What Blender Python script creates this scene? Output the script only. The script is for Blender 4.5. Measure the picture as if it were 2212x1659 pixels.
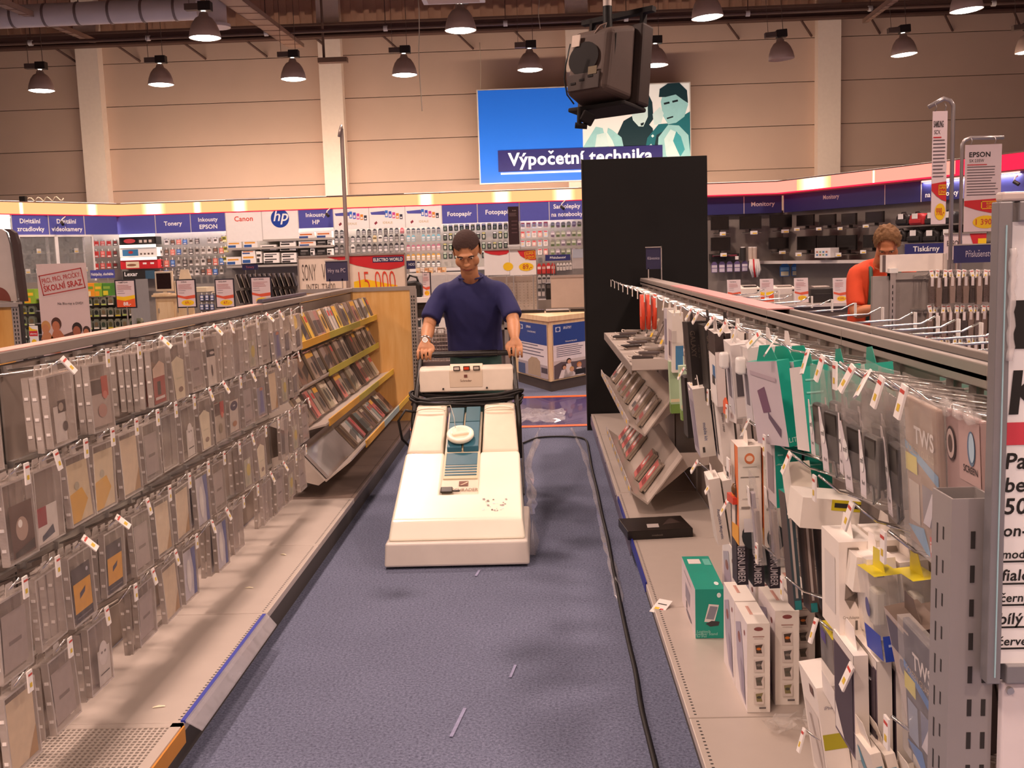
import bpy, bmesh, math, random
from mathutils import Vector, Matrix
R = random.Random(7)
for o in list(bpy.data.objects): bpy.data.objects.remove(o)
SC = bpy.context.scene
COL = SC.collection
# ------------------------------------------------------------------ camera
W, H, FPX, CH = 2212.0, 1659.0, 2250.0, 1.58
VPX, VPY, ROLL = 1165.0, 548.0, 0.032
_Y = Vector((VPX - W/2, VPY - H/2, FPX)).normalized()
_d = Vector((1, -ROLL, 0)); _X = (_d - _Y*_d.dot(_Y)).normalized()
_Dn = _Y.cross(_X)
if _Dn.y < 0: _Dn = -_Dn
CM = Matrix((_X, _Y, -_Dn))           # camera (right, down, forward) -> world
CAMP = Vector((0, 0, CH))
cam = bpy.data.cameras.new('camera'); cam.sensor_width = 36; cam.lens = FPX/W*36
cam.clip_start = 0.05; cam.clip_end = 200
camo = bpy.data.objects.new('camera', cam); COL.objects.link(camo)
_r, _u, _b = CM @ Vector((1, 0, 0)), CM @ Vector((0, -1, 0)), CM @ Vector((0, 0, -1))
camo.matrix_world = Matrix(((_r.x, _u.x, _b.x, 0), (_r.y, _u.y, _b.y, 0), (_r.z, _u.z, _b.z, CH), (0, 0, 0, 1)))
SC.camera = camo
def ray(u, v): return CM @ Vector((u - W/2, v - H/2, FPX))
def aty(u, v, y): r = ray(u, v); return CAMP + r*(y/r.y)
def atx(u, v, x): r = ray(u, v); return CAMP + r*(x/r.x)
def atz(u, v, z): r = ray(u, v); return CAMP + r*((z - CH)/r.z)
# ------------------------------------------------------------------ world, exposure
wd = bpy.data.worlds.new('world'); SC.world = wd; wd.use_nodes = True
wd.node_tree.nodes['Background'].inputs[0].default_value = (0.9, 0.62, 0.5, 1)
wd.node_tree.nodes['Background'].inputs[1].default_value = 0.05
SC.view_settings.view_transform = 'Standard'; SC.view_settings.look = 'None'
SC.view_settings.gamma = 1; SC.view_settings.exposure = 0.36
LAMP_COL = (1.0, 0.69, 0.57); LAMP_W = 330.0
# ------------------------------------------------------------------ materials
MATS = {}
def lin(h):
    h = h.lstrip('#'); out = []
    for i in (0, 2, 4):
        c = int(h[i:i+2], 16)/255
        out.append(c/12.92 if c <= .04045 else ((c + .055)/1.055)**2.4)
    return tuple(out) + (1,)
def nn(nt, t, **kw):
    n = nt.nodes.new(t)
    for k, v in kw.items(): setattr(n, k, v)
    return n
def mat(hexc, rough=.55, metal=0., var=.08, scale=14., name=None, bump=0., coat=0., emit=0.):
    key = name or (hexc, rough, metal, var, scale, bump, coat, emit)
    if key in MATS: return MATS[key]
    m = bpy.data.materials.new(name or 'paint_' + hexc.lstrip('#')); m.use_nodes = True
    nt = m.node_tree; b = nt.nodes['Principled BSDF']
    c = lin(hexc)
    b.inputs['Roughness'].default_value = rough; b.inputs['Metallic'].default_value = metal
    b.inputs['Coat Weight'].default_value = coat
    if var > 0:
        tc = nn(nt, 'ShaderNodeTexCoord'); no = nn(nt, 'ShaderNodeTexNoise'); no.inputs['Scale'].default_value = scale
        no.inputs['Detail'].default_value = 3
        nt.links.new(tc.outputs['Object'], no.inputs['Vector'])
        mx = nn(nt, 'ShaderNodeMix', data_type='RGBA')
        mx.inputs['A'].default_value = tuple(x*(1 - var) for x in c[:3]) + (1,)
        mx.inputs['B'].default_value = tuple(min(1, x*(1 + var)) for x in c[:3]) + (1,)
        nt.links.new(no.outputs['Fac'], mx.inputs['Factor']); nt.links.new(mx.outputs['Result'], b.inputs['Base Color'])
        if bump:
            bp = nn(nt, 'ShaderNodeBump'); bp.inputs['Strength'].default_value = bump; bp.inputs['Distance'].default_value = .01
            nt.links.new(no.outputs['Fac'], bp.inputs['Height']); nt.links.new(bp.outputs['Normal'], b.inputs['Normal'])
    else: b.inputs['Base Color'].default_value = c
    if emit:
        b.inputs['Emission Color'].default_value = c; b.inputs['Emission Strength'].default_value = emit
    MATS[key] = m; return m
def mat_clear(name, tint='e8e4e0', body=.4, rough=.12):
    if name in MATS: return MATS[name]
    m = bpy.data.materials.new(name); m.use_nodes = True; nt = m.node_tree; b = nt.nodes['Principled BSDF']
    b.inputs['Base Color'].default_value = lin(tint); b.inputs['Roughness'].default_value = rough
    b.inputs['Specular IOR Level'].default_value = .7
    tr = nn(nt, 'ShaderNodeBsdfTransparent'); tr.inputs[0].default_value = (.95, .94, .93, 1)
    tc = nn(nt, 'ShaderNodeTexCoord'); no = nn(nt, 'ShaderNodeTexNoise'); no.inputs['Scale'].default_value = 22
    nt.links.new(tc.outputs['Object'], no.inputs['Vector'])
    mr = nn(nt, 'ShaderNodeMapRange'); mr.inputs['To Min'].default_value = body - .12; mr.inputs['To Max'].default_value = body + .12
    nt.links.new(no.outputs['Fac'], mr.inputs['Value'])
    mx = nn(nt, 'ShaderNodeMixShader')
    nt.links.new(mr.outputs['Result'], mx.inputs[0]); nt.links.new(tr.outputs[0], mx.inputs[1]); nt.links.new(b.outputs[0], mx.inputs[2])
    nt.links.new(mx.outputs[0], nt.nodes['Material Output'].inputs[0])
    MATS[name] = m; return m
def mat_wood(name, c1, c2, sc=3., rough=.45):
    if name in MATS: return MATS[name]
    m = bpy.data.materials.new(name); m.use_nodes = True; nt = m.node_tree; b = nt.nodes['Principled BSDF']
    tc = nn(nt, 'ShaderNodeTexCoord'); mp = nn(nt, 'ShaderNodeMapping'); mp.inputs['Scale'].default_value = (6, 6, .8)
    no = nn(nt, 'ShaderNodeTexNoise'); no.inputs['Scale'].default_value = sc; no.inputs['Detail'].default_value = 6
    nt.links.new(tc.outputs['Object'], mp.inputs[0]); nt.links.new(mp.outputs[0], no.inputs['Vector'])
    cr = nn(nt, 'ShaderNodeValToRGB'); cr.color_ramp.elements[0].color = lin(c1); cr.color_ramp.elements[1].color = lin(c2)
    cr.color_ramp.elements[0].position = .35; cr.color_ramp.elements[1].position = .65
    nt.links.new(no.outputs['Fac'], cr.inputs[0]); nt.links.new(cr.outputs[0], b.inputs['Base Color'])
    b.inputs['Roughness'].default_value = rough; MATS[name] = m; return m
def mat_emit(name, hexc, s):
    if name in MATS: return MATS[name]
    m = bpy.data.materials.new(name); m.use_nodes = True; nt = m.node_tree
    e = nn(nt, 'ShaderNodeEmission'); e.inputs[0].default_value = lin(hexc); e.inputs[1].default_value = s
    nt.links.new(e.outputs[0], nt.nodes['Material Output'].inputs[0]); MATS[name] = m; return m
def mat_carpet():
    m = bpy.data.materials.new('blue_carpet'); m.use_nodes = True; nt = m.node_tree; b = nt.nodes['Principled BSDF']
    tc = nn(nt, 'ShaderNodeTexCoord')
    n1 = nn(nt, 'ShaderNodeTexNoise'); n1.inputs['Scale'].default_value = 95; n1.inputs['Detail'].default_value = 4; n1.inputs['Roughness'].default_value = .8
    n2 = nn(nt, 'ShaderNodeTexNoise'); n2.inputs['Scale'].default_value = 2.2; n2.inputs['Detail'].default_value = 3
    for n in (n1, n2): nt.links.new(tc.outputs['Object'], n.inputs['Vector'])
    cr = nn(nt, 'ShaderNodeValToRGB'); e = cr.color_ramp.elements
    e[0].position = .33; e[0].color = lin('4b5064'); e[1].position = .68; e[1].color = lin('858ba4')
    nt.links.new(n1.outputs['Fac'], cr.inputs[0])
    mr = nn(nt, 'ShaderNodeMapRange'); mr.inputs['To Min'].default_value = .84; mr.inputs['To Max'].default_value = 1.12
    nt.links.new(n2.outputs['Fac'], mr.inputs['Value'])
    mx = nn(nt, 'ShaderNodeMix', data_type='RGBA', blend_type='MULTIPLY'); mx.inputs['Factor'].default_value = 1
    nt.links.new(cr.outputs[0], mx.inputs['A']); nt.links.new(mr.outputs['Result'], mx.inputs['B'])
    last = mx.outputs['Result']
    for (sx, sy, r) in ((.08, 6.3, .3), (.16, 5.6, .26), (-.02, 5.35, .2), (.12, 6.9, .3), (-.7, 4.75, .16)):   # damp patches left by the machine
        vd = nn(nt, 'ShaderNodeVectorMath', operation='DISTANCE'); vd.inputs[1].default_value = (sx, sy, 0); nt.links.new(tc.outputs['Object'], vd.inputs[0])
        n3 = nn(nt, 'ShaderNodeMath', operation='MULTIPLY_ADD'); n3.inputs[1].default_value = .35; nt.links.new(n2.outputs['Fac'], n3.inputs[0]); nt.links.new(vd.outputs['Value'], n3.inputs[2])
        m2 = nn(nt, 'ShaderNodeMapRange', interpolation_type='SMOOTHSTEP'); m2.inputs['From Min'].default_value = .1; m2.inputs['From Max'].default_value = r + .2; m2.inputs['To Min'].default_value = .5; m2.inputs['To Max'].default_value = 1
        nt.links.new(n3.outputs[0], m2.inputs['Value']); m3 = nn(nt, 'ShaderNodeMix', data_type='RGBA', blend_type='MULTIPLY'); m3.inputs['Factor'].default_value = 1
        nt.links.new(last, m3.inputs['A']); nt.links.new(m2.outputs['Result'], m3.inputs['B']); last = m3.outputs['Result']
    nt.links.new(last, b.inputs['Base Color'])
    b.inputs['Roughness'].default_value = .95; b.inputs['Specular IOR Level'].default_value = .1
    bp = nn(nt, 'ShaderNodeBump'); bp.inputs['Strength'].default_value = .5; bp.inputs['Distance'].default_value = .006
    nt.links.new(n1.outputs['Fac'], bp.inputs['Height']); nt.links.new(bp.outputs['Normal'], b.inputs['Normal'])
    return m
# shared paints
GREY = mat('b3aca4', .45, .0, .05); GREYD = mat('8d8781', .5); STEEL = mat('c9c6c2', .28, .85, .05); CHROME = mat('dcd9d5', .18, .95, .03)
WHITE = mat('ece9e4', .5, var=.04); PAPER = mat('e9e5e0', .7, var=.03); BLACK = mat('14110f', .45); DARK = mat('2a2623', .5)
NAVY = mat('4c50a0', .45, var=.05); NAVYD = mat('2a2c6c', .5, var=.05); BLUE = mat('1f55c4', .4, var=.04)
RED = mat('c8242c', .5); YEL = mat('f0c418', .5); ORANGE = mat('ee7a1c', .5); TEAL = mat('159c86', .45)
WOOD = mat_wood('beech_wood', 'd6a35c', 'e2b673'); WOODL = mat_wood('pale_beech', 'e6c391', 'efd2a6')
CLEAR = mat_clear('clear_blister', 'cfc9c4', .3); CLEAR2 = mat_clear('clear_bag', 'e6e2de', .22, .06); GLASS = mat_clear('display_glass', 'e0e6e4', .13, .03)
INK = mat('201c1c', .6); TXW = mat('f4f2ee', .6, var=0); TXD = mat('2a2424', .6, var=0); PINKTOP = mat('e6b0a2', .4, .0, .04)
# ------------------------------------------------------------------ mesh builder
TXT = {}
CARON = dict(zip('čšřžěťďŠČŘŽĚ', 'csrzetdSCRZE'))
def textmesh(s, bold):
    k = (s, bold)
    if k not in TXT and any(c in CARON for c in s):      # letters with a caron: base letter plus a drawn hook
        b_ = ''.join(CARON.get(c, c) for c in s); vs, fs, x0, x1, y0, y1 = textmesh(b_, bold); vs = list(vs); fs = list(fs); e = .022 + bold*.7
        for i, c in enumerate(s):
            if c in CARON:
                pr = textmesh(b_[:i+1], bold); ch = textmesh(b_[i], bold); cx = pr[3] - (ch[3] - ch[2])/2; y = .80 if c.isupper() else .60; n = len(vs)
                vs += [(cx - .13 - e, y + .13), (cx - .13 + e, y + .13 + e), (cx, y + .06 + e), (cx + .13 - e, y + .13 + e), (cx + .13 + e, y + .13), (cx, y - e)]; fs += [(n, n+5, n+2, n+1), (n+5, n+4, n+3, n+2)]
        TXT[k] = (vs, fs, x0, x1, y0, y1)
    if k not in TXT:
        cu = bpy.data.curves.new('t', 'FONT'); cu.body = s; cu.size = 1; cu.resolution_u = 3; cu.offset = bold; cu.space_line = .95
        cu.align_x = 'LEFT'; cu.space_character = 1 + max(0, bold)*2.2
        ob = bpy.data.objects.new('t', cu); me = ob.to_mesh()
        vs = [(v.co.x, v.co.y) for v in me.vertices]; fs = [tuple(p.vertices) for p in me.polygons]
        ob.to_mesh_clear(); bpy.data.objects.remove(ob); bpy.data.curves.remove(cu)
        x0 = min(v[0] for v in vs); x1 = max(v[0] for v in vs); y0 = min(v[1] for v in vs); y1 = max(v[1] for v in vs)
        TXT[k] = (vs, fs, x0, x1, y0, y1)
    return TXT[k]
class MB:
    def __init__(s, M=None): s.v = []; s.f = []; s.mi = []; s.sm = []; s.mats = []; s.M = M
    def add(s, vs, fs, m, smooth=False, M=None):
        if m not in s.mats: s.mats.append(m)
        i = s.mats.index(m); b = len(s.v)
        for v in vs:
            v = Vector(v)
            if M is not None: v = M @ v
            if s.M is not None: v = s.M @ v
            s.v.append(v)
        for f in fs: s.f.append([b + k for k in f]); s.mi.append(i); s.sm.append(smooth)
        return s
    def box(s, x0, y0, z0, x1, y1, z1, m, M=None):
        return s.add([(x0,y0,z0),(x1,y0,z0),(x1,y1,z0),(x0,y1,z0),(x0,y0,z1),(x1,y0,z1),(x1,y1,z1),(x0,y1,z1)],
              [(0,3,2,1),(4,5,6,7),(0,1,5,4),(1,2,6,5),(2,3,7,6),(3,0,4,7)], m, M=M)
    def hexa(s, bot, top, m):   # 4 bottom corners, 4 top corners
        return s.add(list(bot) + list(top), [(0,3,2,1),(4,5,6,7),(0,1,5,4),(1,2,6,5),(2,3,7,6),(3,0,4,7)], m)
    def quad(s, a, b, c, d, m): return s.add([a, b, c, d], [(0,1,2,3)], m)
    def rect(s, x0, z0, x1, z1, y, m, M=None):   # printed patch on a front (-y) face
        return s.add([(x0,y,z0),(x1,y,z0),(x1,y,z1),(x0,y,z1)], [(0,1,2,3)], m, M=M)
    def poly(s, pts, y, m, M=None):
        return s.add([(p[0], y, p[1]) for p in pts], [tuple(range(len(pts)))], m, M=M)
    def ell(s, cx, cz, rx, rz, y, m, n=18, M=None, a0=0, a1=2*math.pi):
        return s.poly([(cx + rx*math.cos(a0 + (a1-a0)*k/n), cz + rz*math.sin(a0 + (a1-a0)*k/n)) for k in range(n)], y, m, M)
    def cyl(s, p0, p1, r0, m, r1=None, n=8, caps=True):
        p0, p1 = Vector(p0), Vector(p1); r1 = r0 if r1 is None else r1
        d = (p1 - p0).normalized(); a = d.orthogonal().normalized(); b = d.cross(a)
        vs = []
        for p, r in ((p0, r0), (p1, r1)):
            for k in range(n):
                t = 2*math.pi*k/n; vs.append(p + (a*math.cos(t) + b*math.sin(t))*r)
        s.add(vs, [(k, (k+1) % n, n + (k+1) % n, n + k) for k in range(n)], m, True)
        if caps:
            s.add(vs[:n], [tuple(range(n-1, -1, -1))], m); s.add(vs[n:], [tuple(range(n))], m)
        return s
    def tube(s, pts, r, m, n=6, closed=False):
        pts = [Vector(p) for p in pts]; vs = []; fs = []; N = len(pts)
        up = None
        for i, p in enumerate(pts):
            d = (pts[(i+1) % N] - pts[i-1]) if closed else (pts[min(i+1, N-1)] - pts[max(i-1, 0)])
            d.normalize()
            a = d.orthogonal() if up is None else up - d*up.dot(d)
            if a.length < 1e-5: a = d.orthogonal()
            a.normalize(); up = a; b = d.cross(a)
            for k in range(n):
                t = 2*math.pi*k/n; vs.append(p + (a*math.cos(t) + b*math.sin(t))*r)
        for i in range(N if closed else N - 1):
            j = (i+1) % N
            for k in range(n): fs.append((i*n + k, i*n + (k+1) % n, j*n + (k+1) % n, j*n + k))
        if not closed: fs += [tuple(range(n-1, -1, -1)), tuple((N-1)*n + k for k in range(n))]
        return s.add(vs, fs, m, True)
    def lathe(s, prof, c, m, n=20, M=None):   # profile [(r, z)] about the z axis through c
        vs = []; c = Vector(c)
        for r, z in prof:
            for k in range(n):
                t = 2*math.pi*k/n; vs.append(c + Vector((r*math.cos(t), r*math.sin(t), z)))
        fs = [(i*n + k, i*n + (k+1) % n, (i+1)*n + (k+1) % n, (i+1)*n + k) for i in range(len(prof)-1) for k in range(n)]
        return s.add(vs, fs, m, True, M)
    def ball(s, c, r, m, n=10, M=None):
        r = r if hasattr(r, '__len__') else (r, r, r); c = Vector(c); vs = []; h = n//2
        for i in range(h + 1):
            p = math.pi*i/h
            for k in range(n):
                t = 2*math.pi*k/n; vs.append(c + Vector((r[0]*math.sin(p)*math.cos(t), r[1]*math.sin(p)*math.sin(t), r[2]*math.cos(p))))
        return s.add(vs, [(i*n + k, (i+1)*n + k, (i+1)*n + (k+1) % n, i*n + (k+1) % n) for i in range(h) for k in range(n)], m, True, M)
    def prism(s, poly, ax, t0, t1, m, M=None):   # polygon extruded along axis ax between t0 and t1
        def mk(p, t): return {'x': (t, p[0], p[1]), 'y': (p[0], t, p[1]), 'z': (p[0], p[1], t)}[ax]
        n = len(poly); vs = [mk(p, t0) for p in poly] + [mk(p, t1) for p in poly]
        return s.add(vs, [tuple(range(n-1, -1, -1)), tuple(range(n, 2*n))] + [(k, (k+1) % n, n + (k+1) % n, n + k) for k in range(n)], m, M=M)
    def text(s, st, x, z, h, y, m, bold=.0, al='C', wmax=None, M=None, skew=0., lines=None):
        # lettering with cap height h on a front (-y) face, centred or left aligned at x, baseline z
        vs, fs, x0, x1, y0, y1 = textmesh(st, bold)
        k = h/.70; kx = k
        w = (x1 - x0)*k
        if wmax and w > wmax: kx = k*wmax/w; w = wmax
        ox = x - w/2 if al == 'C' else x
        return s.add([(ox + (a - x0)*kx + b*k*skew, y, z + b*k) for a, b in vs], fs, m, M=M)
    def mesh(s, name, bevel=0., seg=2):
        me = bpy.data.meshes.new(name); me.from_pydata([tuple(v) for v in s.v], [], s.f)
        for m in s.mats: me.materials.append(m)
        me.polygons.foreach_set('material_index', s.mi); me.polygons.foreach_set('use_smooth', s.sm)
        if bevel:
            bm = bmesh.new(); bm.from_mesh(me); bmesh.ops.remove_doubles(bm, verts=bm.verts, dist=1e-5)
            bmesh.ops.recalc_face_normals(bm, faces=bm.faces)
            ed = [e for e in bm.edges if len(e.link_faces) == 2 and e.calc_face_angle(0) > .5]
            bmesh.ops.bevel(bm, geom=ed, offset=bevel, segments=seg, profile=.5, affect='EDGES', clamp_overlap=True)
            bm.to_mesh(me); bm.free()
        me.update(); return me
    def build(s, name, parent=None, bevel=0., seg=2, kind=None):
        return link(s.mesh(name, bevel, seg), name, parent, kind=kind)
EM = {}
def link(me, name, parent=None, M=None, kind=None):
    o = bpy.data.objects.new(name, me); COL.objects.link(o)
    if parent is not None:
        o.parent = parent
        if parent.name in EM: o.matrix_parent_inverse = EM[parent.name].inverted()
    if M is not None: o.matrix_basis = M
    if kind: o['kind'] = kind
    return o
def tag(o, label, cat, group=None):
    o['label'] = label; o['category'] = cat
    if group: o['group'] = group
    return o
def thing(name, label, cat, group=None, loc=(0, 0, 0)):
    o = bpy.data.objects.new(name, None); COL.objects.link(o); o.location = loc; o.empty_display_size = .1
    EM[o.name] = Matrix.Translation(Vector(loc)); return tag(o, label, cat, group)
def struct(mb, name, parent=None, bevel=0.):
    o = mb.build(name, parent, bevel)
    if parent is None: o['kind'] = 'structure'
    return o
def RZ(a): return Matrix.Rotation(math.radians(a), 4, 'Z')
def RX(a): return Matrix.Rotation(math.radians(a), 4, 'X')
def RY(a): return Matrix.Rotation(math.radians(a), 4, 'Y')
def T(x, y, z): return Matrix.Translation((x, y, z))
def S(x, y, z): return Matrix.Diagonal((x, y, z, 1))
class Proto:      # a thing modelled once in its own frame: a root mesh and part meshes
    def __init__(s, name, root, parts=()): s.name = name; s.root = root; s.parts = parts
    def place(s, M, label, cat, group=None):
        o = bpy.data.objects.new(s.name, s.root); COL.objects.link(o); o.matrix_basis = M; tag(o, label, cat, group)
        for pn, me in s.parts:
            c = bpy.data.objects.new(pn, me); COL.objects.link(c); c.parent = o
        return o
ORD = ['first', 'second', 'third', 'fourth', 'fifth', 'sixth', 'seventh', 'eighth', 'ninth', 'tenth', 'eleventh', 'twelfth', 'thirteenth',
       'fourteenth', 'fifteenth', 'sixteenth', 'seventeenth', 'eighteenth', 'nineteenth', 'twentieth', 'twenty-first', 'twenty-second', 'twenty-third', 'twenty-fourth']
# ================================================================== the hall
WY = 24.0
struct(MB().add([(-18,-7,0),(18,-7,0),(18,26,0),(-18,26,0)], [(0,1,2,3)], mat_carpet()), 'floor')
WALLP = mat('cfb4a2', .75, var=.05, scale=1.5); WALLU = mat('c8a08c', .8, var=.08); COLP = mat('fbeadb', .7, var=.05)
cols = [aty(u, 300, WY).x for u in (214, 727, 1250, 1782)]
cols = [cols[0] - 5.55] + cols + [cols[3] + 5.55]
wb = struct(MB().box(-18, WY, 0, 18, WY + .3, 8.4, mat('8a7868', .8)), 'wall_back')
zs = [0, 2.36, 3.30, 4.24, 5.18, 6.12, 6.55]
xs = [-18] + cols + [18]
for i in range(len(xs) - 1):
    for j in range(len(zs) - 1):
        MB().box(xs[i] + .004, WY - .06, zs[j] + .008, xs[i+1] - .004, WY, zs[j+1] - .008, WALLP).build('wall_panel', wb)
    m = MB()
    n = int((xs[i+1] - xs[i])/.28)
    for k in range(n):      # ribbed dark sheet above the beam
        x = xs[i] + (xs[i+1] - xs[i])*k/n; w = (xs[i+1] - xs[i])/n
        m.box(x + .02, WY - .07, 6.58, x + w*.62, WY - .02, 8.4, WALLU)
    m.box(xs[i], WY - .03, 6.56, xs[i+1], WY, 8.4, WALLU); m.build('ribbed_sheet', wb)
for x in cols: MB().box(x - .25, WY - .34, 0, x + .25, WY - .06, 8.4, COLP).build('column', wb)
struct(MB().box(-18.2, -7, 0, -18, WY, 8.4, WALLP), 'wall_left'); struct(MB().box(18, -7, 0, 18.2, WY, 8.4, WALLP), 'wall_right')
struct(MB().box(-18, -7.2, 0, 18, -7, 8.4, WALLP), 'wall_front'); struct(MB().box(-18, -7, 8.4, 18, WY + .3, 8.6, mat('6e5a50', .85)), 'ceiling')
BEAM = mat('5a4038', .7); PIPE = mat('6b5248', .5)
t = thing('roof_beam', 'dark brown steel beam running along the top of the back wall', 'beam', loc=(0, WY - .55, 6.5))
m = MB(); m.box(-18, WY - .62, 6.42, 18, WY - .38, 6.46, BEAM); m.box(-18, WY - .52, 6.46, 18, WY - .48, 6.68, BEAM); m.box(-18, WY - .62, 6.68, 18, WY - .38, 6.72, BEAM); m.build('girder', t)
for u in (115, 250, 395, 530, 680, 825, 985, 1110, 1570, 1730, 1880, 2040, 2190):
    p = aty(u, 105, WY - .55)
    MB().cyl((p.x, WY - .5, 6.44), (p.x + .35, WY - .08, 6.15), .025, BEAM, n=5).build('brace', t)
def pipe(label, u0, v0, u1, v1, y, r, m_, y1=None, clips=0):
    a, b = aty(u0, v0, y), aty(u1, v1, y1 or y); t = thing('ceiling_pipe', label, 'pipe', loc=a)
    MB().cyl(a, b, r, m_, n=8).build('pipe', t)
    for k in range(clips):
        p = a.lerp(b, (k + .5)/clips); MB().cyl(p, p + Vector((0, 0, 8.4 - p.z)), .012, m_, n=4).cyl(p - (b-a).normalized()*.04, p + (b-a).normalized()*.04, r*1.6, WHITE, n=8).build('hanger', t)
pipe('thin sprinkler pipe crossing the hall above the pendant lamps', -60, 98, 2280, 2, 21, .035, PIPE, clips=9)
def tray(label, u0, v0, y0, u1, v1, y1, w=.22):
    a, b = aty(u0, v0, y0), aty(u1, v1, y1); t = thing('cable_tray', label, 'cable tray', loc=a)
    d = b - a; L = d.length; q = d.normalized().to_track_quat('Y', 'Z').to_matrix().to_4x4(); M_ = T(*a) @ q
    mm = mat('9c7d6c', .5)
    m = MB(M_); m.box(-w/2, 0, 0, -w/2 + .015, L, .08, mm); m.box(w/2 - .015, 0, 0, w/2, L, .08, mm); m.box(-w/2, 0, 0, w/2, L, .006, mm); m.build('channel', t)
    for k in range(int(L/.8)):
        MB(M_).box(-w/2, .4 + k*.8, -.01, w/2, .44 + k*.8, .0, mm).build('rung', t)
tray('flat cable tray running towards the back wall, left of the hanging duct end', 480, -12, 15.5, 640, 103, 23.0, .34)
tray('narrow cable tray slanting through the upper left corner', -20, 2, 14, 200, 92, 22.5, .14)
tray('thin cable tray above the lamps at upper right', 1950, -10, 16, 1868, 50, 23.0, .1)
# silver duct
a, b = aty(-60, 40, 16.5), aty(430, 18, 16.5); t = thing('air_duct', 'silver foil round air duct hanging under the ceiling at upper left', 'duct', loc=a)
FOIL = mat('e6dcd8', .45, .15, .1, 3., bump=.5)
MB().cyl(a, b, .17, FOIL, n=18).build('pipe', t)
for k in range(7):
    p = a.lerp(b, (k + .3)/7); MB().cyl(p - Vector((.02, 0, 0)), p + Vector((.02, 0, 0)), .178, mat('8f7f7a', .4, .5), n=18).cyl(p, (p.x, p.y, 8.4), .008, PIPE, n=4).build('band', t)
p = aty(468, 40, 16.9); MB().cyl((p.x, p.y, p.z - .12), (p.x, p.y, 8.4), .16, FOIL, n=18).cyl((p.x, p.y, p.z - .14), (p.x, p.y, p.z - .09), .21, FOIL, n=18).build('outlet', t)
p = aty(700, 128, 22.8); t = thing('ceiling_drop', 'thin brown conduit dropping from the roof at the second column', 'pipe', loc=p)
MB().cyl((p.x, p.y, p.z), (p.x, p.y, 8.4), .03, PIPE, n=6).build('conduit', t); MB().box(p.x - .12, p.y - .1, p.z - .08, p.x + .5, p.y + .1, p.z + .02, PIPE).build('bracket', t)
for u, v0, v1, y, lab in ((902, -20, 240, 14, 'pale string hanging down in front of the cream wall'), (1036, 92, 272, 23.43, 'white cord hanging by the left edge of the blue sign'), (1163, -20, 62, 18, 'short cord hanging beside the far pendant lamp')):
    a, b = aty(u, v0, y), aty(u + (v1-v0)*.03, v1, y); m = MB(); m.tube([a.lerp(b, k/6) + Vector((.012*math.sin(k*1.3), 0, 0)) for k in range(7)], .008, mat('d8cdb8', .7), n=4)
    tag(m.build('hanging_string'), lab, 'string')
# square ceiling unit poking in at the top
p = aty(985, -8, 13.5); t = thing('ceiling_unit', 'white framed square panel at the top edge above the far lamp', 'ceiling unit', loc=p)
MB().box(p.x - .45, p.y - .4, p.z, p.x + .35, p.y + .4, p.z + .05, WHITE).build('frame', t, .01); MB().box(p.x - .38, p.y - .33, p.z - .006, p.x + .28, p.y + .33, p.z, mat('c9b2a4')).build('panel', t)
# ------------------------------------------------------------------ pendant lamps
SHADE = mat('cdb4a4', .45, .1, .06); GEAR = mat('2a211d', .5); GEARB = mat('6b5a50', .5)
BULB = mat_emit('lamp_glow', 'fff6e8', 14.0); OFFB = mat('d5c9bd', .3)
prof = [(.04, .36), (.06, .34), (.07, .30), (.12, .27), (.17, .20), (.205, .11), (.228, .0), (.222, -.004), (.2, .10), (.165, .19), (.11, .26)]
me_shade = MB().lathe(prof, (0, 0, 0), SHADE, 24).mesh('lamp_shade')
me_gear = MB().box(-.06, -.07, .37, .12, .07, .50, GEAR).mesh('gear_box', .006); me_gear2 = MB().box(-.26, -.055, .385, -.06, .055, .475, GEARB).mesh('ballast_box', .006)
me_on = MB().lathe([(.218, .006), (.17, -.012), (.06, -.02), (.0, -.02)], (0, 0, .0), BULB, 24).mesh('lamp_glass'); me_cap = MB().lathe([(.0, .375), (.028, .37), (.03, .345), (.0, .34)], (0, 0, 0), BULB, 10).mesh('lamp_cap')
me_off = MB().lathe([(.19, .09), (.12, .10), (.06, .085), (.0, .04)], (0, 0, 0), OFFB, 24).mesh('lamp_glass')
me_rod = MB().cyl((0.06, 0, .5), (0.06, 0, 3.4), .006, GEARB, n=4).cyl((-.2, 0, .47), (-.2, 0, 3.4), .005, GEARB, n=4).mesh('suspension')
spot = bpy.data.lights.new('lamp_light', 'SPOT'); spot.energy = LAMP_W; spot.color = LAMP_COL; spot.spot_size = math.radians(146); spot.spot_blend = .5; spot.shadow_soft_size = .2
def lamp(p, label, group=None, on=True, tilt=0):
    t = thing('pendant_lamp', label, 'lamp', group, p)
    EM.pop(t.name)
    t.rotation_euler = (0, math.radians(tilt), 0)
    for n, me in (('lamp_shade', me_shade), ('gear_box', me_gear), ('ballast_box', me_gear2), ('suspension', me_rod), ('lamp_glass', me_on if on else me_off), ('lamp_cap', me_cap if on else None)):
        if me: link(me, n, t)
    if on:
        l = bpy.data.objects.new('lamp_light', spot); COL.objects.link(l); l.parent = t; l.location = (0, 0, -.06)
g = 'pendant lamps over the shop floor'
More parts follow.
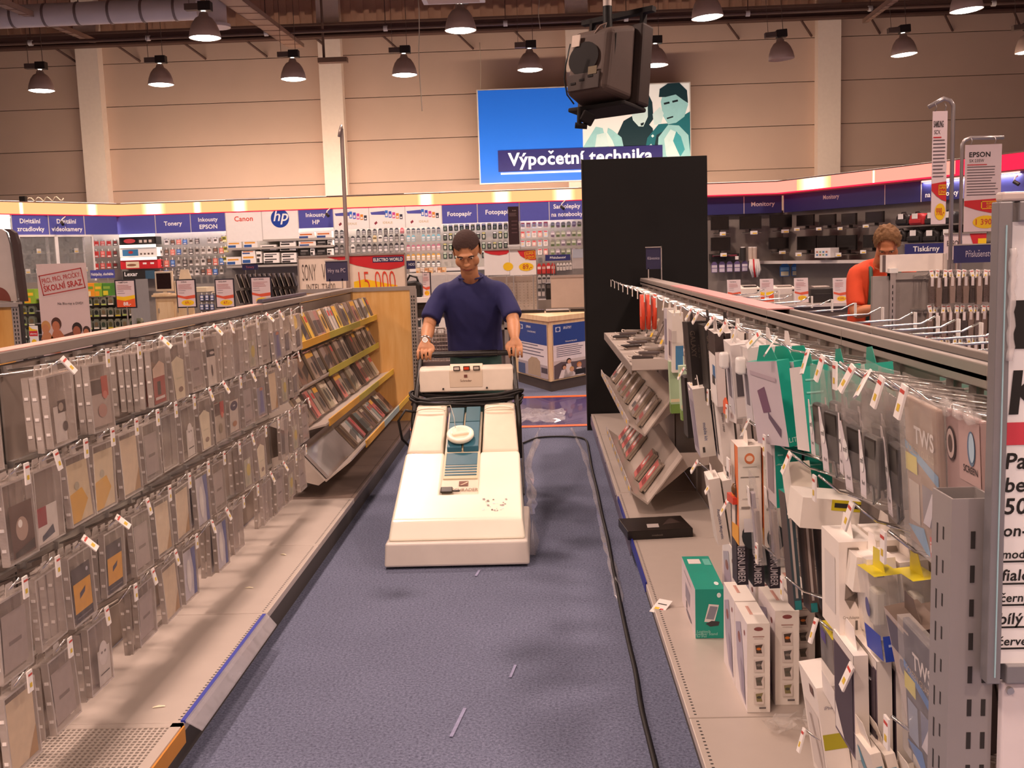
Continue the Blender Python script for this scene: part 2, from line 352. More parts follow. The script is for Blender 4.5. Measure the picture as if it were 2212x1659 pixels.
for u, v, lab, on in ((90, 196, 'lit bell pendant lamp furthest left in the far row', 1), (348, 183, 'lit bell pendant lamp second from left in the far row', 1), (634, 171, 'lit bell pendant lamp third from left in the far row', 1),
    (874, 162, 'lit bell pendant lamp in the far row left of the blue sign', 1), (1145, 151, 'lit bell pendant lamp right above the blue sign', 1), (1416, 141, 'lit bell pendant lamp half hidden behind the hanging television', 1),
    (1688, 128, 'unlit bell pendant lamp in the far row', 0), (1953, 118, 'lit bell pendant lamp in the far row right of the unlit one', 1), (2222, 112, 'lit bell pendant lamp cut off at the right edge', 1)):
    lamp(aty(u, v, 19), lab, g, on, 0 if u < 1500 else -4)
for u, v, lab in ((443, 82, 'lit bell pendant lamp furthest left in the nearer row, beside the duct'), (995, 66, 'lit bell pendant lamp in the nearer row, second from left'), (1528, 38, 'lit bell pendant lamp in the nearer row right of the television'), (2088, 22, 'lit bell pendant lamp at the upper right corner')):
    lamp(aty(u, v, 15.3), lab, g, True, 0 if u < 1500 else -4)
zl = aty(995, 66, 15.3).z
for i, y in enumerate((11.6, 7.9, 4.2, .5, -2.6, -5.4)):
    for j, x in enumerate((-8.9, -5.2, -1.5, 2.5, 6.3, 10)): lamp((x, y, zl), 'lit pendant lamp above the picture, %s row forward, %s from the left' % (ORD[i], ORD[j]), 'pendant lamps outside the picture')
# ================================================================== wall units with the lit canopy
SGX = [(-60, 19.3), (255, 21.9), (1692, 21.7), (2330, 15.6)]
PL = [aty(u, 480, y) for u, y in SGX]
class Plane:       # vertical plane through two floor points, shifted d towards the shop
    def __init__(s, a, b, d=0.):
        s.t = Vector((b.x - a.x, b.y - a.y, 0)).normalized(); s.n = Vector((s.t.y, -s.t.x, 0)); s.o = Vector((a.x, a.y, 0)) + s.n*d
        s.rot = Matrix.Rotation(math.atan2(s.t.y, s.t.x), 4, 'Z')
    def hit(s, u, v): r = ray(u, v); k = (s.o - CAMP).dot(s.n)/r.dot(s.n); return CAMP + r*k
    def M(s, u, v): return Matrix.Translation(s.hit(u, v)) @ s.rot
    def size(s, u0, v0, u1, v1): return abs((s.hit(u1, v0) - s.hit(u0, v0)).dot(s.t)), abs(s.hit((u0+u1)/2, v1).z - s.hit((u0+u1)/2, v0).z)
class YP(Plane):
    def __init__(s, y): Plane.__init__(s, Vector((0, y, 0)), Vector((1, y, 0)))
def wp(u, d): return Plane(PL[0], PL[1], d) if u < 255 else Plane(PL[1], PL[2], d) if u < 1692 else Plane(PL[2], PL[3], d)
BANDO = mat_emit('lit_band_orange', 'ffae74', 1.22); BANDP = mat_emit('lit_band_pink', 'ff8f7c', 1.3); BANDR = mat_emit('lit_band_red', 'ff2848', 1.1); HOT = bpy.data.materials.new('lit_band_tube'); HOT.use_nodes = True
_nt = HOT.node_tree; _g = nn(_nt, 'ShaderNodeTexCoord'); _s = nn(_nt, 'ShaderNodeSeparateXYZ'); _c = nn(_nt, 'ShaderNodeValToRGB'); _e = nn(_nt, 'ShaderNodeEmission'); _e.inputs[1].default_value = 1.3
_c.color_ramp.elements[0].color = lin('ffb878'); _c.color_ramp.elements[1].color = lin('ffb878'); _m = _c.color_ramp.elements.new(.5); _m.color = (1.9, 1.6, 1.1, 1); _c.color_ramp.interpolation = 'EASE'
_nt.links.new(_g.outputs['Generated'], _s.inputs[0]); _nt.links.new(_s.outputs[0], _c.inputs[0]); _nt.links.new(_c.outputs[0], _e.inputs[0]); _nt.links.new(_e.outputs[0], _nt.nodes['Material Output'].inputs[0])
UNIT = mat('857d76', .55); UNITD = mat('7c736c', .6)
SEAM = mat('c4beb8', .4)
def unit(u0, u1, label, band, hot=(), pegs=True):
    P = wp((u0+u1)/2, 0); a = P.hit(u0, 480); b = P.hit(u1, 480); L = (b - a).dot(P.t); M_ = Matrix.Translation((a.x, a.y, 0)) @ P.rot
    t = thing('wall_unit', label, 'shelving', 'wall shelving units under the lit canopy', (a.x, a.y, 0))
    MB(M_).box(0, 0, 0, L, .04, 2.3, UNIT).build('back_panel', t)
    MB(M_).box(0, -.45, 0, L, .0, .16, UNITD).build('plinth', t)
    MB(M_).box(0, -.12, 2.6, L, .04, 2.64, UNITD).build('canopy_floor', t)
    m = MB(M_); m.box(.003, -.30, 2.635, L - .003, -.06, 2.86, band); c = m.build('light_band', t, .01)
    MB(M_).box(0, -.31, 2.86, L, .04, 2.88, mat('6b5248', .5)).build('canopy_top', t)
    MB(M_).box(.003, -.305, 2.628, L - .003, -.05, 2.642, BANDR).build('band_edge', t)
    for h0, h1 in hot: MB(M_).box(L*h0, -.306, 2.642, L*h1, -.302, 2.856, HOT).build('tube_glow', c)
    return t, M_, L
for k, (u0, u1, lab, band, hot) in enumerate((( -60, 104, 'wall unit under the lit canopy at the far left with the camera cabinets', BANDO, ((.5, .56),)), (104, 255, 'wall unit behind the standee with red packs', BANDO, ((.42, .58),)),
    (255, 488, 'wall unit below the toner and Epson ink signs', BANDO, ((.28, .5), (.75, .83))), (488, 721, 'wall unit holding white boxes below the white brand signs', BANDO, ((.1, .25),)),
    (721, 955, 'wall unit full of ink packs', BANDO, ((.8, .95),)), (955, 1262, 'wall unit with photo paper behind the worker in blue', BANDO, ((.36, .5), (.78, .94))),
    (1262, 1692, 'wall unit with screens, partly hidden by the tall black panel', BANDP, ()), (1692, 1912, 'wall unit with screens left of the red and black bags', BANDP, ((.28, .62),)),
    (1912, 2090, 'wall unit with laptop bags at the right', BANDP, ((.0, .03),)), (2090, 2330, 'wall unit at the far right edge of the picture', BANDR, ()))):
    unit(u0, u1, lab, band, hot)
def tubefix(P, a, b, z, lab, u):
    o = MB().cyl((a.x, a.y, z), (b.x, b.y, z), .015, mat('fff0e0', .4, emit=.7), n=6).build('light_tube'); tag(o, lab + (' at the far left' if u < 100 else ' above the toner packs' if u < 500 else ' above the ink and paper packs' if u < 1000 else ' behind the tall black panel' if u < 1500 else ' above the screens' if u < 1900 else ' above the laptop bags'), 'light', 'canopy tubes')
# under-canopy tube lights (fitted behind the fascia), on the bright left and centre run
for u0, u1, pw in ((-40, 250, 30), (260, 720, 75), (725, 1250, 80), (1990, 2200, 10)):
    P = wp((u0+u1)/2, .14); a = P.hit(u0, 470); b = P.hit(u1, 470); c = (a + b)/2
    l = bpy.data.lights.new('canopy_tube', 'AREA'); l.shape = 'RECTANGLE'; l.size = (b - a).length; l.size_y = .08; l.energy = pw; l.color = (1, .86, .78)
    o = bpy.data.objects.new('canopy_tube', l); COL.objects.link(o); o.matrix_world = Matrix.Translation((c.x, c.y, 2.56)) @ P.rot @ RX(14); tubefix(P, a, b, 2.585, 'fluorescent tube run under the canopy', u0)
# tubes lying open on top of the canopy, washing the wall above
for u0, u1, pw in ((-40, 250, 26), (260, 720, 66), (725, 1250, 62), (1270, 1690, 50), (1700, 2080, 44)):
    P = wp((u0+u1)/2, .05); a = P.hit(u0, 430); b = P.hit(u1, 430); c = (a + b)/2
    l = bpy.data.lights.new('canopy_uplight', 'AREA'); l.shape = 'RECTANGLE'; l.size = (b - a).length; l.size_y = .1; l.energy = pw; l.color = (1, .74, .55)
    o = bpy.data.objects.new('canopy_uplight', l); COL.objects.link(o); o.matrix_world = Matrix.Translation((c.x + P.n.x*-.03, c.y - P.n.y*.03, 2.93)) @ P.rot @ RX(109); tubefix(P, a, b, 2.892, 'fluorescent tube run lying on the canopy', u0)
# category signs
def sign(u0, u1, lab, texts, m_=NAVY, z0=2.25, z1=2.625, tm=TXW, extra=None, d=.28):
    P = wp((u0+u1)/2, d); a = P.hit(u0, 480); b = P.hit(u1, 480); L = (b - a).dot(P.t); M_ = Matrix.Translation((a.x, a.y, 0)) @ P.rot
    t = thing('category_sign', lab, 'sign', 'category signs under the canopy', (a.x, a.y, z0))
    MB(M_).box(.004, -.012, z0, L - .004, .012, z1, m_).build('board', t, .003)
    MB(M_).box(-.008, -.016, z0, .008, -.004, z1, SEAM).build('divider', t)
    for st, z, h in texts:
        MB(M_).text(st, L/2, z, h, -.014, tm, .02, wmax=L*.88).build('lettering', t)
    if extra: extra(t, M_, L)
    return t
sign(24, 104, 'navy sign reading Digitální zrcadlovky', (('Digitální', 2.47, .085), ('zrcadlovky', 2.32, .085)))
sign(104, 181, 'navy sign reading Digitální videokamery', (('Digitální', 2.47, .085), ('videokamery', 2.32, .085)))
sign(181, 252, 'blank navy sign right of the videokamery sign', ())
sign(252, 336, 'blank navy sign left of the Tonery sign', ())
sign(336, 412, 'navy sign reading Tonery', (('Tonery', 2.40, .085),))
sign(412, 488, 'navy sign reading Inkousty EPSON', (('Inkousty', 2.46, .08), ('EPSON', 2.31, .085)))
CAN = mat('d8452a', .5, var=0)
def hpx(t, M_, L):
    z = 2.47; m = MB(M_).ell(L/2, z, .19, .19, -.0135, mat('1b3f9b', .4, var=0), 28); m.build('round_emblem', t)
    MB(M_).text('hp', L/2 + .01, z - .05, .22, -.0145, TXW, .01, skew=.25).build('lettering', t)
sign(488, 566, 'white sign with red Canon lettering', (('Canon', 2.44, .10),), WHITE, 2.02, 2.63, CAN)
sign(566, 645, 'white sign with a round blue hp emblem', (), WHITE, 2.02, 2.63, extra=hpx)
sign(645, 721, 'navy sign reading Inkousty HP', (('Inkousty', 2.48, .08), ('HP', 2.33, .085)))
def inkx(t, M_, L):
    m = MB(M_); m.poly([(.03, 2.53), (.32, 2.55), (.36, 2.47), (.05, 2.48)], -.0135, NAVY)
    for k, c in enumerate(('2f6fc8', '3a4ab8', 'c83f8c', 'd8882a', '2a2a3a')):
        x = .33 + k*.075; m.rect(x, 2.42 - k*.012, x + .06, 2.56 - k*.022, -.0135, mat(c, .5, var=0)).rect(x + .012, 2.44 - k*.012, x + .048, 2.50 - k*.02, -.0142, PAPER)
    m.poly([(.1, 2.31), (.15, 2.35), (.17, 2.31), (.12, 2.27)], -.0135, mat('8a2a3a', .5)); m.build('printed_picture', t)
    MB(M_).text('IDEALE', .38, 2.29, .045, -.0135, mat('b89a4a', .5, var=0)).build('lettering', t)
for u0, u1, w in ((721, 798, 'leftmost'), (798, 876, 'middle one'), (876, 955, 'rightmost')):
    sign(u0, u1, 'white panel with printed ink bottles, %s of three' % w, (), WHITE, 2.2, 2.63, extra=inkx)
sign(955, 1032, 'navy sign reading Fotopapír, the left one of two', (('Fotopapír', 2.40, .085),))
sign(1032, 1123, 'navy sign reading Fotopapír, beside the dark hanging banner', (('Fotopapír', 2.41, .09),))
sign(1123, 1187, 'blank navy sign between the dark banner and the Samolepky sign', ())
sign(1187, 1264, 'navy sign reading Samolepky na notebooky', (('Samolepky', 2.48, .085), ('na notebooky', 2.32, .085)))
sign(1520, 1607, 'dark navy sign touching the tall black panel', (), NAVYD, d=.1)
sign(1607, 1689, 'dark navy sign reading Monitory, nearest the black panel', (('Monitory', 2.40, .085),), NAVYD, tm=mat('c9c2bc', .6, var=0), d=.1)
sign(1694, 1912, 'wide dark navy sign reading Monitory above the row of screens', (('Monitory', 2.44, .08),), NAVYD, tm=mat('c9c2bc', .6, var=0), d=.1)
sign(1912, 1990, 'blank dark navy sign right of the wide Monitory sign', (), NAVYD, d=.1)
sign(1990, 2080, 'navy sign reading Brašny na notebooky', (('Brašny', 2.47, .085), ('na notebooky', 2.32, .085)), NAVYD, d=.1)
sign(2080, 2260, 'blank blue sign at the right edge of the picture', (), NAVY, d=.1)
t = sign(-60, 22, 'white glowing panel at the left end of the canopy', (), mat_emit('lit_panel', 'fff4ea', 1.6))
# little spotlights clipped to the canopy
for u, v in ((133, 480), (705, 462), (1212, 446), (2190, 392)):
    P = wp(u, .5); p = P.hit(u, v); q = wp(u, .3).hit(u + 8, v - 12); m = MB(); m.cyl(p, p + Vector((.05, -.06, -.05)), .03, DARK, n=8)
    t = thing('clip_spotlight', {133: 'small spotlight arm in front of the videokamery sign', 705: 'small spotlight arm in front of the Inkousty HP sign', 1212: 'small spotlight arm above the Samolepky sign', 2190: 'small spotlight arm at the right edge blue sign'}[u], 'spotlight', 'canopy spotlights', p)
    m.build('head', t); MB().tube([q, p + Vector((.02, 0, .06)), p], .012, WHITE, n=5).build('arm', t)
# clutter on top of the canopy
p = wp(50, .1).hit(50, 440); t = thing('power_adapter', 'black adapter with a pale cable coil on the canopy, far left', 'adapter', loc=p)
MB().box(p.x - .05, p.y - .05, 2.88, p.x + .07, p.y + .05, 2.99, BLACK).build('brick', t, .01)
MB().tube([(p.x + .1 + .03*k, p.y - .02*math.cos(k), 2.92 + .04*math.sin(k*1.1)) for k in range(24)], .012, mat('e3d3b8', .6), n=5).build('cable', t)
for u, L, lab in ((535, .9, 'white strip lying on the canopy above the Canon sign'), (790, 1.6, 'dark strip lying on the canopy above the ink panels')):
    p = wp(u, .1).hit(u, 436); tag(MB().box(p.x - L/2, p.y - .05, 2.88, p.x + L/2, p.y + .02, 2.91 if u < 600 else 2.90, WHITE if u < 600 else DARK).build('canopy_strip'), lab, 'strip')
# ------------------------------------------------------------------ small hanging packs (unit size 1 x 1, hung from the top)
CLB = mat_clear('blister_far', 'a8a29c', .22)
def bgpack(name, card, win, lab=None, shape='card'):
    m = MB()
    if shape == 'card':
        m.box(-.5, -.1, -1, .5, .0, 0, CLB); m.box(-.46, -.13, -.97, .46, -.02, -.2, card); m.rect(-.3, -.62, .3, -.3, -.135, win)
        m.rect(-.3, -.9, .3, -.75, -.135, lab or PAPER); m.box(-.1, -.03, -.2, .1, -.01, .08, TXW)
    elif shape == 'bag':
        m.prism([(-.45, -1), (.45, -1), (.5, -.25), (.2, 0), (-.2, 0), (-.5, -.25)], 'y', -.12, 0, card)
        m.rect(-.4, -.55, .4, -.3, -.125, win); m.rect(-.38, -.95, .38, -.62, -.125, lab or PAPER)
    elif shape == 'pouch':
        m.prism([(-.45, -1), (.45, -1), (.5, -.5), (.42, 0), (-.42, 0), (-.5, -.5)], 'y', -.12, 0, card)
        m.rect(-.36, -.22, .36, -.05, -.125, win); m.ell(0, -.58, .28, .26, -.125, lab or PAPER, 10)
    elif shape == 'box':
        m.box(-.5, -.6, -1, .5, 0, 0, card); m.rect(-.45, -.95, .1, -.6, -.605, win); m.rect(-.4, -.45, .35, -.25, -.605, lab or win)
    return Proto(name, m.mesh(name, 0))
def c_(h): return mat(h, .5, var=.06)
BP = {}
def bp(name, card, win, lab=None, shape='card'):
    k = (name, card, win, lab, shape)
    if k not in BP: BP[k] = bgpack(name, c_(card), c_(win), c_(lab) if lab else None, shape)
    return BP[k]
def put(P, proto, u0, v0, u1, v1, label, cat, group=None, depth=.06, extra=None):
    w, h = P.size(u0, v0, u1, v1); M_ = P.M((u0 + u1)/2, v0) @ S(w, depth, h)
    return proto.place(M_ if extra is None else M_ @ extra, label, cat, group)
def row(d, u0, u1, n, v0, v1, protos, label, cat, group, fill=.82, skip=(), depth=.06, tilt=0):
    st = (u1 - u0)/n
    for k in range(n):
        if k in skip: continue
        u = u0 + st*k; P = wp(u, d) if not isinstance(d, Plane) else d
        dv = -.035*(u - u0)
        pr = protos[k % len(protos)] if not callable(protos) else protos(k)
        lb = label(k) if callable(label) else (label.replace('#', ORD[min(k, 23)]) if '#' in label else label)
        put(P, pr, u, v0 + dv + R.uniform(-.5, .5), u + st*fill, v1 + dv + R.uniform(-.7, .7), lb, cat, group, depth)
def pegs(d, u0, u1, n, v, lab): pass
D1 = .14
# red packs right of the cabinets
for r, (v0, v1) in enumerate(((519, 532), (540, 557), (566, 582))):
    row(D1, 202, 256, 4, v0, v1, [bp('card_pack', 'd04a44', 'c8302c'), bp('card_pack', 'd04a44', 'e8a098'), bp('card_pack', 'b84440', 'c8302c'), bp('card_pack', '4a4440', '7a2a28')], '# small pack, %s row of red packs by the camera cabinets' % ORD[r], 'pack', 'red memory card packs', .78)
# pegs under Tonery / Epson
cy = [bp('card_pack', 'b8b0a8', '6a625a'), bp('card_pack', 'd8d0c8', '4a4440'), bp('card_pack', '4a3a34', '8a6a58'), bp('card_pack', 'd86a5a', 'e0a898'), bp('card_pack', '2a5aa8', '8ab0e0'), bp('card_pack', '9a948c', '5a544c'), bp('card_pack', '3a3634', 'a8a098'), bp('card_pack', '8a8078', '3a3634')]
for r, (v0, v1) in enumerate(((517, 530), (537, 552), (559, 577), (582, 598))):
    row(D1, 341, 486, 11, v0, v1, cy[r:] + cy[:r], '# toner pack from the left, %s row under the Tonery sign' % ORD[r], 'pack', 'packs under the Tonery and Epson signs', .8, skip=((0, 7) if r == 0 else ()))
for k, (u, v) in enumerate(((478, 508), (481, 530), (479, 552))):
    put(wp(480, D1), bp('card_pack', 'c8c040', '5a5a30'), u, v, u + 12, v + 15, 'yellow labelled pack, %s down at the right end of the toner pegs' % ORD[k], 'pack', 'yellow packs')
# shelf headers with photos, and the dark board below
def header(u0, v0, u1, v1, base, lab, fn):
    P = wp(300, .34); a = P.hit(u0, v1); w, h = P.size(u0, v0, u1, v1); M_ = Matrix.Translation(a) @ P.rot
    t = thing('shelf_header', lab, 'shelf', 'lit shelf headers beside the toner pegs', a); MB(M_).box(0, 0, 0, w, .3, h, base).build('panel', t, .004)
    m = MB(M_); fn(m, w, h); m.build('printed_picture', t)
    MB(M_).box(.02, -.03, h, w - .02, .02, h + .06, mat('fff6ee', .4, emit=.6)).build('light_strip', t)
def h1(m, w, h): m.ell(w*.28, h*.5, w*.16, h*.3, -.003, c_('c0444a'), 14); m.rect(w*.5, h*.15, w*.95, h*.85, -.003, c_('2a2422')); [m.rect(w*(.54 + .13*k), h*.25, w*(.62 + .13*k), h*.6, -.005, c_('cfc2b8')) for k in range(3)]
def h2(m, w, h): m.rect(w*.08, h*.12, w*.5, h*.8, -.003, c_('3a7aa8')); m.ell(w*.3, h*.5, .05, .03, -.005, c_('b83a3a')); [m.rect(w*(.55 + .1*k), h*.2, w*(.6 + .1*k), h*.4, -.003, c_('6a5a50')) for k in range(4)]
def h3(m, w, h): m.rect(w*.15, h*.12, w*.5, h*.85, -.003, c_('e8d8b8')); m.ell(w*.3, h*.45, .1, .025, -.005, c_('8a5a40')); m.rect(w*.6, h*.5, w*.7, h*.7, -.003, PAPER); m.rect(w*.8, h*.5, w*.9, h*.7, -.003, PAPER)
header(258, 513, 338, 530, BLACK, 'black shelf header with a red car picture', h1); header(259, 536, 340, 556, WHITE, 'white shelf header with a blue sea picture', h2); header(261, 563, 342, 582, RED, 'red shelf header with a cream picture', h3)
P = wp(300, .36); a = P.hit(266, 604); w, h = P.size(266, 586, 336, 604); M_ = Matrix.Translation(a) @ P.rot
t = thing('brand_board', 'dark board with large white Lexar lettering under the red header', 'sign', loc=a); MB(M_).box(0, 0, 0, w, .02, h, DARK).rect(w*.7, 0, w, h, -.003, c_('3a5a70')).build('board', t); MB(M_).text('Lexar', w*.26, h*.4, h*.48, -.004, TXW, .02, wmax=w*.5).build('lettering', t)
# glass cabinets with cameras
for i, (u0, u1) in enumerate(((38, 121), (121, 201))):
    P = wp(100, .42); a = P.hit(u0, 507); w, h = P.size(u0, 507, u1, 640); x = a - Vector((0, 0, h)); M_ = Matrix.Translation((x.x, x.y, 0)) @ P.rot; z1 = a.z
    t = thing('glass_cabinet', 'white framed glass cabinet with cameras, %s one' % ('left' if i == 0 else 'right'), 'cabinet', 'glass camera cabinets', (x.x, x.y, 0))
    m = MB(M_); [m.box(x0, y0, .2, x0 + .035, y0 + .035, z1, WHITE) for x0 in (0, w - .035) for y0 in (0, .32)]; m.box(0, 0, z1 - .04, w, .36, z1, WHITE); m.box(0, 0, .0, w, .36, .8, UNIT); m.build('frame', t)
    MB(M_).box(.035, .008, .8, w - .035, .014, z1 - .04, GLASS).build('pane', t); MB(M_).box(.03, .34, .8, w - .03, .355, z1 - .04, UNITD).build('back_panel', t)
    for z in (1.15, 1.5, 1.88): MB(M_).box(.03, .03, z, w - .03, .33, z + .012, GLASS).build('shelf', t)
    for s_, z in enumerate((1.162, 1.512, 1.892)):
        for k in range(3 if s_ < 2 else 1):
            cx = w*(.22 + .27*k) if s_ < 2 else w*.55
            c = thing('camera', '%s camera from the left on the %s shelf of the %s glass cabinet' % (ORD[k], ('lower', 'middle', 'top')[s_], ('left', 'right')[i]), 'camera', 'cameras in the glass cabinets', M_ @ Vector((cx, .18, z)))
            q = M_ @ T(cx, .18, z)
            MB(q).box(-.06, -.03, 0, .06, .03, .075, DARK).box(-.02, -.025, .075, .02, .02, .1, DARK).build('body', c, .006); MB(q).cyl((0, -.03, .04), (0, -.08, .04), .03, BLACK, n=12).build('lens', c)
            pt = MB(q).box(-.045, -.13, 0, .045, -.125, .09, PAPER).rect(-.035, .01, .035, .04, -.131, YEL).build('price_card'); tag(pt, 'white price card before the %s camera, %s shelf, %s glass cabinet' % (ORD[k], ('lower', 'middle', 'top')[s_], ('left', 'right')[i]), 'price card', 'cabinet price cards')
# white boxes on shelves under Canon / hp / Inkousty HP
SHG = mat('7a706a', .5)
wbx = [bp('toner_box', 'ece8e2', '2f5a9a', 'e0a038', 'box'), bp('toner_box', 'f0ece6', '3a3634', '3a3634', 'box'), bp('toner_box', 'e8e4de', '2a4a8a', 'c86a2a', 'box'), bp('toner_box', '1f1c1b', '4a4644', '8a8682', 'box')]
for v, u0, u1, k in ((537, 490, 721, 'upper'), (575, 490, 721, 'lower'), (518, 568, 721, 'top')):
    P = wp(600, .30); a = P.hit(u0, v); w, _ = P.size(u0, v, u1, v); M_ = Matrix.Translation(a) @ P.rot
    t = thing('wall_shelf', '%s grey shelf carrying white toner boxes under the brand signs' % k, 'shelf', loc=a); MB(M_).box(0, 0, -.025, w, .3, 0, SHG).build('board', t); MB(M_).box(0, -.012, -.04, w, 0, .005, mat('a8a29a', .4)).build('price_rail', t)
k = 0; BXC = {}
for u0, v0, u1, v1, b in ((496, 507, 526, 521, 0), (496, 521, 526, 536, 0), (531, 505, 560, 519, 2), (530, 519, 560, 535, 0), (568, 506, 603, 517, 1), (567, 529, 601, 541, 1), (609, 520, 643, 530, 1), (609, 530, 643, 541, 1), (648, 502, 683, 516, 2), (686, 500, 720, 515, 2),
    (649, 520, 686, 533, 2), (688, 518, 709, 533, 3), (711, 518, 722, 531, 1), (652, 537, 672, 551, 3), (674, 535, 683, 551, 1), (688, 538, 708, 550, 3), (710, 537, 721, 551, 1), (494, 555, 525, 572, 0), (527, 541, 556, 549, 2), (527, 549, 557, 569, 0), (558, 543, 569, 568, 1), (574, 546, 607, 556, 1), (574, 556, 607, 568, 1), (612, 546, 644, 556, 1), (612, 556, 644, 567, 1)):
    zz = ('top', 'middle', 'lower')[0 if v0 < 515 else 1 if v0 < 540 else 2]
    k += 1; BXC[(zz, u0 > 565, u0 > 645, b)] = BXC.get((zz, u0 > 565, u0 > 645, b), -1) + 1; nth = ORD[BXC[(zz, u0 > 565, u0 > 645, b)]]; side = 'under Canon' if u0 < 565 else 'under hp' if u0 < 646 else 'under Inkousty HP'
    put(wp(600, .12), wbx[b], u0, v0, u1, v1, '%s %s toner box with %s, %s %s' % (nth, 'black' if b == 3 else 'white', ('blue and orange print', 'a dark slot', 'blue band and orange tab', 'grey print')[b], ('at %d degrees tilt ' % 0) if 0 else zz + ' shelf', side), 'box', 'toner boxes on the wall shelves', .28)
# ink packs
ink = bp('ink_pack', '2b2a30', 'b8b4b4', 'd8d4d0', 'bag'); ink2 = bp('ink_pack', '3a3634', '8a8682', 'a8a29c', 'bag'); inkw = bp('ink_pack', 'e8e4de', '4a4644', 'c8c0b8', 'bag'); inky = bp('ink_pack', 'c8b488', '6a5a3a', 'e0d8c0', 'bag'); inkr = bp('ink_pack', 'd8606a', 'e8b0b0', 'd0888c', 'bag')
for r, (v0, v1) in enumerate(((497, 510), (511, 526), (529, 547))):
    row(.16, 722, 876, 13, v0, v1, (lambda k, r=r: inkr if (r == 0 and k == 12) else inkw if (r, k) in ((1, 8), (2, 3), (2, 2)) else inky if (r, k) == (1, 7) else ink2 if (k + r) % 3 == 0 else ink), '# pack from the left in the %s row of dark ink packs' % ORD[r], 'pack', 'dark ink packs', .74, skip=((2, 3) if r == 0 else ()))
for r, (v0, v1, cc, nm, sk) in enumerate(((493, 506, '3f4a58', 'grey', ()), (508, 522, '6aa6b8', 'cyan', (2,)), (529, 543, 'b86a80', 'magenta', ()), (549, 563, 'c8963c', 'yellow', ()), (566, 578, '33343c', 'black', ()))):
    row(.16, 878, 954, 7, v0, v1, [bp('ink_pack', cc, 'd8d4d0', 'b8b4b0', 'bag')], '# pack from the left in the row of %s ink packs' % nm, 'pack', '%s ink packs' % nm, .74, skip=sk)
ph = [bp('photo_paper', '26382e', 'c8d0c0', '9aa890', 'pouch'), bp('photo_paper', '1f1f22', 'd8d8d4', '6a7868', 'pouch'), bp('photo_paper', '2f3a30', 'd0c880', 'b8b8a8', 'pouch')]
for r, (v0, v1) in enumerate(((486, 500), (504, 520), (526, 541), (545, 560))):
    row(.16, 957, 1100, 12, v0, v1, ph[r % 3:] + ph[:r % 3], '# pack from the left, %s row of dark photo paper' % ORD[r], 'pack', 'photo paper packs', .72, skip=(() if r == 0 else (8,) if r == 1 else (5, 6)))
rw = [bp('card_wallet', 'e8e0d8', 'd03438', 'c8c0b8', 'pouch'), bp('card_wallet', 'd8a8a0', 'd03438', 'e8e0d0', 'pouch'), bp('card_wallet', 'c8d0d8', 'c8303a', 'e0c8a0', 'pouch')]
gn = [bp('sticker_pack', '9aa088', 'c8c8b8', '6a7a50', 'bag'), bp('sticker_pack', 'a89aa0', 'd8d0d0', '6a5a68', 'bag'), bp('sticker_pack', '8a8a78', 'b8b8a0', '4a5a38', 'bag')]
for r, (v0, v1) in enumerate(((481, 493), (500, 514), (520, 533), (539, 552))):
    row(.16, 1124, 1186, 5, v0, v1, rw[r % 3:] + rw[:r % 3], '# pack from the left in the %s row of red and white packs' % ORD[r], 'pack', 'red and white packs', .8)
    row(.16, 1189, 1258, 6, v0 - 1, v1 - 1, gn[r % 3:] + gn[:r % 3], '# sticker pack from the left, %s row under the Samolepky sign' % ORD[r], 'pack', 'laptop sticker packs', .8)
# lower shelf edge with goods along the centre of the wall
for u0, u1, v, lab in ((885, 1060, 582, 'white edged wall shelf below the ink packs behind the worker'), (1535, 1900, 566, 'long pale shelf edge under the screens')):
    P = wp((u0 + u1)/2, .42); a = P.hit(u0, v); w, _ = P.size(u0, v, u1, v); M_ = Matrix.Translation(a) @ P.rot
    t = thing('wall_shelf', lab, 'shelf', loc=a); MB(M_).box(0, 0, -.03, w, .4, 0, WHITE).build('board', t); MB(M_).box(0, -.012, -.05, w, 0, .01, mat('d8d2cc', .4)).build('price_rail', t)
# ------------------------------------------------------------------ screens on the right
scr = MB().box(-.5, -.045, -.5, .5, 0, .5, mat('1a1412', .35)).rect(-.46, -.42, .46, .46, -.047, mat('120d0c', .2)).mesh('monitor_screen')
std = MB().cyl((0, .02, -.5), (0, .02, -.72), .05, DARK, n=8).prism([(-.28, -.08), (.28, -.08), (.34, .05), (-.34, .05)], 'z', -.78, -.72, DARK).mesh('stand')
LT = mat('f0ece8', .6, var=0)
def screen(u0, v0, u1, v1, lab, d=.2, tagged=True):
    P = wp((u0+u1)/2, d); w, h = P.size(u0, v0, u1, v1); c = P.hit((u0+u1)/2, (v0+v1)/2); M_ = Matrix.Translation(c) @ P.rot @ S(w, 1, h)
    o = bpy.data.objects.new('monitor', scr); COL.objects.link(o); o.matrix_basis = M_; tag(o, lab, 'monitor', 'screens on the wall units')
    s_ = bpy.data.objects.new('stand', std); COL.objects.link(s_); s_.parent = o
    q = Matrix.Translation(c) @ P.rot
    sh = thing('monitor_shelf', 'small ledge under the ' + lab.replace('black screen', 'screen'), 'shelf', 'screen ledges', q @ Vector((0, 0, -h*.8)))
    MB(q).box(-w*.42, -.24, -h*.82, w*.42, .05, -h*.79, UNITD).build('board', sh)
    MB(q).box(-w*.1, -.26, -h*.92, w*.22, -.25, -h*.66, PAPER).rect(0, -h*.88, w*.2, -h*.8, -.262, YEL).build('price_card', sh)
for k, (u0, v0, u1, v1) in enumerate(((1535, 468, 1574, 497), (1597, 467, 1644, 495), (1662, 464, 1712, 492), (1724, 464, 1760, 488), (1773, 463, 1807, 487), (1821, 461, 1852, 486), (1873, 457, 1911, 481))):
    screen(u0, v0, u1, v1, '%s black screen from the left in the upper row of screens' % ORD[k])
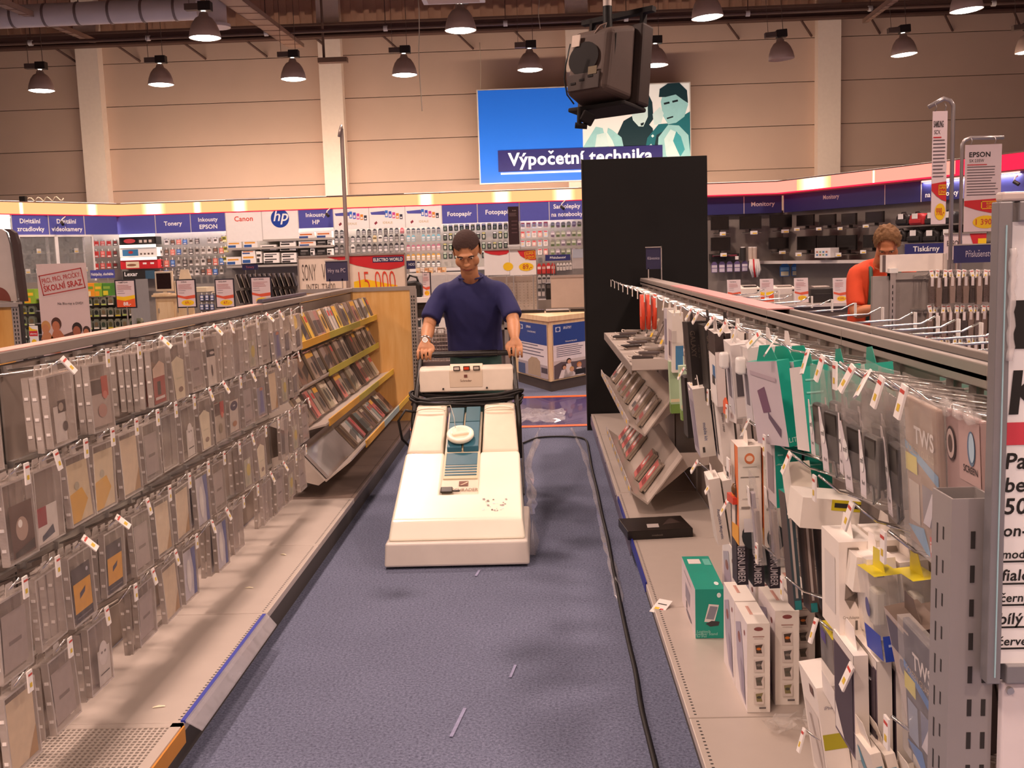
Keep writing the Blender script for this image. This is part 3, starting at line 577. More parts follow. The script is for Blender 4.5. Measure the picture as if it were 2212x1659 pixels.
for k, (u0, v0, u1, v1) in enumerate(((1535, 513, 1577, 542), (1660, 513, 1703, 538), (1725, 510, 1766, 540), (1768, 509, 1809, 539), (1812, 508, 1852, 540), (1868, 507, 1905, 535))):
    screen(u0, v0, u1, v1, '%s black screen from the left in the lower row of screens' % ORD[k])
# bags
def bag(u0, v0, u1, v1, col, lab):
    P = wp(u0, .2); w, h = P.size(u0, v0, u1, v1); c = P.hit((u0+u1)/2, v1); M_ = Matrix.Translation(c) @ P.rot
    t = thing('laptop_bag', lab, 'bag', 'laptop bags on the right wall unit', c); mm = c_(col)
    MB(M_).prism([(-w*.5, 0), (w*.5, 0), (w*.48, h*.8), (w*.3, h), (-w*.3, h), (-w*.48, h*.8)], 'y', -.1, .1, mm).build('body', t, .03)
    MB(M_).tube([(-w*.18, -.05, h*.95), (-w*.14, -.05, h*1.12), (w*.14, -.05, h*1.12), (w*.18, -.05, h*.95)], .012, BLACK).build('handle', t)
    MB(M_).box(-w*.2, -.125, h*.55, w*.18, -.118, h*1.0, PAPER).build('swing_tag', t); MB(M_).box(-w*.4, -.13, h*.15, w*.4, -.1, h*.5, mm).build('pocket', t, .01)
for k, (u0, v0, u1, v1, cc, n) in enumerate(((1943, 462, 1971, 487, '26211f', 'black laptop bag with white tag, first in the upper bag row'), (1972, 461, 2003, 486, 'b82a2e', 'red laptop bag with white tag'), (2006, 459, 2036, 486, '2a2422', 'black laptop bag right of the red one'), (2040, 457, 2070, 486, '231f1e', 'black laptop bag behind the hanging banner pole'),
    (1938, 498, 1964, 522, '241f1d', 'black laptop bag first in the lower bag row'), (1967, 497, 2000, 524, '1f1b1a', 'wide black laptop bag in the lower bag row'), (2002, 497, 2036, 524, '231e1c', 'black laptop bag right of the wide one in the lower row'), (2040, 495, 2070, 522, '2a2523', 'last black laptop bag in the lower bag row'))):
    bag(u0, v0, u1, v1, cc, n)
for v, lab in ((489, 'dark shelf under the upper row of laptop bags'), (526, 'dark shelf under the lower row of laptop bags')):
    P = wp(2000, .3); a = P.hit(1930, v); w, _ = P.size(1930, v, 2110, v); M_ = Matrix.Translation(a) @ P.rot; tag(MB(M_).box(0, 0, -.025, w, .3, 0, UNITD).build('wall_shelf'), lab, 'shelf')
# hanging packs below the screens
pp = bp('purple_pack', '6a5a88', 'd8d0d8', 'c8c0cc', 'bag')
row(.3, 1536, 1618, 5, 566, 589, [pp], '# purple pack from the left beside the black panel', 'pack', 'purple packs under the screens', .86)
bl = bp('blue_pack', '2a6ab0', '7ab0e0', 'd8d0b0', 'bag')
for k, u in enumerate((1684, 1709, 1767, 1792)): put(wp(1690, .36), bl, u, 569 - k, u + 22, 597 - k, '%s blue pack from the left hanging under the screens' % ORD[k], 'pack', 'blue packs under the screens')
P = wp(1630, .36); p = P.hit(1632, 560); t = thing('cable_bunch', 'bunch of white packed cables hanging by the purple packs', 'cable', loc=p); 
for k in range(6): MB().tube([(p.x + .03*k - .1, p.y, p.z), (p.x + .04*k - .12, p.y - .04, p.z - .15 - .03*(k % 3)), (p.x + .02*k - .05, p.y - .02, p.z - .36 + .05*(k % 2))], .025, WHITE if k != 2 else RED, n=6).build('cable', t)
P = wp(1790, .36); c = P.hit(1795, 556); w, h = P.size(1777, 535, 1811, 556); M_ = Matrix.Translation(c) @ P.rot
t = thing('printed_box', 'white printed carton standing below the screens', 'box', loc=c); m = MB(M_).box(-w/2, -.2, 0, w/2, 0, h, WHITE); [m.rect(-w*.4 + w*.2*i, h*(.2 + .3*j), -w*.28 + w*.2*i, h*(.38 + .3*j), -.203, c_(('5a8ab8', 'b87a5a', '8aa878')[(i + j) % 3])) for i in range(4) for j in range(2)]; m.build('carton', t)
# small speakers on the shelf by the black panel
for k, u in enumerate((1605, 1621, 1630)):
    P = wp(u, .3); p = P.hit(u, 563); tag(MB().cyl(p, p + Vector((0, 0, .26)), .05 if k else .06, DARK if k == 0 else mat('c8b8a8'), n=12).cyl(p + Vector((0, 0, .26)), p + Vector((0, 0, .28)), .045, WHITE, n=12).build('speaker_can'), ('dark can speaker on the shelf by the black panel', 'beige can speaker left of its twin under the screens', 'beige can speaker right of its twin under the screens')[k], 'speaker')
# black boxes on that shelf
P = wp(1560, .3); a = P.hit(1536, 564); w, h = P.size(1536, 549, 1598, 564); M_ = Matrix.Translation(a) @ P.rot
for k in range(2):
    tag(MB(M_ @ T(w*.5*k, 0, 0)).box(0, 0, 0, w*.48, .3, h, BLACK).rect(w*.05, h*.6, w*.4, h*.85, -.003, c_('7a2a38')).rect(w*.34, h*.1, w*.46, h*.6, -.004, PAPER if k else BLACK).build('black_box'), ('black box with red print on the shelf, touching the black panel', 'black box with white tag on the shelf, right of its twin')[k], 'box')
# ================================================================== left hanging rack with slanted film shelves
LX, LF, RTOP = -1.66, -1.16, 1.335
BASEM = mat('c3b7ad', .35, .1, .04); PANEL = mat('97897f', .5, .15, .06); RAILM = mat('a0968e', .4, .3, .04); KICK = mat('4a4440', .6)
def base_shelf(t, x0, x1, y0, y1, z=.15, lipx=None):
    b = MB().box(min(x0, x1), y0 + .003, z - .03, max(x0, x1), y1 - .003, z, mat('7d6c62', .5) if (x0 < 0 and y0 > 6) else BASEM).build('base_shelf', t, .003)  # brown base below the film shelves, with the shade there put into the colour
    xe = x1; s = 1 if x1 > x0 else -1
    m = MB()
    for k in range(44): m.box(xe - s*.022 - .004, y0 + .02 + k*.0222, z + .0002, xe - s*.022 + .004, y0 + .026 + k*.0222, z + .0006, DARK)
    m.build('slot_row', b, kind='stuff')
    MB().box(min(xe - s*.05, xe - s*.03), y0, .0, max(xe - s*.05, xe - s*.03), y1, z - .03, KICK).build('kick_plate', t)
    return b
t = thing('peg_rack', 'grey peg rack with rows of clear cases and film shelves, left of the aisle', 'rack', loc=(LX, 5.6, 0))
yy = [2.09, 3.095, 4.105, 5.12, 6.14, 7.13, 8.12, 9.1]
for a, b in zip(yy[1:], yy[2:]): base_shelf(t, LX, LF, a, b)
# perforated nearest base shelf: a lattice
for x0, x1, y0, y1 in ((LX, LF, 1.1, 2.09), (LX, LF, 2.09, 3.095)):
    m = MB(); n = 27; k = 54
    for i in range(n + 1): x = x0 + (x1 - x0 - .03)*i/n; m.box(x - .0032, y0 + .03, .145, x + .0032, y1 - .03, .15, BASEM)
    for j in range(k + 1): y = y0 + .03 + (y1 - y0 - .06)*j/k; m.box(x0, y - .0032, .1452, x1 - .03, y + .0032, .1502, BASEM)
    m.box(x1 - .035, y0 + .003, .12, x1, y1 - .003, .151, BASEM); m.box(x0, y1 - .03, .12, x1, y1 - .003, .151, BASEM)
    m.build('perforated_base', t, kind='stuff'); MB().box(x0, y0, .02, x1 - .04, y1, .03, DARK).build('base_tray', t); MB().box(x1 - .05, y0, 0, x1 - .03, y1, .12, KICK).build('kick_plate', t)
# price strips on the base edge
STRIPC = mat_clear('clear_price_strip', 'c9c6cf', .35, .08)
MB().box(LF - .012, 3.10, .146, LF + .002, 4.08, .156, mat('3a45a8', .4)).build('price_strip', t); MB().hexa([(LF + .002, 3.1, .155), (LF + .004, 3.1, .15), (LF + .004, 4.09, .15), (LF + .002, 4.09, .155)], [(LF + .045, 3.12, .115), (LF + .047, 3.12, .11), (LF + .047, 4.07, .11), (LF + .045, 4.07, .115)], STRIPC).build('price_strip_cover', t)
MB().box(LF, 2.1, .09, LF + .006, 3.085, .145, mat('c8862a', .5)).build('price_strip', t)
for a, b in zip(yy, yy[1:]):
    if a > 6: continue
    for z0, z1 in ((.15, .72), (.725, 1.29)): MB().box(LX - .02, a + .004, z0, LX, b - .004, z1, PANEL).build('back_panel', t)
    for z in (.985, .665, .37): MB().box(LX, a + .01, z - .008, LX + .018, b - .01, z + .008, STEEL).build('hook_bar', t)
MB().box(LX - .02, 6.14, .15, LX, 9.1, 1.29, mat('8d7f74', .5)).build('back_panel', t)
for k, (a, b) in enumerate(zip(yy, yy[1:])):
    r = MB().box(LX - .06, a + .003, 1.30, LX + .02, b - .003, RTOP, RAILM).build('top_rail', t, .004)
    if a < 6: MB().box(LX - .055, a + .006, RTOP, LX + .018, b - .006, RTOP + .003, PINKTOP).build('rail_cover', r)
for y in yy[1:6]: MB().box(LX - .05, y - .018, 0, LX + .008, y + .018, 1.3, RAILM).box(LX + .008, y - .004, .2, LX + .0085, y + .004, 1.29, DARK).build('upright', t)
# wooden end panel with a perforated edge
ep = MB().box(LX - .45, 9.1, .14, LF + .02, 9.13, 1.30, WOOD).build('end_panel', t)
MB().box(LX - .45, 9.095, 1.30, LF + .07, 9.14, 1.335, RAILM).build('end_cap', ep)
m = MB().box(LF + .02, 9.09, .0, LF + .075, 9.14, 1.31, RAILM); e_ = m.build('end_upright', t)
m = MB()
for k in range(36):
    for q in (0, 1): m.box(LF + .03 + q*.02, 9.0885, .15 + k*.031, LF + .04 + q*.02, 9.0895, .168 + k*.031, DARK)
m.build('slot_row', e_, kind='stuff')
# brackets and slanted shelves:  back point (x, z), front point, lip
YS, YE = 6.16, 9.08
LIPY = mat('d9b23a', .5, var=.06); LIPG = mat('b6a83c', .5); LIPB = mat('9ab0ac', .5); LIPO = mat('d8a02c', .5)
SHELFD = [((-1.545, 1.235), (-1.475, 1.06), (-1.435, 1.085)), ((-1.545, .98), (-1.47, .81), (-1.43, .84)), ((-1.535, .745), (-1.44, .575), (-1.31, .605)), ((-1.50, .45), (-1.335, .26), (-1.17, .385))]
segs = [((6.17, 7.0, LIPO), (7.0, 8.2, LIPG), (8.2, 9.06, LIPY)), ((6.9, 8.0, LIPG), (8.0, 9.06, LIPG)), ((6.25, 7.3, LIPO), (7.3, 8.2, LIPG), (8.2, 9.06, LIPY)), ((6.7, 7.5, LIPO), (7.5, 8.3, LIPB), (8.3, 9.06, LIPY))]
ci = 0
CASEM = [mat_clear('film_case_%d' % k, c, .72, .12) for k, c in enumerate(('b9a58e', 'a08d80', 'c2b2a0', '8d7f76'))]
for si, (bk, fr, lp) in enumerate(SHELFD):
    s_ = MB().prism([bk, fr, (fr[0] + .004, fr[1] - .012), (bk[0], bk[1] - .012)], 'y', YS, YE, BASEM).prism([fr, lp, (lp[0], lp[1] - .012), (fr[0] + .004, fr[1] - .012)], 'y', YS, YE, BASEM).build('slanted_shelf', t)
    for a, b, lm in segs[si]:
        q = MB().box(lp[0] - .004, a, lp[1] - .03, lp[0] + .004, b, lp[1] + .015, lm).build('price_lip', s_)
    MB().prism([(LX, bk[1] - .05), bk, fr, (fr[0] - .04, fr[1] - .03), (LX, bk[1] - .14)], 'y', YS - .012, YS - .002, BASEM).build('bracket', t)
    MB().prism([(LX, bk[1] - .05), bk, fr, lp, (lp[0], fr[1] - .03), (LX, bk[1] - .16)], 'y', YE + .002, YE + .012, WOOD).build('side_plate', t)
    # film cases leaning on the shelf
    dv = Vector((bk[0] - fr[0], bk[1] - fr[1])); ang = math.degrees(math.atan2(dv.x, dv.y))    # lean of the face
    hgt = min(.19, dv.length*.98 + .0) if si else .19
    cols_ = [['d6b23c', 'c9a05a', 'd8b040', 'b9b0a8', 'a8746a', '6a5a54', 'c8bcb0', '9a8478'], ['8a6a50', '7a5a48', '9a8478', 'b0a090', '5a4a44', 'a08a78'], ['a89a88', 'b86a60', '8a7a6e', 'c4b6a4', '9a9078', '7c6c60'], ['5a6a68', 'c06060', '8a9a98', 'c8c0b8', '7a5a50', 'a88a78']][si]
    y = YS + (.02 if si < 3 else 1.0); n = 0
    while y < YE - .14:
        if (si, n) in ((1, 11), (2, 12)): y += .16; n += 1; continue
        wdt = .135; c = cols_[(n*5 + si) % len(cols_)]
        for q in range(2 if (n + si) % 3 else 3):
            off = q*.016
            key = ('film', c, (n + q) % 5)
            if key not in BP:
                m = MB().box(-.067, -.007, 0, .067, .007, .19, CASEM[(n + q) % 4]); pm = mat(c, .5, var=.25, scale=30)
                m2 = MB().box(-.06, -.0085, .006, .06, -.0075, .184, pm); v = (n + q) % 5
                dk = mat('%02x%02x%02x' % tuple(int(int(c[i:i+2], 16)*.5) for i in (0, 2, 4)), .5)
                if v == 0: m2.rect(-.05, .03, .05, .12, -.0092, dk)
                elif v == 1: m2.ell(0, .09, .035, .05, -.0092, dk, 12).rect(-.05, .15, .05, .175, -.0092, mat('d8c8b0', .5))
                elif v == 2: m2.poly([(-.055, .02), (.055, .06), (.055, .12), (-.055, .10)], -.0092, dk)
                elif v == 3: m2.rect(-.055, .01, -.02, .18, -.0092, dk).rect(0, .12, .05, .16, -.0092, mat('c03a34', .5))
                else: m2.rect(-.055, .145, .055, .18, -.0092, mat('e0a838', .5)).ell(.01, .07, .03, .045, -.0092, dk, 10)
                BP[key] = Proto('film_case', m.mesh('film_case'), (('cover_sheet', m2.mesh('cover_sheet')),))
            # frame: local x -> world +Y, local z -> up along the slope, front normal -> aisle
            up = Vector((dv.x, 0, dv.y)).normalized(); xx = Vector((0, 1, 0)); nrm = xx.cross(up)   # local +y = back
            if nrm.x > 0: nrm = -nrm
            Mx = Matrix(((xx.x, nrm.x, up.x), (xx.y, nrm.y, up.y), (xx.z, nrm.z, up.z))).to_4x4()
            pos = Vector((fr[0], y + wdt/2, fr[1])) + up*(.006 + R.uniform(0, .004)) - nrm*(.01 + off)
            ci += 1
            BP[key].place(Matrix.Translation(pos) @ Mx @ RY(R.uniform(-2.5, 2.5) if n != 9 else 9), '%s film case, %s stack from the near end on the %s slanted shelf' % (('backmost', 'second', 'front')[q], ORD[n], ('top', 'second', 'third', 'lowest')[si]), 'film case', 'film cases on the slanted shelves')
        y += wdt + R.choice((.012, .02, .03)); n += 1
# foggy plastic tray on the lowest slanted shelf
fr, bk = SHELFD[3][1], SHELFD[3][0]
m = MB().prism([(bk[0] + .006, bk[1] + .004), (fr[0] + .004, fr[1] + .006), (fr[0] + .02, fr[1] + .016), (bk[0] + .02, bk[1] + .016)], 'y', 6.18, 7.05, mat('a39a98', .15, coat=.6)); tag(m.build('acrylic_tray'), 'glossy grey acrylic tray with a red glare on the lowest slanted shelf', 'tray')
# ------------------------------------------------------------------ hooks with price tags
TAGM = mat('ece6e0', .5, var=.03); TAGR = mat('c4483c', .5); TAGY = mat('d8b83c', .5)
def hook_meshes(L, lift):
    w = MB(); z1 = lift
    w.tube([(-.006, 0, 0), (-.006, -L*.55, z1*.5), (-.006, -L*.85, z1*.8), (-.006, -L, z1 + .02)], .0033, CHROME, n=5); w.tube([(.008, 0, -.004), (.008, -L*.55, z1*.5 - .004), (.004, -L*.8, z1*.75)], .0024, CHROME, n=5)
    w.box(-.018, -.012, -.014, .018, .004, .014, STEEL)
    a = MB().box(-.012, -L - .012, z1 - .034, .012, -L - .008, z1 + .022, TAGM).rect(-.010, z1 + .008, .010, z1 + .014, -L - .0125, TAGR).rect(-.006, z1 - .022, .006, z1 - .010, -L - .0125, TAGY)
    return w.mesh('wire'), a.mesh('price_tag')
hm = {}
def hook(M_, L, lift, label, group, tilt=0, tagged=True, sub=None):
    k = (L, lift)
    if k not in hm: hm[k] = hook_meshes(L, lift)
    o = bpy.data.objects.new('display_hook', hm[k][0]); COL.objects.link(o); o.matrix_basis = M_; tag(o, label, 'hook', group)
    if tagged:
        c = bpy.data.objects.new('price_tag', hm[k][1]); COL.objects.link(c); c.parent = o
        if tilt: c.matrix_basis = T(0, -L, lift) @ RY(tilt*.6) @ RX(-abs(tilt)*.9) @ T(0, L, -lift)
    return o
# clear security cases: frame + insert
CASE = mat_clear('case_plastic', 'c8b8ae', .2, .1); RIB = mat_clear('case_edge', 'e2d8d0', .42, .08)
def mkcase(key, w, h, th, design):
    if key in BP: return BP[key]
    m = MB()
    m.box(-w/2, -th/2, -h, w/2, th/2, 0, CASE)
    e = .005
    for a, b, c, d in ((-w/2, -h, -w/2 + e, 0), (w/2 - e, -h, w/2, 0), (-w/2, -h, w/2, -h + e), (-w/2, -e, w/2, 0)): m.box(a, -th/2 - .001, b, c, th/2 + .001, d, RIB)
    for z in (-h*.28, -h*.55, -h*.8): m.box(-w/2 - .002, -th*.3, z - .004, -w/2 + .003, th*.3, z + .004, mat('efe8e2', .2))
    m.prism([(-.022, 0), (.022, 0), (.015, .028), (-.015, .028)], 'y', -.001, .001, RIB)
    parts = []
    if design:
        d = MB(); design(d, w, h, -th/2 + .003); parts.append(('insert_card', d.mesh('insert_card')))
    BP[key] = Proto('security_case', m.mesh('security_case'), parts); return BP[key]
def D(*ops):
    def fn(d, w, h, y):
        for i, (k, *a) in enumerate(ops):
            yy_ = y - .0006*i
            if k == 'r': d.rect(a[0]*w, -a[3]*h, a[2]*w, -a[1]*h, yy_, a[4] if not isinstance(a[4], str) else mat(a[4], .55, var=.12, scale=25))
            elif k == 'e': d.ell(a[0]*w, -a[1]*h, a[2]*w, a[3]*h, yy_, mat(a[4], .55), 16)
            elif k == 'p': d.poly([(x*w, -z*h) for x, z in a[0]], yy_, mat(a[1], .55))
            elif k == 't': d.text(a[0], a[1]*w, -a[2]*h, a[3]*h, yy_, mat(a[4], .55, var=0), .01, wmax=w*.8)
    return fn
DES = {'white card with dark picture': D(('r', -.3, .45, .15, .95, 'd9d0c8'), ('r', -.12, .38, .2, .55, '4a3a34'), ('e', 0, .47, .1, .06, 'b0a090'), ('e', .1, .75, .1, .07, '4a3f3a')),
 'red and grey picture': D(('r', -.42, .22, .42, .92, 'b9a79c'), ('r', -.4, .24, .05, .45, '5a4c44'), ('r', .05, .2, .35, .5, 'c05a48'), ('e', .18, .48, .11, .06, 'd08070'), ('e', 0, .7, .2, .1, 'b88a7c')),
 'red block card': D(('r', -.35, .42, .4, .97, 'a8483e'), ('p', [(-.35, .5), (.4, .5), (.4, .3), (.1, .22), (-.35, .34)], 'dcbfa8'), ('r', -.12, .58, .08, .82, '3a2422'), ('r', -.3, .85, .3, .9, 'e0d0c8')),
 'cream card': D(('p', [(-.4, .3), (0, .22), (.42, .32), (.3, .98), (-.3, .98)], 'ddd0b4'), ('e', .05, .82, .16, .05, '8a7060'), ('r', -.2, .6, .2, .63, 'c8c0a0')),
 'black headed card': D(('r', -.42, .28, .3, .98, 'd8ccc0'), ('r', -.4, .28, .28, .42, '2a2220'), ('e', .05, .35, .2, .03, 'c8b8b0'), ('e', -.05, .7, .06, .12, '5a4a44')),
 'blue grey picture': D(('r', -.4, .3, .4, .95, '8a8898'), ('p', [(-.2, .9), (.3, .9), (.2, .4), (0, .35)], '6a6a9a'), ('e', .1, .35, .2, .04, 'c07a60')),
 'yellow and cream picture': D(('r', -.44, .12, .44, .96, 'd8c4a0'), ('p', [(-.44, .55), (.1, .5), (.3, .7), (-.1, .96), (-.44, .96)], 'dca83c'), ('e', -.1, .45, .1, .06, 'b0a890')),
 'plain cream sheet': D(('r', -.42, .1, .42, .95, 'd9c3a4'), ('p', [(.1, .95), (.42, .6), (.42, .95)], 'b08a5c')),
 'faint grey sheet': D(('r', -.38, .2, .38, .9, 'a89a94'), ('r', -.2, .55, .2, .6, '7a6c68')),
 'skull like print': D(('r', -.1, .45, .44, .97, 'd0c8c0'), ('e', .15, .52, .2, .18, 'dcd4d0'), ('e', .08, .5, .04, .02, '7a706c'), ('e', .22, .5, .04, .02, '7a706c'), ('r', -.05, .8, .35, .82, '4a4440')),
 'red square picture': D(('r', -.4, .2, .4, .96, 'b4a494'), ('r', -.38, .22, .05, .45, '5a4038'), ('r', .05, .2, .38, .46, 'b8443a'), ('e', .2, .47, .1, .06, 'd87a68'), ('e', 0, .72, .14, .1, '8a7a60')),
 'dark round logo': D(('r', -.4, .3, .4, .96, 'cabdb0'), ('e', 0, .42, .34, .1, '3c3450'), ('r', -.1, .4, .1, .43, 'c8c0c0'), ('e', 0, .8, .2, .06, 'b07a50')),
 'bulb picture': D(('r', -.3, .3, .44, .95, '5a3e34'), ('e', .05, .62, .2, .15, 'b89c8c'), ('e', 0, .55, .07, .05, 'fff4ec'), ('p', [(-.25, .88), (.4, .8), (.4, .92), (-.25, .95)], '2a2220')),
 'red white blue card': D(('r', -.45, .5, .3, .98, 'dcd4cc'), ('r', -.45, .5, -.1, .75, '9a2a34'), ('p', [(-.3, .95), (-.3, .88), (.1, .78), (.15, .9)], '3a4458')),
 'yellow and black memory card print': D(('r', -.36, .2, .4, .98, '2c2834'), ('r', -.34, .42, .38, .84, 'e0a024'), ('p', [(-.12, .66), (.1, .6), (.14, .52), (-.1, .58)], '33304a'), ('e', .25, .3, .05, .03, 'b8b4c0'), ('r', -.3, .9, .3, .92, '6a6670')),
 'blue and white print': D(('r', -.42, .08, .42, .96, 'c4c0c8'), ('p', [(.1, .08), (.42, .08), (.42, .96), (.2, .96), (.25, .5)], '4a5c9a'), ('e', -.1, .55, .15, .3, 'e0dcd8')),
 'green yellow picture': D(('r', -.3, .35, .35, .95, 'b8b09a'), ('e', .1, .6, .2, .14, 'c8b460'), ('e', 0, .82, .15, .08, 'a8a890'), ('e', .1, .42, .1, .05, 'd8d0c8')),
 'dark handset print': D(('r', -.25, .42, .3, .9, '5c5456'), ('r', -.2, .46, .25, .85, '7c7476'), ('p', [(-.3, .42), (.3, .36), (.3, .42), (-.25, .46)], 'e8e0d8'))}
DN = list(DES)
CW, CHH, CT = .155, .205, .017
RL = RZ(90)
def lrow(ri, z_bar, lift, L, items, rowname):
    # items: (hook y, number of cases on the hook, front design, tag tilt)
    for n, (y, cnt, dz, tilt) in enumerate(items):
        zt = z_bar + lift
        M_ = T(LX + .016, y, z_bar) @ RL
        hook(M_, L, lift, '%s peg hook from the near end in the %s row of the left rack' % (ORD[n], rowname), 'peg hooks on the left rack', tilt)
        for q in range(cnt):
            f = (q == 0)
            dn = dz if f or R.random() < .25 else None
            sc = 1 + R.uniform(-.03, .03)
            pr = mkcase(('case', dn), CW, CHH, CT, DES.get(dn))
            x = LX + .016 + L - .03 - q*.024
            zz = z_bar + lift*(1 - q*.024/L) - .022
            pr.place(T(x, y + R.uniform(-.004, .004), zz) @ RL @ RY(R.uniform(-1.5, 1.5)) @ RX(R.uniform(-2, 2) - (1 if f else 0)) @ S(sc, 1, sc),
                ('clear case with %s, %s hook, %s row, left rack' % (dn or 'nothing in it', ORD[n], rowname)) if f else ('clear case %s behind the front one, %s hook, %s row, left rack' % (ORD[q - 1], ORD[n], rowname)), 'case', 'clear security cases on the left rack')
lrow(0, 1.278, .035, .31, [(2.45, 1, None, 0), (2.86, 3, DN[0], -35), (3.13, 4, DN[1], 0), (3.38, 0, None, 0), (3.62, 7, DN[2], -40), (3.82, 3, DN[3], 0), (4.02, 2, DN[8], 0), (4.22, 2, DN[4], -38), (4.42, 1, None, 20), (4.6, 4, None, 0), (4.83, 2, DN[16], 0), (5.05, 3, DN[8], -40), (5.28, 2, DN[5], -25), (5.5, 2, DN[17], 0), (5.75, 1, DN[17], 0)], 'top')
lrow(1, .985, .085, .31, [(2.58, 2, DN[12], 0), (2.75, 2, DN[13], -10), (2.93, 2, DN[6], 0), (3.12, 2, DN[6], 0), (3.31, 2, DN[7], 0), (3.5, 2, DN[8], 0), (3.68, 2, None, 0), (3.88, 4, DN[9], 0), (4.08, 2, DN[3], -15), (4.28, 3, DN[10], -25), (4.5, 2, DN[11], 0), (4.7, 2, DN[8], -20), (4.92, 2, DN[5], 0), (5.15, 3, DN[7], -20), (5.38, 2, DN[16], 0), (5.62, 2, DN[17], -10)], 'second')
lrow(2, .665, .125, .31, [(2.52, 3, DN[8], 0), (2.7, 1, None, 0), (2.9, 5, DN[14], -40), (3.14, 4, DN[14], -42), (3.36, 3, DN[8], -10), (3.56, 4, DN[7], 0), (3.77, 2, DN[7], 0), (3.99, 3, DN[15], 0), (4.2, 2, DN[8], 0), (4.42, 0, None, 0), (4.63, 3, DN[16], -10), (4.86, 2, DN[3], 0), (5.1, 0, None, 0), (5.33, 1, None, 0), (5.56, 2, DN[16], 0), (5.8, 2, DN[8], -10)], 'third')
lrow(3, .37, .18, .31, [(2.5, 3, DN[7], 0), (2.73, 4, DN[8], 0), (2.98, 4, DN[9], -5), (3.2, 0, None, 0), (3.36, 3, DN[8], -10), (3.58, 2, DN[7], -10), (3.8, 3, DN[15], 0), (4.0, 0, None, 20), (4.2, 3, DN[15], -20), (4.43, 2, None, 0), (4.66, 0, None, 0), (4.92, 2, None, -20), (5.18, 3, DN[8], -25), (5.42, 2, DN[16], 0), (5.66, 2, DN[8], 0)], 'lowest')
# paper scraps on the base shelf
for k, (u, v, a, lab) in enumerate(((343, 1527, 8, 'small white paper strip on the base shelf nearest the perforated part'), (538, 1270, -10, 'small white paper strip on the base shelf by the hanging cases'), (612, 1198, -35, 'small white paper scrap furthest back on the base shelf'))):
    p = atz(u, v, .152); tag(MB(Matrix.Translation(p) @ RZ(a)).add([(-.02, -.004, 0), (.02, -.003, .002), (.02, .004, .002), (-.02, .004, 0), (0, .002, .006)], [(0, 1, 4), (1, 2, 4), (2, 3, 4), (3, 0, 4)], mat('f4eccc', .6)).build('paper_scrap'), lab, 'paper scrap')
# small sign on the rack end
p = aty(728, 600, 9.0); t = thing('rack_sign', 'small dark blue sign reading Hry na PC on top of the left rack', 'sign', loc=p)
w = .19; MB().box(p.x - w/2, 9.0, 1.40, p.x + w/2, 9.012, 1.575, mat('3a3550', .5)).build('board', t); MB().text('Hry na PC', p.x, 1.475, .035, 8.997, mat('c8b8c0', .6, var=0), .0, wmax=w*.8).build('lettering', t)
for s_ in (-.07, .04): MB().box(p.x + s_, 9.0, 1.33, p.x + s_ + .01, 9.01, 1.42, STEEL).build('leg', t)
MB().box(p.x - w/2 - .004, 8.996, 1.57, p.x + w/2 + .004, 9.016, 1.58, STEEL).build('frame_top', t)
# ================================================================== tall black panel, television, big wall sign
t = thing('partition_panel', 'tall black panel closing the far end of the right rack', 'panel', loc=(.91, 9.25, 0))
MB().box(.39, 9.2, 0, 1.47, 9.26, 2.375, mat('0a0605', .9, var=.15, scale=6)).build('board', t, .004); MB().box(.385, 9.195, 0, .395, 9.265, 2.38, mat('1c1512', .5)).build('edge_strip', t)
MB().box(.45, 9.26, 0, .52, 9.6, .04, BLACK).build('foot', t); MB().box(1.34, 9.26, 0, 1.41, 9.6, .04, BLACK).build('foot', t)
# hanging television, seen from behind
tc_ = aty(1318, 145, 8.0); t = thing('television', 'dusty dark tube television hanging from the ceiling, seen from behind', 'television', loc=tc_)
TVM = mat('55443c', .75, var=.15, scale=5); TVD = mat('140d0b', .85); TVB = mat('362822', .7)
Mt = Matrix.Translation(tc_ + Vector((-.055, 0, .03))) @ RZ(-40) @ RX(-8) @ S(.78, .70, .95)
# local: back of set faces -y, screen faces +y
m = MB(Mt); m.hexa([(-.25, -.26, -.27), (.21, -.26, -.27), (.31, .12, -.31), (-.31, .12, -.31)], [(-.24, -.20, .22), (.20, -.20, .22), (.31, .12, .29), (-.31, .12, .29)], TVM); m.build('rear_housing', t, .045, 4)
m = MB(Mt); m.box(-.37, .12, -.33, .37, .32, .30, TVB); m.build('front_housing', t, .02)
MB(Mt).box(-.345, .318, -.27, .345, .325, .27, mat('0c0c10', .1)).build('screen', t, .01)
m = MB(Mt); m.ell(-.06, -.03, .175, .13, -.246, TVD, 24, M=T(0, -.003, 0) @ RX(-7)); m.build('rear_recess', t)
m = MB(Mt); m.box(-.22, -.268, -.25, .15, -.25, -.12, mat('3a2c26', .7)); m.build('connector_panel', t, .005)
for k in range(3): MB(Mt).box(-.18 + k*.1, -.274, -.2 + .02*k, -.12 + k*.1, -.268, -.185 + .02*k, TVD).build('socket', t)
MB(Mt).box(.02, -.272, -.14, .12, -.268, -.08, mat('6b5a3c', .6)).build('type_plate', t)
MB(Mt).box(-.21, -.25, .1, -.12, -.235, .19, mat('cbb8a8', .6)).build('white_label', t); MB(Mt).box(.225, -.14, -.24, .232, -.13, .18, BLACK, M=RZ(0)).build('vent_slot', t)
MB(Mt).box(-.32, -.1, -.37, .35, .3, -.335, TVD).build('tray', t, .01); 
for x in (-.3, .3): MB(Mt).box(x - .015, .18, .28, x + .015, .26, .42, TVD).build('bracket_arm', t)
MB(Mt).box(-.42, .18, .39, .42, .25, .43, TVD).build('yoke', t)
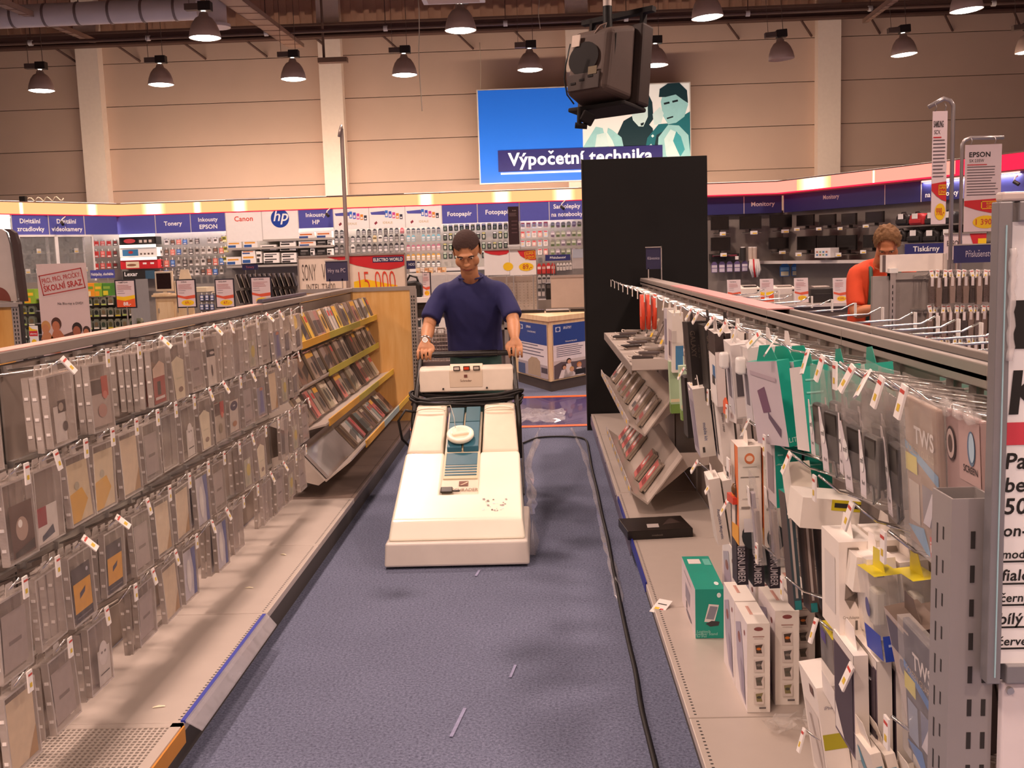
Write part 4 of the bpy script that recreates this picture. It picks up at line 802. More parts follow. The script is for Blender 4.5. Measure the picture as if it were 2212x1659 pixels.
a = aty(1313, 62, 8.0); MB().cyl((a.x, 8.0, a.z - .05), (a.x, 8.0, a.z + .16), .035, BLACK, n=12).build('pole_sleeve', t); MB().cyl((a.x, 8.0, a.z + .14), (a.x, 8.0, 8.4), .032, mat('d9cabe', .4), n=12).build('ceiling_pole', t)
a = aty(1238, 95, 7.9); MB().tube([aty(u, v, 7.86) for u, v in ((1232, 95), (1222, 140), (1219, 170), (1225, 205), (1240, 225))], .006, BLACK, n=5).build('cable', t)
MB().tube([aty(u, v, 7.9) for u, v in ((1285, 72), (1297, 56), (1310, 50), (1306, 62), (1322, 70), (1335, 66))], .008, mat('8a7468'), n=5).build('cable', t)
p = aty(1268, 258, 7.95); MB(Matrix.Translation(p) @ RY(30)).box(-.05, -.05, -.03, .05, .05, .05, TVD).build('clamp_block', t, .01); MB().cyl(p + Vector((-.05, 0, .09)), p + Vector((-.06, 0, -.04)), .018, TVD).cyl(p + Vector((-.09, 0, -.04)), p + Vector((0, 0, -.05)), .022, TVD).build('clamp', t)
# big wall sign; glow in its colours stands in for the lamp above
SY = 23.4
a = aty(1036, 397, SY); b = aty(1494, 397, SY); z0 = a.z - .02; z1 = aty(1036, 193, SY).z; L = b.x - a.x; Mg = T(a.x, SY, 0)
t = thing('department_sign', 'large blue wall sign reading Výpočetní technika with a photo of people', 'sign', loc=(a.x, SY, z0))
XS = (1262 - 1036)/(1494 - 1036)*L
MB(Mg).box(0, 0, z0, L, .14, z1, WHITE).build('case', t, .01); MB(Mg).rect(.03, z0 + .03, XS, z1 - .03, -.004, mat('2878f0', .35, var=.04, scale=.8, emit=.22)).build('blue_face', t)
m = MB(Mg); m.rect(XS, z0 + .03, L - .03, z1 - .03, -.004, mat('e9e4dc', .5, var=.05, scale=2, emit=.3))
pf = m.build('photo_face', t)
tq = [mat(c, .5, var=.12, scale=9, emit=.16) for c in ('1d6f78', '3fa4ac', '9ed6d6', 'd4efec', '12343c', '0d2226')]
q = lambda u, v: ((u - 1036)/(1494 - 1036)*L, z1 - (v - 177 + (1494 - u)*.035)/(397 - 193)*(z1 - z0))
def pg(pts, mi, k): MB(Mg).poly([q(*p_) for p_ in pts], -.008 - .0012*k, tq[mi]).build('picture_shape', pf)
# woman: coat, hair, face; man: jacket, head, hair; second woman: curls; shelf
pg([(1266, 342), (1262, 300), (1290, 258), (1305, 262), (1325, 340)], 2, 0); pg([(1285, 315), (1292, 275), (1312, 272), (1322, 330), (1300, 340)], 3, 1)
pg([(1333, 342), (1330, 290), (1350, 250), (1380, 235), (1412, 270), (1420, 342)], 4, 0); pg([(1376, 260), (1370, 215), (1382, 190), (1400, 188), (1412, 215), (1414, 250), (1400, 268)], 4, 1)
pg([(1366, 232), (1374, 210), (1390, 206), (1402, 215), (1402, 245), (1392, 265), (1382, 264), (1370, 250)], 3, 2); pg([(1316, 262), (1326, 268), (1345, 285), (1350, 310), (1335, 318), (1325, 290), (1314, 272)], 2, 2)
pg([(1386, 258), (1394, 256), (1392, 262), (1387, 263)], 5, 3); pg([(1372, 232), (1380, 230), (1380, 234), (1373, 235)], 5, 3); pg([(1390, 230), (1398, 229), (1398, 233), (1390, 234)], 5, 3)
pg([(1390, 342), (1400, 290), (1425, 262), (1450, 262), (1492, 240), (1492, 342)], 0, 2); pg([(1408, 342), (1420, 285), (1440, 275), (1430, 320), (1440, 342)], 4, 3)
pg([(1430, 215), (1436, 195), (1450, 190), (1482, 205), (1488, 225), (1480, 250), (1462, 262), (1445, 264), (1434, 245)], 2, 3); pg([(1426, 205), (1428, 188), (1445, 178), (1470, 178), (1486, 195), (1488, 222), (1478, 215), (1462, 202), (1440, 206)], 4, 4)
pg([(1436, 218), (1448, 216), (1449, 220), (1437, 222)], 5, 4); pg([(1454, 215), (1466, 213), (1467, 217), (1455, 219)], 5, 4); pg([(1442, 250), (1456, 247), (1456, 250), (1443, 253)], 5, 4); pg([(1412, 240), (1428, 226), (1436, 240), (1430, 262), (1415, 264)], 3, 4)
pg([(1420, 342), (1424, 290), (1445, 265), (1468, 268), (1488, 290), (1493, 342)], 2, 5); pg([(1440, 330), (1436, 295), (1450, 275), (1468, 285), (1462, 310), (1475, 342), (1450, 342)], 3, 6); pg([(1455, 300), (1462, 280), (1472, 292), (1480, 320), (1470, 335)], 1, 7); pg([(1408, 286), (1412, 283), (1415, 287), (1411, 290)], 3, 5); pg([(1404, 306), (1408, 303), (1411, 307), (1407, 310)], 3, 5)
x0, x1 = (1078 - 1036)/458*L, (1432 - 1036)/458*L
zb0, zb1 = z0 + .26, z0 + .72
bn = MB(Mg).box(x0, -.03, zb0, x1, -.005, zb1, mat('2c2a78', .5, emit=.05)).build('title_band', t); MB(Mg).text('Výpočetní technika', (x0 + x1)/2, zb0 + .13, .27, -.033, mat('ffffff', .6, var=0, emit=.35), .025, wmax=(x1 - x0)*.96).build('lettering', bn)
MB(Mg).box(x0 + .05, -.034, zb0 - .06, x0 + (x1-x0)*.62, -.005, zb0 - .02, mat('ffffff', .6, var=0, emit=.25)).build('underline', bn)
for x in (.4, L - .4): MB(Mg).box(x - .04, .14, z1 - .4, x + .04, .6, z1 - .3, BEAM).build('wall_bracket', t)
# ================================================================== floor things: mat, film, cable
PUR = mat('3a2f6e', .25, var=.15, scale=3, coat=.4); ORS = mat('f06a1e', .4)
a, b = 9.42, 11.5
t = thing('floor_mat', 'glossy purple floor mat with orange edge stripes in the cross aisle', 'mat', loc=(0, 10.4, 0))
MB().box(-2.6, a, 0, 3.0, b, .004, PUR).build('sheet', t); MB().box(-2.6, a, .004, 3.0, a + .10, .006, ORS).build('stripe', t); MB().box(-2.6, b - .12, .004, 3.0, b, .006, ORS).build('stripe', t)
FILM = mat_clear('floor_film', 'f2eef4', .25, .08)
m = MB(); rr = random.Random(3)
def crumple(x0, y0, x1, y1, n, k, hgt):
    vs = []
    for i in range(n + 1):
        for j in range(k + 1): vs.append((x0 + (x1 - x0)*i/n + rr.uniform(-.02, .02), y0 + (y1 - y0)*j/k + rr.uniform(-.02, .02), .012 + rr.uniform(0, hgt)))
    return vs, [(i*(k+1) + j, (i+1)*(k+1) + j, (i+1)*(k+1) + j + 1, i*(k+1) + j + 1) for i in range(n) for j in range(k)]
vs, fs = crumple(-.75, 9.6, .2, 10.34, 16, 12, .045); m.add(vs, fs, mat_clear('crumpled_film', 'eeeaf0', .35, .05)); tag(m.build('plastic_film'), 'crumpled clear plastic film lying on the purple mat', 'plastic film')
# trails of film along the aisle (edges of plastic sheeting)
for pts, w, lab in (([(1160, 950), (1140, 1000), (1148, 1060), (1150, 1110)], .05, 'rumpled clear film edge on the carpet right beside the machine'), ([(1235, 925), (1262, 980), (1285, 1060), (1305, 1160), (1325, 1230), (1340, 1300)], .03, 'thin clear film strip on the carpet along the black cable'), ([(1165, 925), (1150, 965), (1140, 1010)], .025, 'short clear film strip on the carpet behind the machine')):
    P_ = [atz(u, v, .006) for u, v in pts]; vs = []; fs = []
    Q = []
    for i in range(len(P_) - 1):
        for s_ in range(5): Q.append(P_[i].lerp(P_[i+1], s_/5))
    Q.append(P_[-1])
    for i, p in enumerate(Q):
        ww = w*(.5 + rr.random()); z = .005 + rr.uniform(0, .02)
        vs += [(p.x - ww/2, p.y, .005), (p.x, p.y + rr.uniform(-.02, .02), z), (p.x + ww/2, p.y, .005)]
    for i in range(len(Q) - 1): fs += [(3*i, 3*i+1, 3*i+4, 3*i+3), (3*i+1, 3*i+2, 3*i+5, 3*i+4)]
    tag(MB().add(vs, fs, FILM).build('film_strip'), lab, 'plastic film')
pts = [(1128, 958), (1160, 946), (1200, 943), (1240, 944), (1265, 950), (1272, 975), (1278, 1010), (1290, 1060), (1300, 1110), (1312, 1160), (1322, 1215), (1332, 1265), (1345, 1330), (1358, 1390), (1372, 1450), (1385, 1530), (1402, 1600), (1418, 1665), (1440, 1760)]
P_ = [atz(u, v, .012) for u, v in pts]; Q = []
for i in range(len(P_) - 1):
    p0, p1, p2, p3 = P_[max(i-1, 0)], P_[i], P_[i+1], P_[min(i+2, len(P_)-1)]
    for s_ in range(5):
        f = s_/5; Q.append(.5*((2*p1) + (p2 - p0)*f + (2*p0 - 5*p1 + 4*p2 - p3)*f*f + (3*p1 - p0 - 3*p2 + p3)*f**3))
tag(MB().tube(Q, .0085, mat('120d0c', .6), n=7).build('power_cable'), 'long black power cable snaking over the carpet along the right rack', 'cable')
# pale scuffs on the carpet
for k, (u, v, w_, h_) in enumerate(((1032, 1238, .012, .10), (990, 1560, .012, .22), (1108, 1450, .01, .12))):
    p = atz(u, v, .003); tag(MB(Matrix.Translation(p) @ RZ(-8)).box(-w_/2, -h_/2, 0, w_/2, h_/2, .002, mat('8f90b0', .9, var=.3, scale=60)).build('lint_streak'), ('pale lint streak on the carpet in front of the machine', 'pale lint streak on the carpet near the camera', 'faint lint streak on the carpet in the middle of the aisle')[k], 'lint')
# ================================================================== carpet cleaning machine
t = thing('carpet_cleaner', 'cream carpet cleaning machine with blue centre panels pushed down the aisle', 'cleaning machine', loc=(-.465, 5.6, 0))
CRM = mat('fbf6e2', .3, var=.04, scale=5, coat=.25); CRM2 = mat('e6d9c2', .38, var=.05, coat=.15); BMP = mat('d8cfc6', .4, var=.08, scale=8); MBLU = mat('2f6577', .4, var=.1)
XC = -.465
def slab(y0, z0, w0, y1, z1, w1, zb0, zb1, xa=-1, xb=1):
    return [(XC + xa*w0/2, y0, zb0), (XC + xb*w0/2, y0, zb0), (XC + xb*w1/2, y1, zb1), (XC + xa*w1/2, y1, zb1)], [(XC + xa*w0/2, y0, z0), (XC + xb*w0/2, y0, z0), (XC + xb*w1/2, y1, z1), (XC + xa*w1/2, y1, z1)]
CWD = .20   # channel width
# bumper
MB().hexa([(XC - .372, 5.145, .012), (XC + .372, 5.145, .012), (XC + .372, 5.9, .012), (XC - .372, 5.9, .012)], [(XC - .365, 5.16, .135), (XC + .365, 5.16, .135), (XC + .365, 5.9, .135), (XC - .365, 5.9, .135)], BMP).build('bumper_skirt', t, .012, 3)
# front hood: full-width nose then two shoulders beside the channel
ho = [(-.338, 5.235), (.338, 5.235), (.322, 5.775), (.1, 5.775), (.1, 5.43), (-.1, 5.43), (-.1, 5.775), (-.322, 5.775)]
hv = [(XC + x*1.05 if abs(x) > .2 else XC + x, y - (.045 if y < 5.3 else 0), .135) for x, y in ho] + [(XC + x, y, .235 + (y - 5.235)*.463) for x, y in ho]
MB().add(hv, [(7, 6, 5, 4, 3, 2, 1, 0), tuple(range(8, 16))] + [(k, (k+1) % 8, 8 + (k+1) % 8, 8 + k) for k in range(8)], CRM).build('hood', t, .014, 3)
for s_ in (-1, 1):
    x0, x1 = (CWD/2, .352), (CWD/2, .335)
    f = lambda x: XC + s_*x
    e0, e1 = sorted((f(CWD/2 + .01), f(.318))); g0, g1 = sorted((f(CWD/2 + .012), f(.292)))
    tk = MB().hexa([(e0, 5.782, .30), (e1, 5.782, .30), (e1, 6.2, .30), (e0, 6.2, .30)], [(e0, 5.782, .488), (e1, 5.782, .488), (g1, 6.12, .685), (g0, 6.12, .685)], CRM2)
    tk = tk.build('tank', t, .015, 3)
    MB().hexa([(g0, 6.09, .62), (g1, 6.09, .62), (g1, 6.22, .62), (g0, 6.22, .62)], [(g0, 6.125, .695), (g1, 6.125, .695), (g1, 6.2, .70), (g0, 6.2, .70)], CRM2).build('tank_top', t, .012, 3)
    m = MB(); cx = (g0 + g1)/2
    m.tube([(cx + .085*math.cos(math.pi*k/8), 6.085 - .0*k, .675 + .018*math.sin(math.pi*k/8)) for k in range(9)], .006, CRM, n=6); m.build('grip_ridge', tk)
# channel floor and blue panels
MB().hexa([(XC - .1, 5.40, .135), (XC + .1, 5.40, .135), (XC + .1, 6.15, .2), (XC - .1, 6.15, .2)], [(XC - .1, 5.40, .293), (XC + .1, 5.40, .293), (XC + .1, 6.14, .655), (XC - .1, 6.14, .655)], CRM2).build('channel', t)
def chan(y): return .293 + (y - 5.40)/(6.14 - 5.40)*(.655 - .293)
def cpanel(xa, xb, ya, yb, th, m_, nm, par=t, bev=.003):
    za, zb = chan(ya), chan(yb)
    return MB().hexa([(XC + xa, ya, za), (XC + xb, ya, za), (XC + xb, yb, zb), (XC + xa, yb, zb)], [(XC + xa, ya, za + th), (XC + xb, ya, za + th), (XC + xb, yb, zb + th), (XC + xa, yb, zb + th)], m_).build(nm, par, bev)
cpanel(-.095, .095, 5.56, 5.775, .008, mat('d8cba8', .4), 'panel_frame'); cpanel(-.088, .088, 5.665, 5.765, .011, MBLU, 'blue_panel')
for k in range(4): cpanel(-.088, .088, 5.645 - k*.021, 5.657 - k*.021 - k*.001, .011, MBLU, 'blue_stripe', bev=0)
cpanel(-.088, -.006, 5.785, 6.0, .03, MBLU, 'blue_panel'); cpanel(.006, .09, 5.785, 6.0, .034, MBLU, 'blue_panel')
cpanel(-.088, -.006, 6.005, 6.14, .03, mat('255a68', .4), 'blue_flap'); cpanel(.006, .09, 6.005, 6.14, .034, mat('255a68', .4), 'blue_flap'); cpanel(-.005, .005, 5.785, 6.1, .016, mat('c8b898', .5), 'centre_rib')
sl = math.degrees(math.atan2(.655 - .293, .74))
Ml = T(XC + .03, 5.475, chan(5.475) + .003) @ RX(sl) 
m = MB(Ml @ RX(-90) @ T(0, 0, 0)); m.rect(-.035, .035, .015, .075, -.002, mat('7a4a3c', .5)); m.poly([(-.03, .04), (.012, .07), (.012, .06), (-.02, .04)], -.003, mat('e0c8a8', .5)); m.text('SCHRADER', .0, -.012, .026, -.002, mat('8a6a50', .5, var=0), .005, wmax=.14); m.build('maker_label', t)
# filler cap
cy, cz = 5.86, chan(5.86) + .04
Mc = T(XC - .015, cy, cz) @ RX(sl)
cp = MB(Mc).lathe([(0, 0), (.073, 0), (.078, .008), (.078, .022), (.072, .028), (.052, .028), (.046, .012), (0, .012)], (0, 0, 0), CRM, 32).build('filler_cap', t)
MB(Mc @ RZ(12)).box(-.047, -.011, .010, .047, .011, .027, CRM2).build('cap_grip', cp, .005)
MB().tube([Mc @ Vector((-.03, .05, .03)), (XC - .06, 6.0, .65), (XC - .085, 6.07, .71), (XC - .14, 6.08, .70)], .002, mat('cfc4b0'), n=4).build('cap_tether', t)
# sleeping dark latch in the channel
MB(T(XC - .055, 5.46, chan(5.46) + .012) @ RX(sl)).box(-.045, -.022, 0, .02, .02, .014, mat('3a3028', .35)).box(.02, -.014, 0, .06, -.002, .01, DARK).build('latch', t, .005)
# wear marks on the hood
m = MB(); rr = random.Random(11)
for k in range(26):
    x, y = XC + .18 + rr.uniform(-.05, .07), 5.335 + rr.uniform(-.05, .05); z = .2385 + (y - 5.235)/(.195)*.09; w = rr.uniform(.004, .014)
    z = .2375 + (y - 5.235)*(.325 - .235)/(.43 - .235)
    m.add([(x, y, z), (x + w, y + rr.uniform(-.003, .003), z), (x + w*.7, y + w, z + w*.46), (x - w*.2, y + w*.8, z + w*.37)], [(0, 1, 2, 3)], mat(rr.choice(('a89a98', '8a7c74', 'f0ece8')), .5))
m.build('sticker_residue', t, kind='stuff')
# wheels
for x in (-.3, .3): MB().cyl((XC + x - .03, 6.1, .1), (XC + x + .03, 6.1, .1), .1, DARK, n=20).build('wheel', t); MB().box(XC + x - .02, 6.0, .1, XC + x + .02, 6.16, .35, DARK).build('wheel_fork', t)
MB().box(XC - .3, 5.85, .06, XC + .3, 6.18, .32, mat('cbbd9e', .5)).build('rear_body', t, .02)
# handle frame
TB = mat('1d1815', .3)
HB = []
for s_ in (-1, 1):
    HB.append([(XC + s_*.315, 6.08, .38), (XC + s_*.315, 6.14, .62), (XC + s_*.292, 6.30, .86), (XC + s_*.285, 6.36, .95), (XC + s_*.275, 6.375, .975)])
    MB().tube(HB[-1], .0165, TB, n=10).build('handle_post', t)
    MB().tube([(XC + s_*.30, 6.24, .78), (XC + s_*.24, 6.33, .72), (XC + s_*.21, 6.2, .5)], .010, TB, n=8).build('brace_rod', t)
MB().cyl((XC - .285, 6.375, .983), (XC + .285, 6.375, .983), .017, TB, n=12).build('crossbar', t); MB().cyl((XC - .20, 6.375, .983), (XC + .19, 6.375, .983), .021, mat('17120f', .25), n=14).build('grip_sleeve', t)
cb = MB().hexa([(XC - .288, 6.25, .765), (XC + .288, 6.25, .765), (XC + .288, 6.34, .765), (XC - .288, 6.34, .765)], [(XC - .285, 6.27, .90), (XC + .285, 6.27, .90), (XC + .285, 6.34, .92), (XC - .285, 6.34, .92)], mat('e6d8c6', .4, coat=.2)).build('control_box', t, .01, 3)
MB().hexa([(XC - .1, 6.252, .79), (XC + .1, 6.252, .79), (XC + .1, 6.33, .79), (XC - .1, 6.33, .79)], [(XC - .1, 6.262, .893), (XC + .1, 6.262, .893), (XC + .1, 6.33, .928), (XC - .1, 6.33, .928)], mat('dcc8b0', .4)).build('switch_panel', cb, .003)
for k, c in enumerate(('d8c8b8', 'd8431c', 'c8b8a8')): MB().box(XC - .075 + k*.06, 6.255, .893, XC - .035 + k*.06, 6.275, .918, mat('2a2018', .4)).box(XC - .07 + k*.06, 6.25, .898, XC - .04 + k*.06, 6.265, .914, mat(c, .35)).build('switch', cb)
m = MB().text('Schrader', XC, .825, .014, 6.2535, mat('6a4a3c', .5, var=0), 0, wmax=.07).rect(XC - .012, .85, XC + .008, .868, 6.2545, mat('7a4a3c', .5)); m.build('lettering', cb)
for x in (-.14, .125): MB().cyl((XC + x, 6.245, .785), (XC + x, 6.255, .785), .006, DARK, n=8).build('screw', cb)
# cable wound on the posts
for k in range(4):
    z = .70 + .022*k; e = .02*k; pts = []
    for j in range(28):
        a_ = 2*math.pi*j/28; pts.append((XC + (.33 + .012*(k % 2))*math.copysign(abs(math.cos(a_))**.4, math.cos(a_)), 6.22 + .06*math.sin(a_) + e*.3, z + .018*math.sin(a_*2 + k) - .02*abs(math.sin(a_))*(k % 2)))
    MB().tube(pts, .0085, mat('1a1513', .5), n=6, closed=True).build('cable_loop', t)
MB().tube([(XC - .3, 6.16, .66), (XC - .36, 6.12, .68), (XC - .40, 6.1, .62), (XC - .39, 6.15, .5), (XC - .33, 6.2, .42)], .008, mat('1a1513', .5), n=6).build('cable_tail', t)
MB().tube([(XC + .1, 6.3, .5), (XC + .2, 6.35, .3), (XC + .32, 6.5, .06), Vector(P_[0])], .009, mat('1a1513', .5), n=6).build('cable_tail', t)
# plastic skirt scrap on the right side
m = MB(); m.add([(XC + .37, 5.3, .02), (XC + .40, 5.35, .0), (XC + .42, 5.6, .01), (XC + .40, 5.9, .01), (XC + .375, 5.9, .12), (XC + .385, 5.6, .14)], [(0, 1, 5), (1, 2, 5), (2, 3, 4, 5)], FILM); m.build('film_skirt', t)
# ================================================================== right rack
RXB, RF = .90, .42
t = thing('peg_rack', 'grey peg rack loaded with boxed and bagged accessories, right of the aisle', 'rack', loc=(RXB, 5.2, 0))
yr = [1.42, 2.06, 3.063, 4.07, 5.08, 6.10, 7.09, 8.1, 9.19]
BASER = BASEM
for a, b in zip(yr, yr[1:]): base_shelf(t, 1.38 if False else RXB, RF, a, b)
for a, b in zip(yr, yr[1:]):
    for z0, z1 in ((.15, .72), (.725, 1.29)): MB().box(RXB, a + .004, z0, RXB + .02, b - .004, z1, PANEL).build('back_panel', t)
    r = MB().box(RXB - .025, a + .002, 1.285, RXB + .085, b - .002, 1.315, RAILM).box(RXB - .025, a + .002, 1.3, RXB - .005, b - .002, 1.335, RAILM).box(RXB + .065, a + .002, 1.3, RXB + .085, b - .002, 1.335, RAILM).build('top_rail', t, .003)
    if a < 4: MB().box(RXB - .005, a + .01, 1.315, RXB + .065, b - .01, 1.318, BLACK).build('rail_groove', r)
    else: MB().box(RXB - .022, a + .006, 1.335, RXB + .082, b - .006, 1.34, mat('d89a98', .4) if a < 6.5 else mat('b0a49c', .4)).build('rail_cover', r)
    if a < 5.5:
        for z in (.985, .66, .36): MB().box(RXB - .018, a + .01, z - .008, RXB, b - .01, z + .008, STEEL).build('hook_bar', t)
for y in yr[1:]: MB().box(RXB - .008, y - .018, 0, RXB + .05, y + .018, 1.29, RAILM).build('upright', t)
for a, b in ((4.07, 5.08),): MB().box(RF - .004, a + .3, .115, RF + .004, b + .9, .158, mat('2a3490', .4)).build('price_strip', t)
for a, b in zip(yr[4:], yr[5:]): MB().box(RF - .006, a + .02, .06, RF + .0, b - .02, .13, mat('6a6478', .4)).build('price_strip', t)
# slotted corner post of the rack end
SLOT = mat('a09a98', .4, .35, .05)
pt = MB().box(.545, 1.385, 0, .548, 1.455, 1.235, SLOT).box(.548, 1.385, 0, .605, 1.388, 1.235, SLOT).box(.602, 1.388, 0, .605, 1.455, 1.235, SLOT).box(.548, 1.452, 0, .602, 1.455, 1.235, SLOT).build('end_post', t)
m = MB()
for k in range(25):
    z = 1.19 - k*.0475
    for y in (1.41, 1.432): m.box(.5445, y, z - (.022 if y > 1.42 else .018) - (.006 if y > 1.42 else 0), .5449, y + .004, z, DARK)
    for x in (.571, .590): m.box(x, 1.3842, z - .024, x + .006, 1.3848, z, DARK)
m.build('slot_row', pt, kind='stuff')
MB().box(.545, 1.39, .0, RXB + .06, 1.45, .12, RAILM).build('end_foot', t)
# ---- framed notice at the rack end
FR = mat('8c8a8c', .35, .4); 
Mf = T(.583, 1.355, 0)
t = thing('framed_notice', 'grey framed white notice with black lettering at the right edge', 'sign', loc=(.588, 1.355, 1.0))
w_, zb, zt = .62, .988, 1.627
MB(Mf).box(0, -.004, zb, .018, .02, zt, FR).build('frame_side', t, .002); MB(Mf).box(w_ - .026, -.004, zb, w_, .02, zt, FR).build('frame_side', t, .002); MB(Mf).box(.026, -.004, zt - .026, w_ - .026, .02, zt, FR).build('frame_top', t, .002); MB(Mf).box(.026, -.004, zb, w_ - .026, .02, zb + .026, FR).build('frame_bottom', t, .002)
MB(Mf).box(.009, -.0055, zb + .01, .0105, -.004, zt - .03, mat('9fc4cc', .3)).build('tape_line', t)
sh = MB(Mf).box(.018, .004, zb + .026, w_ - .026, .008, zt - .026, mat('e4e2e2', .5, var=.03)).build('paper_sheet', t)
zp = lambda v: aty(2170, v, 1.355).z
xp = lambda u, v: aty(u, v, 1.355).x - .583
INK2 = mat('16130f', .55, var=0)
MB(Mf).rect(xp(2187, 700), zp(755), w_ - .06, zp(650), .0032, INK2).build('black_block', sh); MB(Mf).text('Kdo', xp(2183, 850), zp(893), zp(803) - zp(893), .0032, INK2, .03, 'L', skew=.08).build('lettering', sh)
MB(Mf).rect(xp(2176, 940), zp(963), w_ - .06, zp(914), .0032, mat('c43a48', .5)).build('red_block', sh)
for st, v, h, u, un in (('Papouška', 1014, 34, 2174, 0), ('bez klece', 1064, 31, 2173, 0), ('50 barev', 1112, 34, 2171, 0), ('on-line', 1160, 25, 2169, 0), ('modrý', 1208, 18, 2167, 1), ('fialový', 1256, 24, 2165, 1), ('černý', 1302, 18, 2163, 1), ('bílý', 1350, 24, 2160, 1), ('červený', 1396, 18, 2158, 1)):
    MB(Mf).text(st, xp(u, v), zp(v), zp(v - h) - zp(v), .0032, INK2, .018, 'L', skew=.1).build('lettering', sh)
    if un: MB(Mf).rect(xp(u - 2, v), zp(v + 9), xp(u - 2, v) + .22, zp(v + 5), .0032, INK2).build('underline', sh)
MB(Mf).tube([(.018 + .0015*math.sin(k*1.9), -.006, 1.568 - .009*k) for k in range(17)], .0045, mat_clear('cling_film', 'ece6e4', .4, .05), n=6).build('film_roll', t); MB(Mf).box(.004, -.003, zt, w_, .018, zt + .012, mat('c8b8b0', .4)).build('top_tape', t, .003)
t = thing('end_board', 'plain white board below the framed notice at the right edge', 'board', loc=(.62, 1.37, 0)); MB().box(.609, 1.364, .30, 1.2, 1.378, .985, mat('d8cfd0', .6)).build('sheet', t, .003); MB().cyl((.618, 1.358, .975), (.618, 1.364, .975), .005, STEEL, n=8).build('rivet', t); MB().box(.7, 1.366, 0, .74, 1.376, .31, STEEL).build('leg', t); MB().box(1.1, 1.366, 0, 1.14, 1.376, .31, STEEL).build('leg', t)
# ------------------------------------------------------------------ goods on the right rack
RR = RZ(-90)
def rh(y, row, n, tilt=0, L=.30, x=None, lab=None):
    zb, lf = ((1.27, .06), (.985, .085), (.66, .09), (.36, .09))[row]
    hook(T(RXB - .016, y, zb) @ RR, L, lf, lab or '%s peg hook from the far end in the %s row of the right rack' % (ORD[n], ('top', 'second', 'third', 'lowest')[row]), 'peg hooks on the right rack', tilt)
    return zb + lf
def prod(name, label, cat, pos, w, h, d, front, side, top=None, fp=None, sp=None, yaw=0, tilt=0, lean=0, tab=True, bend=0, group=None, tp=None, n=1):
    # pos: world top centre of the carton at its front face; w along the aisle, d deep
    M_ = T(*pos) @ RR @ RZ(yaw) @ RX(lean) @ RY(tilt)
    t = thing(name, label, cat, group, pos)
    W_ = w/2; top = top or side
    def F(m_): return m_ if not isinstance(m_, str) else mat(m_, .5, var=.05)
    m = MB(M_); v = [(-W_, 0, -h), (W_, 0, -h), (W_, d, -h), (-W_, d, -h), (-W_, 0, 0), (W_, 0, 0), (W_, d, 0), (-W_, d, 0)]
    m.add(v, [(0, 1, 5, 4)], F(front)); m.add(v, [(1, 2, 6, 5), (3, 0, 4, 7), (2, 3, 7, 6), (0, 3, 2, 1)], F(side)); m.add(v, [(4, 5, 6, 7)], F(top))
    c = m.build('carton', t)
    if fp: q = MB(M_); fp(q, w, h); q.build('front_print', t)
    if sp: q = MB(M_ @ T(W_, 0, 0) @ RZ(90)); sp(q, d, h); q.build('side_print', t)
    if tp: q = MB(M_ @ RX(-90)); tp(q, w, d); q.build('top_print', t)
    if tab: MB(M_).prism([(-W_*.7, -.005), (W_*.7, -.005), (W_*.35, .04), (-W_*.35, .04)], 'y', d*.5, d*.5 + .001, F(top)).build('hang_tab', t)
    for q in range(1, n):          # the same goods further back on the hook
        r = t.copy(); COL.objects.link(r); r.location = Vector(pos) + Vector((q*(d + .008), R.uniform(-.006, .006), R.uniform(-.008, .004) + .004*q*0)); r['label'] = '%s in line behind the %s' % (ORD[q], ' '.join(label.split()[:9]).rstrip(','))
        for ch in list(t.children): c2 = ch.copy(); COL.objects.link(c2); c2.parent = r; c2.matrix_parent_inverse = ch.matrix_parent_inverse.copy()
    return t
def P(*ops):      # print in fractions: x 0..1 across, z 0 (top) .. 1 (bottom)
    def fn(q, w, h):
        for i, (k, *a) in enumerate(ops):
            y = -.0008 - .0004*i; o = 0 if fn.side else -w/2
            if k == 'r': q.rect(o + a[0]*w, -a[3]*h, o + a[2]*w, -a[1]*h, y, mat(a[4], .5, var=.05))
            elif k == 'e': q.ell(o + a[0]*w, -a[1]*h, a[2]*w, a[3]*h, y, mat(a[4], .5, var=.05), 16)
            elif k == 'p': q.poly([(o + x*w, -z*h) for x, z in a[0]], y, mat(a[1], .5, var=.05))
            elif k == 't': q.text(a[0], o + a[1]*w, -a[2]*h, a[3], y, mat(a[4], .5, var=0), .008, wmax=w*.86)
            elif k == 'v':   # vertical lettering
                vs, fs, x0, x1, y0, y1 = textmesh(a[0], .01); kk = a[3]/.7; sc = min(1, a[4]*h/((x1 - x0)*kk)); q.add([(o + a[1]*w - a[3] + yy_*kk, y, -a[2]*h - (xx_ - x0)*kk*sc) for xx_, yy_ in vs], fs, mat(a[5], .5, var=0))
    fn.side = False; return fn
def SP(*ops): f = P(*ops); f.side = True; return f
